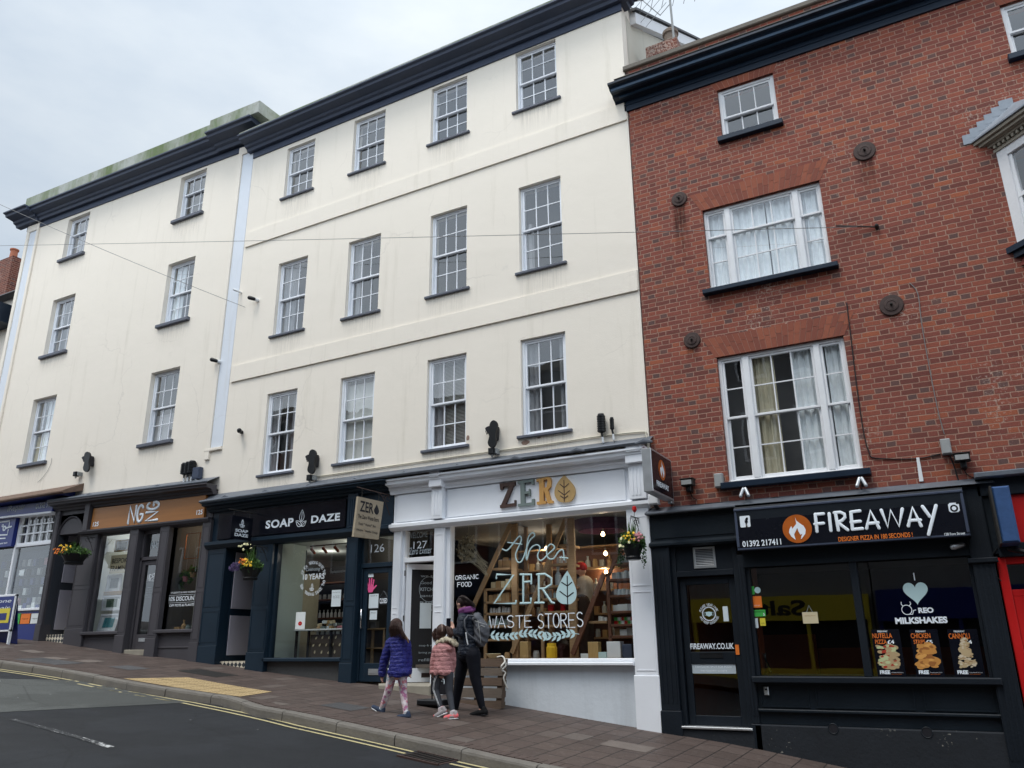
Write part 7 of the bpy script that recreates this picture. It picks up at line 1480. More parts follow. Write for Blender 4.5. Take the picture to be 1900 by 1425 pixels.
t_, c_, b_ = card((703.5, 1107.5, 719.5, 1122), 'closed_sign', 'ink', 'black sign reading CLOSED hung in the teal door', 'sign', .034, None, [('CLOSED', .08, .92, .18, .82, 'vinyl', .03)]); mb = MB(); mb.tube([(b_[0]+.02, .034, b_[3]), ((b_[0]+b_[1])/2, .034, b_[3]+.10), (b_[1]-.02, .034, b_[3])], .002, 4); mb.build('string', M['faint'], t_)
x0, x1, z0, z1 = fit(680.5, 1074, 696, 1098.5, .036); t_ = MB(); W_ = x1-x0; H_ = z1-z0; t_.prism([(x0+W_*a, z0+H_*b) for a, b in ((.25,.0),(.7,.0),(.85,.25),(.80,.5),(.2,.5),(.15,.25))], .036, .038)
for a, b, c, d in ((.22,.45,.08,.80), (.38,.45,.32,.97), (.55,.45,.56,1.0), (.72,.45,.80,.88)): t_.tube([(x0+W_*a, .036, z0+H_*b), (x0+W_*c, .036, z0+H_*d)], W_*.075, 6, .2)
t_.tube([(x0+W_*.75, .036, z0+H_*.2), (x0+W_*1.08, .036, z0+H_*.45)], W_*.075, 6, .2); single(t_, 'hand_print', M['pink'], 'pink painted hand print on the teal door glass', 'sticker')
for px, mt, lab in (((24, 1139, 36.5, 1157.5), 'green', 'green leaflet below the blue shop window'), ((38.5, 1139, 55.5, 1157), 'orange', 'orange leaflet below the blue shop window'), ((57, 1138.5, 74.5, 1156.5), 'cardwhite', 'white leaflet below the blue shop window')): card(px, 'leaflet', mt, lab, 'leaflet', -.067, 'leaflets below the blue shop window', [('repair', .2, .8, .4, .55, 'ink', 0)])

# ================================================================ inside the shops
def item(kind, x, y, z, w_, h, mat, lab, grp, cache={}):
    """stock on shelves: boxes, jars, bottles; copies share mesh data per kind"""
    key = (kind, mat)
    if key not in cache:
        mb = MB()
        if kind == 'jar': mb.lathe((0,0,0), [(.42,0),(.5,.04),(.5,.72),(.40,.80),(.42,.82),(.42,1),(.01,1)], 12)
        elif kind == 'bottle': mb.lathe((0,0,0), [(.46,0),(.5,.03),(.5,.55),(.2,.72),(.18,.9),(.24,.91),(.24,1),(.01,1)], 12)
        elif kind == 'bowl': mb.lathe((0,0,0), [(.2,0),(.25,.05),(.5,.95),(.47,1),(.22,.2),(.01,.15)], 14)
        else: mb.bev(-.5, .5, -.35, .35, 0, 1, .03)
        me = mb.build('tmp', M[mat]); cache[key] = me.data; bpy.data.objects.remove(me)
    o = bpy.data.objects.new({'jar': 'jar', 'bottle': 'bottle', 'bowl': 'bowl', 'box': 'carton', 'soap': 'soap_bar'}[kind], cache[key]); COL.objects.link(o); o.location = (x, y, z); o.scale = (w_, w_, h)
    return tag(o, lab, {'jar': 'jar', 'bottle': 'bottle', 'bowl': 'bowl', 'box': 'carton', 'soap': 'soap'}[kind], grp)
YS = .62
def zs(a, b, y=YS): q = F(820+a/4.453, 920+b/4.453, y); return q
def plank(mb, p, q, w_, y0, y1):
    d = Vector((q[0]-p[0], q[1]-p[1])).normalized(); n_ = Vector((-d.y, d.x))*w_/2
    mb.prism([(p[0]+n_.x, p[1]+n_.y), (p[0]-n_.x, p[1]-n_.y), (q[0]-n_.x, q[1]-n_.y), (q[0]+n_.x, q[1]+n_.y)], y0, y1)
def ladder(lab, xpost, ptop, ztop, foot, shelves, xr, mat, wp=.11):
    t_ = thing('shelving_unit', zs(xpost, 1300)[0], YS, -.2, lab, 'shelves', 'ladder shelves in the zero waste shop window'); zb_ = -.24
    xp = zs(xpost, 700)[0]; mb = MB(); mb.bev(xp-wp/2, xp+wp/2, YS, YS+.05, zb_, zs(xpost, ptop)[1], .006); mb.build('post', M[mat], t_)
    mb = MB(); wq = -.6 if wp > .13 else 0; mb.bev(xp+wq-wp/2+.01, xp+wq+wp/2-.04, YS+.45, YS+.5, zb_, zs(xpost, ptop)[1], .006); mb.build('post', M[mat], t_)
    mb = MB(); plank(mb, (xp-.04, zs(xpost, ptop)[1]), zs(*foot), .075, YS-.045, YS-.005); mb.build('brace', M[mat], t_)
    zz_ = []
    for (sy_, x0_, x1_) in shelves:
        a = zs(x0_, sy_); b = zs(x1_, sy_); mb = MB(); mb.bev(a[0], b[0], YS+.0, YS+.46, a[1]-.025, a[1]+.012, .005); mb.build('shelf', M[mat], t_); zz_.append((a[0], b[0], a[1]+.012))
    if xr: mb = MB(); x_ = zs(xr, 1000)[0]; mb.bev(x_-.025, x_+.025, YS+.0, YS+.04, zb_, zs(xr, shelves[1][0])[1], .004); mb.build('post', M[mat], t_)
    return zz_
s1 = ladder('leftmost ladder shelf behind the word ZERO', 597, 230, 0, (180, 1105), [(603, 420, 560), (772, 350, 560), (880, 345, 560), (975, 345, 560), (1078, 330, 560), (1190, 320, 560)], 355, 'pine')
s2 = ladder('middle ladder shelf behind the leaf emblem', 1070, 180, 0, (585, 1300), [(408, 960, 1045), (568, 890, 1045), (750, 830, 1045), (855, 800, 1045), (962, 800, 1045), (1075, 800, 1045)], 825, 'pine', .14)
s3 = ladder('dark red shelf unit at the right of the zero waste window', 1368, 640, 0, (1085, 1310), [(562, 1410, 1590), (695, 1365, 1590), (828, 1372, 1590), (960, 1380, 1590), (1068, 1382, 1590), (1162, 1388, 1590)], None, 'pinedark', .055)
t_ = thing('shelving_unit', zs(1280, 1040)[0], YS, -.2, 'short pine shelf between the sloping brace and the dark red shelves', 'shelves'); a = zs(1210, 1042); b = zs(1362, 1042); mb = MB(); mb.bev(a[0], b[0], YS, YS+.4, a[1]-.025, a[1]+.012, .004); mb.build('shelf', M['pine'], t_); mb = MB(); plank(mb, zs(1460, 430), zs(1365, 650), .05, YS+.05, YS+.09); mb.build('brace', M['pinedark'], t_)
t_ = thing('display_platform', -5.8, .3, -.25, 'long low pine display platform along the bottom of the zero waste window', 'platform'); mb = MB(); mb.bev(-7.35, -4.28, .12, 1.2, -.205, -.165, .006); mb.build('top', M['pine'], t_); mb = MB(); mb.bev(-7.3, -4.3, .16, 1.15, -.25, -.206, .004); mb.build('plinth', M['pine'], t_)
rn = random.Random(21)
def stock(shelf, n, kinds, w_, h, lab, y=YS+.10):
    a, b, z = shelf
    for i in range(n):
        k, m_ = kinds[rn.randrange(len(kinds))]; x = a+.05+(b-a-.1)*(i+.5)/n; item(k, x, y+rn.uniform(0, .06), z, w_*rn.uniform(.85, 1.15), h*rn.uniform(.8, 1.15), m_, lab, lab)
for u_, (a_, b_) in enumerate(((-7.1, -6.5), (-6.0, -5.3), (-5.0, -4.4))):
    for j, z_ in enumerate((.15, .55, .95, 1.35)):
        for i in range(5): item(('jar', 'box', 'bottle')[(i+j+u_) % 3], a_+(b_-a_)*(i+.5)/5, 2.02, z_+.012, .09, (.14, .12, .2)[(i+j+u_) % 3], ('kraft', 'greybox', 'leafwood', 'faint')[(i*3+j+u_) % 4], 'dim stock on the rear shelves of the zero waste shop', 'stock on the rear shelves')
t_ = thing('rear_shelves', -5.7, 2.1, -.25, 'dim rear shelves full of stock inside the zero waste shop', 'shelves')
for z_ in (.15, .55, .95, 1.35, 1.72): mb = MB(); mb.bev(-7.2, -4.3, 1.92, 2.2, z_-.02, z_+.01, .004); mb.build('shelf', M['pine'], t_)
mb = MB(); mb.box(-7.2, -4.3, 2.2, 2.22, -.25, 1.74); mb.build('back_board', M['pinedark'], t_)
stock(s1[0], 3, [('box', 'kraft'), ('box', 'card'), ('jar', 'greybox')], .08, .16, 'cartons and jars on the top shelf of the leftmost ladder shelf')
stock(s1[1], 4, [('box', 'kraft'), ('box', 'card')], .085, .13, 'kraft cartons on the second shelf of the leftmost ladder shelf'); stock(s1[2], 5, [('box', 'kraft'), ('box', 'card')], .075, .13, 'kraft cartons on the third shelf of the leftmost ladder shelf'); stock(s1[3], 7, [('jar', 'whitebox')], .055, .09, 'small white topped jars on the fourth shelf of the leftmost ladder shelf'); stock(s1[4], 6, [('jar', 'mint'), ('jar', 'whitebox')], .06, .10, 'pale jars on the fifth shelf of the leftmost ladder shelf')
stock(s2[0], 2, [('bottle', 'mint')], .04, .13, 'small bottles on the top shelf of the middle ladder shelf'); stock(s2[1], 3, [('box', 'whitebox'), ('bottle', 'whitebox')], .05, .12, 'white packs on the second shelf of the middle ladder shelf'); stock(s2[3], 6, [('bottle', 'mint'), ('jar', 'greybox')], .045, .13, 'glass bottles on the fourth shelf of the middle ladder shelf'); stock(s2[4], 2, [('box', 'red'), ('box', 'cardwhite')], .08, .13, 'red and white packs on the fifth shelf of the middle ladder shelf'); stock(s2[2], 1, [('bottle', 'faint')], .10, .30, 'tall glass vase on the third shelf of the middle ladder shelf')
stock(s3[0], 6, [('jar', 'faint')], .06, .12, 'glass jars on the top dark red shelf'); stock(s3[1], 5, [('jar', 'faint'), ('box', 'cardwhite')], .09, .11, 'tins and jars on the second dark red shelf'); stock(s3[2], 5, [('jar', 'whitebox'), ('jar', 'paper')], .07, .09, 'white tubs on the third dark red shelf'); stock(s3[3], 3, [('box', 'whitebox'), ('box', 'cardwhite')], .15, .10, 'white storage boxes on the fourth dark red shelf')
for r_ in range(2):
    a, b, z = s3[4]
    for i in range(6): item('box', a+.06+(b-a-.1)*(i+.5)/6, YS+.12, z+r_*.055, .075, .05, ('red', 'green', 'cardwhite')[(i+r_) % 3], '%s row of small red, green and white packs on the fifth dark red shelf' % ('lower', 'upper')[r_], 'small packs, %s row' % ('lower', 'upper')[r_])
stock(s3[5], 3, [('box', 'kraft'), ('box', 'cardwhite')], .11, .10, 'flat cartons on the lowest dark red shelf'); stock((zs(1250, 1042)[0], zs(1360, 1042)[0], zs(1210, 1042)[1]+.012), 3, [('jar', 'cardwhite')], .06, .07, 'lidded jars on the short pine shelf')
bz = -.165
for (a, b, w_, h, k, m_, lab) in ((1435, 0, .22, .24, 'box', 'whitebox', 'stacked white ribboned boxes at the right of the display platform'), (1540, 0, .15, .20, 'box', 'slateblue', 'dark ribboned box beside the white ribboned boxes'), (1262, 0, .17, .24, 'box', 'leafwood', 'green and yellow printed carton on the display platform'), (1330, 0, .16, .09, 'box', 'mint', 'mint coloured flat carton beside the printed one'), (1190, 0, .14, .07, 'box', 'cardwhite', 'small white cartons heaped at the foot of the brace'), (908, 0, .17, .23, 'jar', 'fyellow', 'glass jar of orange and yellow sweets on the platform'), (690, 0, .15, .26, 'box', 'leafwood', 'tall wooden box with a round window on the platform'), (780, 0, .10, .12, 'jar', 'greybox', 'grey tin on the platform between the ladder shelves'), (425, 0, .26, .08, 'bowl', 'card', 'wide shallow bowl at the left of the platform'), (540, 0, .09, .10, 'jar', 'kraft', 'brown tub beside the shallow bowl')):
    item(k, zs(a, 1300, .35)[0], .35, bz, w_, h, m_, lab, None)
# hanging swing-top bottle, dried flowers, canopy, lit bulbs
GBu = 'lit bulbs hanging in the zero waste shop'
for i, (a, b, y_) in enumerate(((1330, 318, 1.3), (1352, 478, 1.5), (862, 437, 2.0), (430, 535, 2.4), (1357, 632, 2.2))):
    q = F(820+a/4.453, 920+b/4.453, y_); t_ = thing('pendant_bulb', q[0], y_, q[1], 'lit bare bulb hanging %s' % ('highest under the purple canopy', 'second highest on the right', 'between the script and the middle ladder shelf', 'at the left among the first ladder shelf', 'lowest on the right beside the dark red shelves')[i], 'bulb', GBu)
    mb = MB(); mb.lathe((q[0], y_, q[1]-.035), [(.005,0),(.025,.01),(.035,.035),(.022,.065),(.012,.08)], 12); mb.smooth = True; mb.build('bulb', M['bulb'], t_); mb = MB(); mb.lathe((q[0], y_, q[1]+.045), [(.014,0),(.014,.05)], 8); mb.tube([(q[0], y_, q[1]+.09), (q[0], y_, 2.04)], .003, 4); mb.build('flex', M['cable'], t_)
    L = bpy.data.lights.new('bulb_light', 'POINT'); L.energy = 4; L.color = (1, .78, .50); L.shadow_soft_size = .05; lo = bpy.data.objects.new('bulb_light', L); COL.objects.link(lo); lo.parent = t_; lo.location = (0, -.12, 0)
q = F(820+1320/4.453, 920+215/4.453, 1.2); mb = MB(); mb.lathe((q[0], 1.2, q[1]-.16), [(.40,0),(.47,.08),(.50,.22),(.46,.26),(.2,.32),(.02,.34)], 26, cap=False); o = single(mb, 'pendant_canopy', M['purple'], 'wide dark purple fabric shade hanging in the zero waste shop', 'pendant lamp')
rn = random.Random(33); q = F(820+240/4.453, 920+480/4.453, .35); t_ = thing('dried_bouquet', q[0], .35, q[1], 'bunch of pale dried flowers hanging in the left of the zero waste window', 'dried flowers'); mb = MB(); leaves(mb, (q[0]-.10, .35, q[1]+.06), (.20, .10, .20), 260, .05, rn); leaves(mb, (q[0]-.05, .35, q[1]+.22), (.12, .08, .12), 120, .04, rn); mb.build('flower_heads', M['dried'], t_)
mb = MB()
for i in range(40): mb.tube([(q[0]-.10+rn.uniform(-.16,.16), .35+rn.uniform(-.08,.08), q[1]+rn.uniform(-.1,.2)), (q[0]+.30+rn.uniform(-.04,.04), .35, q[1]-.28+rn.uniform(-.12,.12))], .003, 4)
mb.tube([(q[0]-.05, .35, q[1]+.3), (q[0]-.05, .35, 2.03)], .002, 4); mb.build('stems', M['dried'], t_)
# counter and back shelves deeper in the shop
t_ = thing('shop_counter', -5.6, 3.0, -.25, 'dim wooden counter deep inside the zero waste shop', 'counter'); mb = MB(); mb.bev(-7.6, -6.0, 2.6, 3.1, -.25, .75, .01); mb.build('front', M['pine'], t_); mb = MB(); mb.bev(-7.65, -5.95, 2.55, 3.15, .75, .79, .01); mb.build('top', M['oak'], t_)
fill_light(-6.6, 1.6, 1.75, 4, (1, .90, .76)); fill_light(-5.2, .35, 1.2, 2.2, (1, .95, .88)); fill_light(-6.6, .35, 1.2, 2.2, (1, .95, .88))  # unseen fills added to lift the room and the shelf fronts
# soap shop
t_ = thing('display_table', -10.3, .7, -.25, 'table of soaps with a leaf printed cloth front in the soap shop window', 'table'); x0, zt = F(547, 1168, .45); x1 = F(636, 1168, .45)[0]+.05; mb = MB(); mb.bev(x0, x1, .42, 1.0, zt-.03, zt, .006); mb.build('table_top', M['cardwhite'], t_)
for x in (x0+.03, x0+.33, x1-.35, x1-.06): mb = MB(); mb.bev(x, x+.04, .44, .48, -.24, zt-.03, .004); mb.build('leg', M['blackplastic'], t_)
mb = MB(); mb.box(x0+.36, x1-.02, .50, .505, -.24, zt-.10); cl_ = mb.build('printed_cloth', plain('brown_cloth', (.075,.06,.05), .9), t_); mb = MB(); rn = random.Random(2)
for i in range(8):
    for j in range(5): P = leaf_poly(x0+.42+i*.16+(j % 2)*.06, -.20+j*.13, .07, .035, R_(60+rn.uniform(-20, 20)), 5); mb.prism(P, .497, .4995)
mb.build('leaf_print', M['card'], cl_)
for i in range(34):
    u = rn.random(); lv = rn.choice((0, 0, 0, 1, 1, 2)); x = x0+.35+(x1-x0-.55)*(.5+(u-.5)*(1-lv*.28)); o = item('soap', x, .55+rn.uniform(0, .3), zt+lv*.05, .085, .05, rn.choice(('card', 'kraft', 'leafwood', 'curtain' if False else 'paper', 'sage', 'fpink')), 'soap bars heaped on the display table', 'soap bars heaped on the display table'); o.rotation_euler = (rn.uniform(-.25, .25), rn.uniform(-.25, .25), rn.uniform(0, 3))
t_ = thing('shelving_unit', -10.4, 1.9, -.2, 'dark back shelves holding bottles in the soap shop', 'shelves'); bx0, bx1 = -12.95, -11.0
for i, z in enumerate((.25, .62, 1.0, 1.35)): mb = MB(); mb.bev(bx0, bx1, 2.05, 2.35, z, z+.03, .004); mb.build('shelf', M['pinedark'], t_)
for k_ in range(17): item('bottle', bx0+.08+k_*.108, 2.12, .65, .06, .16, 'whitebox', 'white labelled bottles on the soap shop back shelf', 'white bottles, soap shop back shelf')
for k_ in range(13): item('jar', bx0+.10+k_*.14, 2.12, 1.03, .08, .10, 'greybox', 'grey tubs on the upper soap shop back shelf', 'grey tubs, soap shop back shelf')
for k_ in range(13): item('jar', bx0+.10+k_*.14, 2.12, .28, .08, .12, 'faint', 'glass jars on the lower soap shop back shelf', 'glass jars, soap shop back shelf')
t_ = thing('track_light', -10.1, .6, 1.85, 'ceiling track with four spotlights in the soap shop window', 'track light'); a = F(577, 1000, .5); b = F(650, 996, .5); mb = MB(); mb.tube([(a[0], .5, 1.93), (b[0], .5, 1.93)], .012, 6); mb.build('track', M['castiron'], t_)
for i in range(4): x = a[0]+.05+(b[0]-a[0]-.1)*i/3; mb = MB(); mb.tube([(x, .5, 1.92), (x, .5, 1.85)], .008, 5); mb.tube([(x-.02, .5, 1.87), (x+.03, .54, 1.80)], .028, 8); mb.build('spotlight', plain('copper_spot', (.30,.08,.05), .4, .5) if i == 0 else bpy.data.materials['copper_spot'], t_)
fill_light(-10.2, 1.0, 1.85, SL1, (1, .93, .82)); fill_light(-11.8, 1.9, 1.85, SL1*.8, (1, .95, .88)); fill_light(-9.0, 1.2, 1.8, SL1*.35, (1, .9, .75))
t_ = thing('display_cabinet', -9.0, .5, -.3, 'pale oak glass cabinet just inside the teal door', 'cabinet'); mb = MB(); x0, zt = F(671, 1166, .3); x1 = F(716, 1166, .3)[0]
mb.bev(x0, x1, .28, .7, zt-.03, zt, .005)
for x in (x0+.02, x0+.22, x1-.06): mb.bev(x, x+.045, .30, .34, zt-1.0, zt-.03, .004)
for z in (zt-.35, zt-.62): mb.bev(x0, x1, .30, .65, z, z+.02, .004)
mb.build('cabinet_frame', M['oak'], t_); item('box', (x0+x1)/2-.1, .45, zt, .13, .12, 'greybox', 'small grey parcel on the oak cabinet', None)
# framing shop displays
card((207, 1031, 236.5, 1062), 'display_board', 'card', 'cream board reading BESPOKE FRAMING in the left framing window', 'sign', .25, None, [('BESPOKE', .08, 1.0, .55, .82, 'ink', .01), ('FRAMING', .06, 1.0, .15, .42, 'ink', .01)])
GPf = 'framed pictures in the framing shop window'
def picture(px, y, fm, inner, lab, tilt=0.0, wd_=.035):
    x0, x1, z0, z1 = fit(*px, y); t_ = thing('picture_frame', (x0+x1)/2, y, z0, lab, 'picture', GPf); mb = MB()
    def sk(x, z): return x+tilt*(z-z0)
    def fb_(xa_, xb_, za_, zb_, ya, yb2): mb.add([(sk(xa_,za_),ya,za_),(sk(xb_,za_),ya,za_),(sk(xb_,za_),yb2,za_),(sk(xa_,za_),yb2,za_),(sk(xa_,zb_),ya,zb_),(sk(xb_,zb_),ya,zb_),(sk(xb_,zb_),yb2,zb_),(sk(xa_,zb_),yb2,zb_)], [(3,2,1,0),(4,5,6,7),(0,1,5,4),(1,2,6,5),(2,3,7,6),(3,0,4,7)])
    fb_(x0, x0+wd_, z0, z1, y-.02, y+.01); fb_(x1-wd_, x1, z0, z1, y-.02, y+.01); fb_(x0+wd_, x1-wd_, z0, z0+wd_, y-.02, y+.01); fb_(x0+wd_, x1-wd_, z1-wd_, z1, y-.02, y+.01); mb.build('frame', M[fm], t_)
    mb = MB(); fb_(x0+wd_, x1-wd_, z0+wd_, z1-wd_, y, y+.005); mt_ = mb.build('mount', M['cardwhite'], t_); mb = MB(); k_ = .22; W_ = x1-x0; H_ = z1-z0; fb_(x0+W_*k_, x1-W_*k_, z0+H_*k_, z1-H_*k_, y-.004, y); mb.build('print', M[inner], mt_)
M['tealprint'] = paint('teal_print', (.06,.25,.28), .6, .7, 9, 0); M['greyprint'] = paint('grey_print', (.18,.20,.19), .6, .4, 9, 0); M['greenprint'] = paint('green_print_landscape', (.08,.13,.09), .6, .5, 9, 0)
picture((201, 1067, 223, 1097), .35, 'white', 'greyprint', 'white framed grey picture on the little shelf'); picture((192, 1106, 223, 1132), .30, 'white', 'greenprint', 'white framed dark landscape below the little shelf'); picture((184, 1140, 214, 1171), .25, 'white', 'tealprint', 'white framed teal print leaning at the bottom left', .28); picture((216, 1003, 239, 1022), .4, 'leafwood', 'greyprint', 'small wooden framed picture at the top of the window')
x0, x1, z0, z1 = fit(194, 1098, 226, 1103, .30); mb = MB(); mb.bev(x0, x1, .28, .42, z0, z1, .004); single(mb, 'wall_shelf', M['oak'], 'little wooden shelf in the left framing window', 'shelf')
x0, x1, z0, z1 = fit(347, 991, 367, 1035, .3); mb = MB(); mb.tube([(x0,.3,z0),(x1,.3,z0),(x1,.3,z1),(x0,.3,z1),(x0,.3,z0)], .010, 6); single(mb, 'copper_frame', plain('copper', (.55,.20,.09), .35, .6), 'empty copper frame hanging at the top of the right framing window', 'frame')
GPP = 'hanging pot plants in the framing shop'
for i, (px, py, m_, lab) in enumerate(((344, 1070, 'fpink', 'plant in a pink pot hanging in the right framing window'), (333, 1085, 'sage', 'plant in a sage pot hanging at the left of the right framing window'), (358, 1062, 'kraft', 'plant in a kraft coloured pot hanging high in the right framing window'))):
    q = F(px, py, .4); t_ = thing('hanging_plant', q[0], .4, q[1], lab, 'plant', GPP); mb = MB(); mb.lathe((q[0], .4, q[1]-.10), [(.04,0),(.07,.10),(.065,.10),(.01,.09)], 12); mb.build('pot', M[m_], t_); mb = MB(); leaves(mb, (q[0], .4, q[1]+.04), (.10, .08, .09), 90, .06, rn); leaves(mb, (q[0]-.06, .4, q[1]-.12), (.04, .04, .14), 40, .05, rn); mb.build('foliage', M['leaf1'], t_); mb = MB(); mb.tube([(q[0], .4, q[1]), (q[0], .4, 2.45)], .003, 4); mb.build('cord', M['faint'], t_)
for i, (px, py, k, m_, w_, h, lab) in enumerate(((332, 1160, 'box', 'kraft', .16, .12, 'kraft box on the sill of the right framing window'), (341, 1160, 'bottle', 'kraft', .10, .26, 'brown bottle on the sill of the right framing window'), (350, 1160, 'jar', 'sage', .12, .16, 'sage pot on the sill of the right framing window'))):
    q = F(px, py, .3); item(k, q[0], .3, .36, w_, h, m_, lab, None)
fill_light(-16.2, 1.0, 2.5, SL2, (1, .95, .88)); fill_light(-13.9, .9, 2.4, SL2*.5, (1, .8, .55))
# blue shop stock
for i in range(7): item('box', -19.75+i*.17, .22, .98, .13, .10+.05*(i % 2), ('cardwhite', 'royal', 'greybox')[i % 3], 'phone accessory cartons along the blue shop window shelf', 'cartons in the blue shop window')
mb = MB(); mb.bev(-19.5, -18.9, .5, .55, 1.1, 1.9, .01); single(mb, 'display_rack', M['slateblue'], 'dark blue accessory rack in the blue shop window', 'rack'); PK = 'accessory packs hanging in the blue shop window'
for i in range(15):
    for j in range(5):
        mb_ = ('royal', 'cardwhite', 'greybox', 'slateblue', 'fpink', 'ink')[(i*7+j*3+i*j) % 6]
        item('box', -21.9+i*.23, .86, 1.15+j*.24, .13, .17, mb_, 'accessory packs hanging in rows in the blue shop window', PK)
card((36.5, 1058, 44, 1067), 'notice', 'paper', 'small white notice in the blue shop window', 'notice', .025)
fill_light(-19.2, 1.2, 2.6, SL2*.6, (1, .97, .92))  # added to lighten the display, no lamp fitting here
# takeaway interior: weak fill light added to brighten it, counter goods
fill_light(-1.2, 1.4, 1.15, SL3, (1, .85, .65))
t_ = thing('napkin_dispenser', -2.2, .5, -.3, 'chrome napkin holder low in the left takeaway window', 'dispenser'); q = F(1417, 1240, .3); mb = MB(); mb.bev(q[0]-.05, q[0]+.05, .26, .40, -.36, -.10, .02); mb.build('case', M['chrome'], t_); mb = MB(); mb.tube([(q[0]+.02, .25, -.12), (q[0]+.10, .25, -.34)], .018, 7); mb.build('arm', M['chrome'], t_)
mb = MB(); mb.bev(-2.5, .15, .12, .32, -.42, -.37, .01); single(mb, 'window_ledge', M['roomblack'], 'black ledge behind the takeaway windows', 'ledge')
# ================================================================ people
def blob(name, prims, voxel, mat, parent, smooth=3, label=None, disp=None, hem=None):
    """one continuous surface grown from ellipsoids and tapered limbs"""
    mb = MB()
    for p in prims:
        if p[0] == 'e':
            _, c, r, rot = (*p, None)[:4]; n1, n2 = 16, 10; vs = [Vector((0, 0, -1))]
            for i in range(1, n2):
                ph = math.pi*i/n2-math.pi/2
                for k in range(n1): a = 2*math.pi*k/n1; vs.append(Vector((math.cos(ph)*math.cos(a), math.cos(ph)*math.sin(a), math.sin(ph))))
            vs.append(Vector((0, 0, 1))); Rm = rot or Matrix.Identity(3); vs = [Vector(c)+Rm @ Vector((v.x*r[0], v.y*r[1], v.z*r[2])) for v in vs]
            fs = [(0, 1+(k+1) % n1, 1+k) for k in range(n1)]+[(1+i*n1+k, 1+i*n1+(k+1) % n1, 1+(i+1)*n1+(k+1) % n1, 1+(i+1)*n1+k) for i in range(n2-2) for k in range(n1)]+[(1+(n2-2)*n1+k, 1+(n2-2)*n1+(k+1) % n1, len(vs)-1) for k in range(n1)]
            mb.add(vs, fs)
        else:
            pts, rs = p[1], p[2]; mb.tube(pts, rs, 14)
            for q, r_ in zip(pts, rs): mb.add(*sphere(q, r_))
    me = bpy.data.meshes.new('tmp'); me.from_pydata(mb.v, [], mb.f); o = bpy.data.objects.new('tmp', me); COL.objects.link(o)
    md = o.modifiers.new('r', 'REMESH'); md.mode = 'VOXEL'; md.voxel_size = voxel; md.use_smooth_shade = True
    ms = o.modifiers.new('s', 'SMOOTH'); ms.factor = .5; ms.iterations = smooth
    dg = bpy.context.evaluated_depsgraph_get(); m2 = bpy.data.meshes.new_from_object(o.evaluated_get(dg)); bpy.data.objects.remove(o); bpy.data.meshes.remove(me)
    m2.materials.clear(); m2.materials.append(mat); m2.name = name
    if disp:
        for v in m2.vertices: v.co += v.normal*disp(v.co)
    if hem is not None:
        for v in m2.vertices:
            zz = hem+.008*math.sin(v.co.x*40)
            if v.co.z < zz: v.co.z = zz-(zz-v.co.z)*.08
    m2.polygons.foreach_set('use_smooth', [True]*len(m2.polygons)); m2.update()
    ob = bpy.data.objects.new(name, m2); COL.objects.link(ob); attach(ob, parent)
    if label: ob['label'] = label
    return ob
def sphere(c, r, n1=14, n2=8):
    vs = [(c[0], c[1], c[2]-r)]
    for i in range(1, n2):
        ph = math.pi*i/n2-math.pi/2
        for k in range(n1): a = 2*math.pi*k/n1; vs.append((c[0]+r*math.cos(ph)*math.cos(a), c[1]+r*math.cos(ph)*math.sin(a), c[2]+r*math.sin(ph)))
    vs.append((c[0], c[1], c[2]+r))
    fs = [(0, 1+(k+1) % n1, 1+k) for k in range(n1)]+[(1+i*n1+k, 1+i*n1+(k+1) % n1, 1+(i+1)*n1+(k+1) % n1, 1+(i+1)*n1+k) for i in range(n2-2) for k in range(n1)]+[(1+(n2-2)*n1+k, 1+(n2-2)*n1+(k+1) % n1, len(vs)-1) for k in range(n1)]
    return vs, fs
class Fig:
    def __init__(s, ox, oy, sc_, Y): s.o = (ox, oy, sc_, Y); x, z = F(ox+60, oy+120, Y); s.m = float(np.dot(np.array([x, Y+DIST, z]), FW))/FPX/sc_
    def __call__(s, a, b, dy=0.0): x, z = F(s.o[0]+a/s.o[2], s.o[1]+b/s.o[2], s.o[3]+dy); return Vector((x, s.o[3]+dy, z))
    def r(s, px): return px*s.m
def frame(f, tilt=0.0):
    f = Vector(f).normalized(); up = Vector((0, 0, 1)); r_ = f.cross(up).normalized(); f2 = (f*math.cos(tilt)-up*math.sin(tilt)); u2 = r_.cross(f2).normalized()
    return r_, f2, u2, Matrix((r_, f2, u2)).transposed()
def head(c, H, fr_):
    """skull, jaw, nose, ears; H = head height"""
    r_, f, u, Rm = fr_; h = H/2
    return [('e', c+u*h*.12, (h*.70, h*.82, h*.88), Rm), ('e', c+f*h*.22-u*h*.42, (h*.50, h*.52, h*.55), Rm), ('e', c+f*h*.86-u*h*.18, (h*.12, h*.20, h*.22), Rm), ('e', c+f*h*.62-u*h*.72, (h*.22, h*.2, h*.18), Rm),
            ('e', c+f*h*.76-u*h*.48, (h*.20, h*.09, h*.07), Rm), ('e', c+r_*h*.72-u*h*.08, (h*.08, h*.17, h*.22), Rm), ('e', c-r_*h*.72-u*h*.08, (h*.08, h*.17, h*.22), Rm)]
def face(c, H, fr_, parent):
    r_, f, u, Rm = fr_; h = H/2
    for s_ in (-1, 1):
        mb = MB(); mb.add(*sphere(c+f*h*.78+r_*s_*h*.28+u*h*.05, h*.085, 10, 6)); mb.smooth = True; mb.build('eye', M['ink'], parent)
    mb = MB(); mb.tube([c+f*h*.80-r_*h*.2-u*h*.47, c+f*h*.87-u*h*.48, c+f*h*.80+r_*h*.2-u*h*.47], h*.035, 6); mb.build('mouth', M['fpink'], parent)
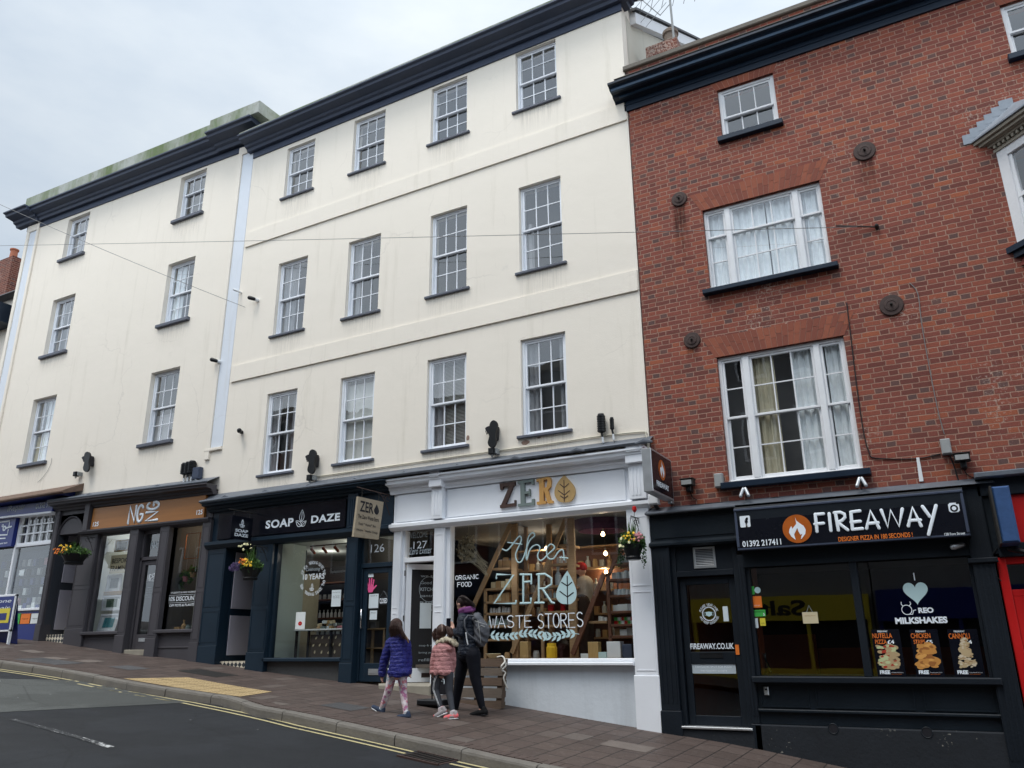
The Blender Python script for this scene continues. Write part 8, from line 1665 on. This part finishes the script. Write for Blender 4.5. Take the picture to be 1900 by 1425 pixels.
def hand(c, d, side, L):
    """palm, four curled fingers of unequal length and a thumb from the side of the palm"""
    d = Vector(d).normalized(); side = Vector(side).normalized(); nrm = d.cross(side).normalized(); P = [('c', [c, c+d*L*.42], [L*.17, L*.20])]
    for i, (off, ln) in enumerate(((-.30, .42), (-.10, .50), (.10, .46), (.28, .36))):
        b = c+d*L*.42+side*off*L; m = b+d*L*ln*.5+nrm*L*.06; e = m+d*L*ln*.32+nrm*L*.18; P.append(('c', [b, m, e], [L*.065, L*.06, L*.05]))
    b = c+d*L*.08+side*L*.22; P.append(('c', [b, b+side*L*.16+d*L*.20+nrm*L*.05, b+side*L*.16+d*L*.38+nrm*L*.12], [L*.08, L*.07, L*.055])); return P
def shoe(fig, toe, heel, hgt, wpx, mu, msole, parent, lab=None):
    a, b = Vector(toe), Vector(heel); d = (a-b); L = d.length; d.normalize(); up = Vector((0, 0, 1)); sd_ = d.cross(up).normalized(); n_ = sd_.cross(d).normalized()
    w_ = fig.r(wpx)
    up_ = [('c', [b+n_*hgt*.45+d*L*.12, b+n_*hgt*.42+d*L*.45, a+n_*hgt*.26-d*L*.12], [w_*.85, w_*.88, w_*.80]), ('c', [b+n_*hgt*.6+d*L*.14, b+n_*hgt*.95+d*L*.16], [w_*.8, w_*.72])]
    o = blob('shoe', up_, .008, mu, parent, 3, lab)
    so_ = [('e', b+d*L*.22+n_*hgt*.08, (L*.26, w_*.95, hgt*.14), Matrix((d, sd_, n_)).transposed()), ('e', a-d*L*.28+n_*hgt*.08, (L*.32, w_*1.0, hgt*.14), Matrix((d, sd_, n_)).transposed()), ('e', (a+b)/2+n_*hgt*.08, (L*.3, w_*.9, hgt*.13), Matrix((d, sd_, n_)).transposed())]
    blob('sole', so_, .008, msole, o, 2)
skin2 = M['skin']
H_ = {'d': hairmat('dark_brown_hair', (.018,.010,.009)), 'b': hairmat('brown_hair', (.040,.019,.014)), 'l': hairmat('light_hair_ends', (.32,.20,.10))}
quilt = lambda pitch, amp: (lambda co: amp*(abs(math.sin(math.pi*(co.z+.02*math.sin(co.x*9+co.y*7)+.01*math.sin(co.x*31))/pitch))**.5-.6)+.004*math.sin(co.x*43+co.z*37)*math.sin(co.y*51))
def strands(name, tops, bots, n, sag, mat, parent, r0=.0028, seed=5, spread=.02):
    rn = random.Random(seed); mb = MB()
    for i in range(n):
        u = rn.random(); k = u*(len(tops)-1); j = min(int(k), len(tops)-2); w_ = k-j; a = tops[j].lerp(tops[j+1], w_); b = bots[j].lerp(bots[j+1], w_); jt = Vector((rn.uniform(-1,1), rn.uniform(-1,1), rn.uniform(-1,1)))*spread
        m = (a+b)/2+sag+jt*.5; e = b+jt; P = [a, a.lerp(m, .6)+sag*.35, m, m.lerp(e, .55), e]; mb.tube(P, [r0, r0*1.2, r0, r0*.8, r0*.3], 4, caps=False)
    return mb.build(name, mat, parent)
# ---- child in blue coat
g = Fig(650, 1100, 5.7, -2.15); t_ = thing('person', g(490, 1300)[0], -2.15, PV(g(490, 1300)[0], -2.15), 'girl in a royal blue padded coat and pink patterned leggings walking uphill', 'person')
fr_ = frame((-.72, .68, 0), .1); hc = g(483, 352); Hh = g.r(150); r_, f, u, Rm = fr_
def leg(fig, pts, rs, dys): return ('c', [fig(a, b, d) for (a, b), d in zip(pts, dys)], [fig.r(q) for q in rs])
Lp, Rp = [(445, 850), (405, 1030), (332, 1225)], [(548, 850), (560, 1040), (588, 1262)]
body = head(hc, Hh, fr_)+[('c', [hc-u*Hh*.3, g(500, 480)], [g.r(26), g.r(30)]), ('c', [g(505, 520), g(520, 680), g(512, 850)], [g.r(70), g.r(66), g.r(72)]), leg(g, Lp, (42, 28, 18), (0, 0, .03)), leg(g, Rp, (42, 28, 18), (0, .02, -.02)),
      ('c', [g(420, 530), g(360, 700), g(338, 875)], [g.r(26), g.r(22), g.r(15)]), ('c', [g(600, 530, .08), g(632, 690, .1), g(628, 830, .06)], [g.r(26), g.r(22), g.r(15)]), ('c', [g(332, 1225, .03), g(300, 1260, .03)], [g.r(18), g.r(18)]), ('c', [g(588, 1262, -.02), g(560, 1300, -.02)], [g.r(18), g.r(18)])]
body += hand(g(336, 880), g(330, 990)-g(336, 880), (-.5, .8, 0), .11)+hand(g(628, 832, .06), g(630, 940, .06)-g(628, 832, .06), (-.5, .8, 0), .11)
bo = blob('body', body, .010, skin2, t_); face(hc, Hh, fr_, bo)
blue = padded('royal_blue_padded_cloth', (.014,.017,.165), .05, .42)
coat = [('c', [g(512, 520), g(522, 650), g(520, 790), g(520, 850)], [g.r(92), g.r(96), g.r(112), g.r(118)]), ('e', g(520, 840), (g.r(136), g.r(118), g.r(52))), ('c', [g(430, 530), g(372, 680), g(345, 790), g(335, 862)], [g.r(58), g.r(52), g.r(46), g.r(42)]), ('c', [g(595, 540, .07), g(618, 690, .09), g(622, 830, .06)], [g.r(48), g.r(38), g.r(34)]), ('c', [g(440, 512), g(510, 500), g(585, 515, .05)], [g.r(48), g.r(50), g.r(44)])]
blob('coat', coat, .014, blue, t_, 3, None, quilt(.07, .003), g(500, 885).z); blob('hood', [('e', g(500, 452, .02), (g.r(92), g.r(70), g.r(38))), ('e', g(520, 478, -.02), (g.r(72), g.r(50), g.r(36))), ('e', g(440, 440, .0), (g.r(30), g.r(40), g.r(22)))], .012, blue, t_)
blob('hair', [('e', hc+u*Hh*.05-f*Hh*.06, (Hh*.46, Hh*.48, Hh*.50), Rm), ('c', [hc-f*Hh*.18, g(478, 400, -.02), g(480, 430, -.02)], [g.r(66), g.r(68), g.r(62)]), ('c', [g(530, 390), g(560, 440, -.04), g(590, 480, -.05)], [g.r(22), g.r(20), g.r(16)])], .009, H_['b'], t_)
blob('hair_ends', [('c', [g(588, 470, -.06), g(606, 500, -.06), g(618, 530, -.06)], [g.r(14), g.r(11), g.r(5)])], .007, H_['l'], t_, 1)
strands('hair_strands', [g(430, 330, -.04), g(455, 300, -.10), g(490, 292, -.12), g(530, 310, -.10), g(545, 345, -.04)], [g(420, 450, -.06), g(450, 462, -.10), g(490, 470, -.12), g(560, 470, -.11), g(610, 515, -.07)], 130, Vector((.0, -.03, .0)), H_['b'], t_)
leggings = cloth('pink_patterned_leggings', (.60,.50,.52), .8, [(.62,.20,.24), (.35,.42,.48), (.72,.66,.68), (.40,.16,.28)], 16)
blob('leggings', [('e', g(500, 850), (g.r(88), g.r(80), g.r(60))), leg(g, Lp, (54, 40, 27), (0, 0, .03)), leg(g, Rp, (54, 40, 27), (0, .02, -.02))], .010, leggings, t_)
navyshoe = cloth('navy_trainer', (.035,.05,.085), .7); whites = plain('white_sole', (.70,.72,.74), .6)
blob('sock', [('c', [g(330, 1222, .03), g(326, 1250, .03)], [g.r(27), g.r(24)])], .008, whites, t_, 1); blob('sock', [('c', [g(588, 1255, -.02), g(586, 1280, -.02)], [g.r(27), g.r(24)])], .008, whites, t_, 1)
shoe(g, g(222, 1215, .0), g(345, 1298, .03), g.r(62), 30, navyshoe, whites, t_); shoe(g, g(490, 1332, -.05), g(634, 1336, -.02), g.r(60), 30, navyshoe, whites, t_)
# ---- child in pink coat
g = Fig(790, 1090, 5.48, -1.75); t_ = thing('person', g(190, 1330)[0], -1.75, PV(g(190, 1330)[0], -1.75), 'small girl in a dusty pink padded coat with fur hood and pigtails', 'person')
fr_ = frame((-.62, .78, 0), .15); hc = g(160, 455); Hh = g.r(150); r_, f, u, Rm = fr_
Lp, Rp = [(135, 860), (102, 1040), (152, 1225)], [(230, 860), (238, 1060), (272, 1262)]
body = head(hc, Hh, fr_)+[('c', [hc-u*Hh*.3, g(180, 570)], [g.r(25), g.r(28)]), ('c', [g(185, 610), g(185, 740), g(180, 860)], [g.r(62), g.r(60), g.r(66)]), leg(g, Lp, (40, 28, 18), (0, 0, 0)), leg(g, Rp, (40, 28, 18), (0, .02, 0)), ('c', [g(112, 620), g(80, 760), g(70, 860)], [g.r(24), g.r(20), g.r(14)]), ('c', [g(262, 620, .06), g(278, 740, .10), g(262, 850, .12)], [g.r(24), g.r(20), g.r(14)]), ('c', [g(152, 1225), g(140, 1280)], [g.r(17), g.r(17)]), ('c', [g(272, 1262), g(262, 1300)], [g.r(17), g.r(17)])]
body += hand(g(70, 862), g(62, 960)-g(70, 862), (-.5, .8, 0), .10)+hand(g(262, 852, .12), g(262, 950, .12)-g(262, 852, .12), (-.5, .8, 0), .10)
bo = blob('body', body, .010, skin2, t_); face(hc, Hh, fr_, bo)
pinkc = padded('dusty_pink_padded_cloth', (.50,.235,.235), .055, .5)
blob('coat', [('c', [g(190, 625), g(185, 740), g(178, 860)], [g.r(88), g.r(92), g.r(104)]), ('e', g(176, 858), (g.r(118), g.r(100), g.r(38))), ('c', [g(112, 630), g(84, 750), g(72, 868)], [g.r(48), g.r(42), g.r(36)]), ('c', [g(262, 640, .05), g(280, 750, .08), g(268, 845, .10)], [g.r(40), g.r(34), g.r(30)]), ('e', g(235, 620, -.03), (g.r(52), g.r(45), g.r(35)))], .013, pinkc, t_, 3, None, quilt(.075, .0025), g(180, 886).z)
furm = hairmat('cream_fur', (.50,.44,.33)); rn = random.Random(4)
fp = []; 
for i in range(46):
    a = i/45*math.pi*1.0; px_ = 120+i/45*190; py_ = 575-48*math.sin(a)+i/45*10; fp.append(('e', g(px_+rn.uniform(-4, 4), py_+rn.uniform(-6, 6), rn.uniform(-.07, .02)), tuple(g.r(rn.uniform(18, 28)) for _ in range(3))))
blob('fur_trim', fp, .008, furm, t_, 1, None, lambda co: .006*math.sin(co.x*190)*math.sin(co.z*170+co.y*140))
mb = MB(); q = [g(120+i*3.2, 560-40*math.sin(i/59*math.pi), -.05) for i in range(60)]
for p in q:
    for k in range(9):
        d = Vector((rn.gauss(0, 1), rn.gauss(-.5, 1), rn.gauss(.2, 1))).normalized()*rn.uniform(.03, .05); s_ = d.orthogonal().normalized()*.003; mb.add([p-s_, p+s_, p+d], [(0, 1, 2)])
mb.build('fur_tufts', furm, t_)
blob('hair', [('e', hc+u*Hh*.07-f*Hh*.05, (Hh*.40, Hh*.45, Hh*.47), Rm), ('e', g(150, 500, -.02), (g.r(52), g.r(45), g.r(40)))], .009, H_['b'], t_)
blob('pigtail', [('c', [g(98, 430), g(84, 470, -.02), g(92, 510, -.02), g(108, 545, -.02)], [g.r(16), g.r(26), g.r(24), g.r(9)])], .008, H_['b'], t_, 2); blob('pigtail', [('c', [g(212, 405), g(246, 430, -.02), g(258, 475, -.03), g(250, 525, -.03)], [g.r(17), g.r(28), g.r(27), g.r(9)])], .008, H_['b'], t_, 2)
strands('hair_strands', [g(95, 420, -.02), g(100, 410, -.02)], [g(78, 545, -.02), g(118, 560, -.02)], 40, Vector((-.012, -.02, 0)), H_['b'], t_, seed=6); strands('hair_strands', [g(205, 395, -.02), g(220, 398, -.03)], [g(232, 540, -.04), g(272, 535, -.03)], 50, Vector((.02, -.02, 0)), H_['b'], t_, seed=7)
mb = MB(); top = hc+u*Hh*.07-f*Hh*.05; P = []
for i in range(12): a = R_(-25+i*11.5); P.append(top+u*Hh*.475*math.cos(a)-f*Hh*.455*math.sin(a)*1.0)
mb.tube(P, .0035, 5); mb.build('hair_parting', plain('pale_parting', (.55,.40,.34), .8), t_)
grey = cloth('dark_grey_leggings', (.070,.075,.088), .85)
blob('leggings', [('e', g(180, 868), (g.r(86), g.r(74), g.r(46))), leg(g, Lp, (50, 37, 26), (0, 0, 0)), leg(g, Rp, (50, 37, 26), (0, .02, 0))], .010, grey, t_)
mb = MB()
for dx in (0, 10): mb.tube([g(112+dx, 880, -.09), g(80+dx, 960, -.075), g(72+dx, 1040, -.05), g(100+dx, 1120, -.045), g(134+dx*.6, 1205, -.03)], g.r(3.2), 5)
mb.build('white_stripe', whites, t_)
pinkshoe = cloth('pink_and_grey_trainer', (.34,.32,.33), .7, [(.75,.16,.17)], 14)
for a, b in ((152, 1222), (272, 1258)): blob('sock', [('c', [g(a, b), g(a-4, b+32)], [g.r(27), g.r(25)])], .008, cloth('sock_%d' % a, (.66,.60,.62)), t_, 1)
shoe(g, g(84, 1342, -.03), g(222, 1278), g.r(66), 31, pinkshoe, whites, t_); shoe(g, g(186, 1346, -.02), g(330, 1336), g.r(62), 31, pinkshoe, whites, t_)
# ---- woman with backpack
g = Fig(790, 1090, 5.48, -1.20); t_ = thing('person', g(440, 1300)[0], -1.2, PV(g(440, 1300)[0], -1.2), 'woman in a dark quilted jacket and black leggings with purple scarf', 'person')
fr_ = frame((-.97, .12, 0), .42); hc = g(372, 165); Hh = g.r(150); r_, f, u, Rm = fr_
Lp, Rp = [(390, 680), (348, 910), (300, 1225)], [(480, 680), (505, 920), (572, 1215)]
body = head(hc, Hh, fr_)+[('c', [hc-u*Hh*.28-f*Hh*.1, g(415, 270)], [g.r(34), g.r(38)]), ('c', [g(420, 320), g(435, 480), g(440, 660)], [g.r(85), g.r(80), g.r(90)]), leg(g, Lp, (62, 42, 26), (.06, .06, .12)), leg(g, Rp, (62, 42, 26), (-.05, -.03, 0)),
     ('c', [g(385, 320, -.12), g(362, 465, -.16), g(285, 440, -.12)], [g.r(34), g.r(28), g.r(18)]), ('c', [g(430, 320, .12), g(400, 470, .14), g(290, 430, .06)], [g.r(34), g.r(28), g.r(18)]), ('c', [g(572, 1215), g(560, 1262)], [g.r(27), g.r(26)]), ('c', [g(300, 1225, .12), g(290, 1275, .12)], [g.r(25), g.r(25)])]
body += hand(g(285, 438, -.12), g(235, 385, -.10)-g(285, 438, -.12), (.2, .1, .9), .155)+hand(g(290, 430, .06), g(245, 380, .02)-g(290, 430, .06), (.2, -.1, .9), .155)
bo = blob('body', body, .009, skin2, t_); face(hc, Hh, fr_, bo)
navyj = padded('dark_navy_quilted_cloth', (.010,.016,.030), .052, .35)
blob('jacket', [('c', [g(415, 330), g(432, 480), g(438, 650)], [g.r(98), g.r(98), g.r(108)]), ('e', g(438, 655), (g.r(112), g.r(100), g.r(40))), ('c', [g(384, 320, -.12), g(364, 400, -.15), g(358, 462, -.17)], [g.r(56), g.r(50), g.r(44)]), ('c', [g(358, 466, -.17), g(318, 460, -.15), g(288, 445, -.13)], [g.r(44), g.r(36), g.r(30)]), ('c', [g(430, 320, .12), g(400, 465, .14), g(310, 440, .07)], [g.r(54), g.r(44), g.r(30)])], .013, navyj, t_, 3, None, quilt(.052, .006), g(438, 688).z)
blob('scarf', [('c', [g(350, 240, -.04), g(395, 222, -.10), g(450, 212, -.06), g(485, 222, .02), g(440, 232, .10), g(370, 245, .06), g(350, 240, -.04)], [g.r(24)]*7), ('c', [g(350, 265, -.03), g(400, 245, -.10), g(470, 235, -.05)], [g.r(20)]*3)], .009, cloth('purple_scarf', (.17,.055,.17), .85), t_)
blob('hair', [('e', hc+u*Hh*.09-f*Hh*.09, (Hh*.40, Hh*.44, Hh*.46), Rm), ('c', [g(430, 160), g(462, 172), g(490, 185)], [g.r(40), g.r(32), g.r(14)])], .009, H_['d'], t_)
strands('hair_strands', [g(330, 95, -.06), g(380, 88, -.11), g(430, 105, -.10)], [g(470, 165, -.06), g(488, 180, -.05), g(500, 205, -.03)], 90, Vector((0, -.02, .01)), H_['d'], t_, seed=8)
blk = cloth('black_leggings', (.008,.009,.014), .75)
blob('leggings', [('e', g(437, 700), (g.r(108), g.r(90), g.r(58))), leg(g, Lp, (78, 56, 34), (.06, .06, .12)), leg(g, Rp, (78, 56, 34), (-.05, -.03, 0))], .011, blk, t_)
blks = cloth('black_shoe', (.008,.008,.009), .7); shoe(g, g(450, 1326, -.03), g(628, 1296), g.r(66), 38, blks, M['ink'], t_); shoe(g, g(205, 1315, .12), g(330, 1290, .12), g.r(60), 36, blks, M['ink'], t_)
ph = MB(); p = g(255, 400, -.09); ph.bev(p.x-.05, p.x+.02, p.y-.05, p.y-.035, p.z-.01, p.z+.12, .004); single(ph, 'phone', M['blackgloss'], 'black phone held up by the woman', 'phone')
bp_ = thing('backpack', g(560, 600)[0], -1.2, g(560, 600)[2], 'grey hiking backpack worn by the woman in the dark jacket', 'backpack')
bgm = cloth('grey_rucksack_cloth', (.095,.10,.115), .6, [(.12,.125,.14)], 5, .01)
blob('pack', [('c', [g(520, 300), g(560, 400), g(565, 520), g(560, 560)], [g.r(46), g.r(72), g.r(72), g.r(48)]), ('e', g(590, 450), (g.r(58), g.r(72), g.r(100))), ('e', g(530, 320), (g.r(55), g.r(70), g.r(45)))], .012, bgm, bp_, 3, None, lambda co: .006*math.sin((co.x+co.z)*60))
mb = MB(); mb.tube([g(485, 290, -.12), g(430, 285, -.16), g(395, 330, -.20), g(395, 400, -.20), g(425, 470, -.17), g(500, 530, -.12)], g.r(9), 7); mb.tube([g(500, 275, .02), g(530, 255, .02), g(560, 275, .02)], g.r(6), 6); mb.smooth = True; mb.build('strap', bgm, bp_)
mb = MB(); mb.tube([g(408, 462, -.21), g(415, 520, -.20), g(428, 580, -.19)], g.r(6), 6); mb.build('strap_end', whites, bp_)
mb = MB(); mb.tube([g(515, 425, -.115), g(560, 385, -.14), g(600, 400, -.12)], g.r(4), 5); mb.tube([g(500, 340, -.10), g(560, 360, -.14), g(620, 380, -.08)], g.r(4), 5); mb.tube([g(530, 330, -.115), g(545, 440, -.155), g(560, 560, -.12)], g.r(3), 5); mb.build('piping', M['greybox'], bp_)
# ---- shop worker in red beanie seen through the glass
g = Fig(820, 920, 4.453, 1.25); t_ = thing('person', g(1180, 900)[0], 1.25, -.25, 'shop worker in a red beanie and cream jumper behind the shop glass', 'person')
fr_ = frame((-.95, -.25, 0), .1); hc = g(1145, 620); Hh = g.r(110); r_, f, u, Rm = fr_
zf = -.25; px0 = g(1180, 900)
body = head(hc, Hh, fr_)+[('c', [hc-u*Hh*.3, g(1175, 690)], [g.r(22), g.r(26)]), ('c', [g(1180, 730), g(1175, 850), g(1175, 960)], [g.r(50), g.r(46), g.r(50)]), ('c', [g(1205, 730), g(1150, 760), g(1108, 700)], [g.r(24), g.r(20), g.r(14)]), ('c', [g(1180, 730, .2), g(1140, 780, .2), g(1100, 740, .1)], [g.r(24), g.r(20), g.r(14)])]
for s_ in (-.09, .09): body.append(('c', [Vector((px0.x, 1.25+s_, px0.z)), Vector((px0.x, 1.25+s_, (px0.z+zf)/2)), Vector((px0.x-.02, 1.25+s_, zf+.08)), Vector((px0.x-.14, 1.25+s_, zf+.04))], [.085, .06, .045, .04]))
body += hand(g(1108, 700), g(1085, 670)-g(1108, 700), (0, 1, 0), .15)+hand(g(1100, 740, .1), g(1080, 715, .1)-g(1100, 740, .1), (0, 1, 0), .15)
bo = blob('body', body, .012, skin2, t_); face(hc, Hh, fr_, bo)
blob('beanie', [('e', hc+u*Hh*.22-f*Hh*.05, (Hh*.42, Hh*.46, Hh*.38), Rm)], .012, cloth('red_wool', (.36,.02,.02), .9), t_); blob('beard', [('e', hc-u*Hh*.30+f*Hh*.2, (Hh*.27, Hh*.25, Hh*.20), Rm)], .012, H_['b'], t_)
blob('jumper', [('c', [g(1182, 730), g(1178, 850), g(1176, 920)], [g.r(66), g.r(64), g.r(66)]), ('c', [g(1200, 735), g(1160, 765), g(1118, 710)], [g.r(36), g.r(30), g.r(24)]), ('c', [g(1180, 735, .2), g(1145, 785, .2), g(1108, 748, .1)], [g.r(36), g.r(30), g.r(24)])], .014, cloth('cream_wool', (.55,.49,.40), .9), t_)
blob('trousers', [('c', [Vector((px0.x, 1.16, px0.z+.05)), Vector((px0.x, 1.16, zf+.1))], [.13, .08]), ('c', [Vector((px0.x, 1.34, px0.z+.05)), Vector((px0.x, 1.34, zf+.1))], [.13, .08])], .016, cloth('brown_trousers', (.07,.05,.04), .9), t_)
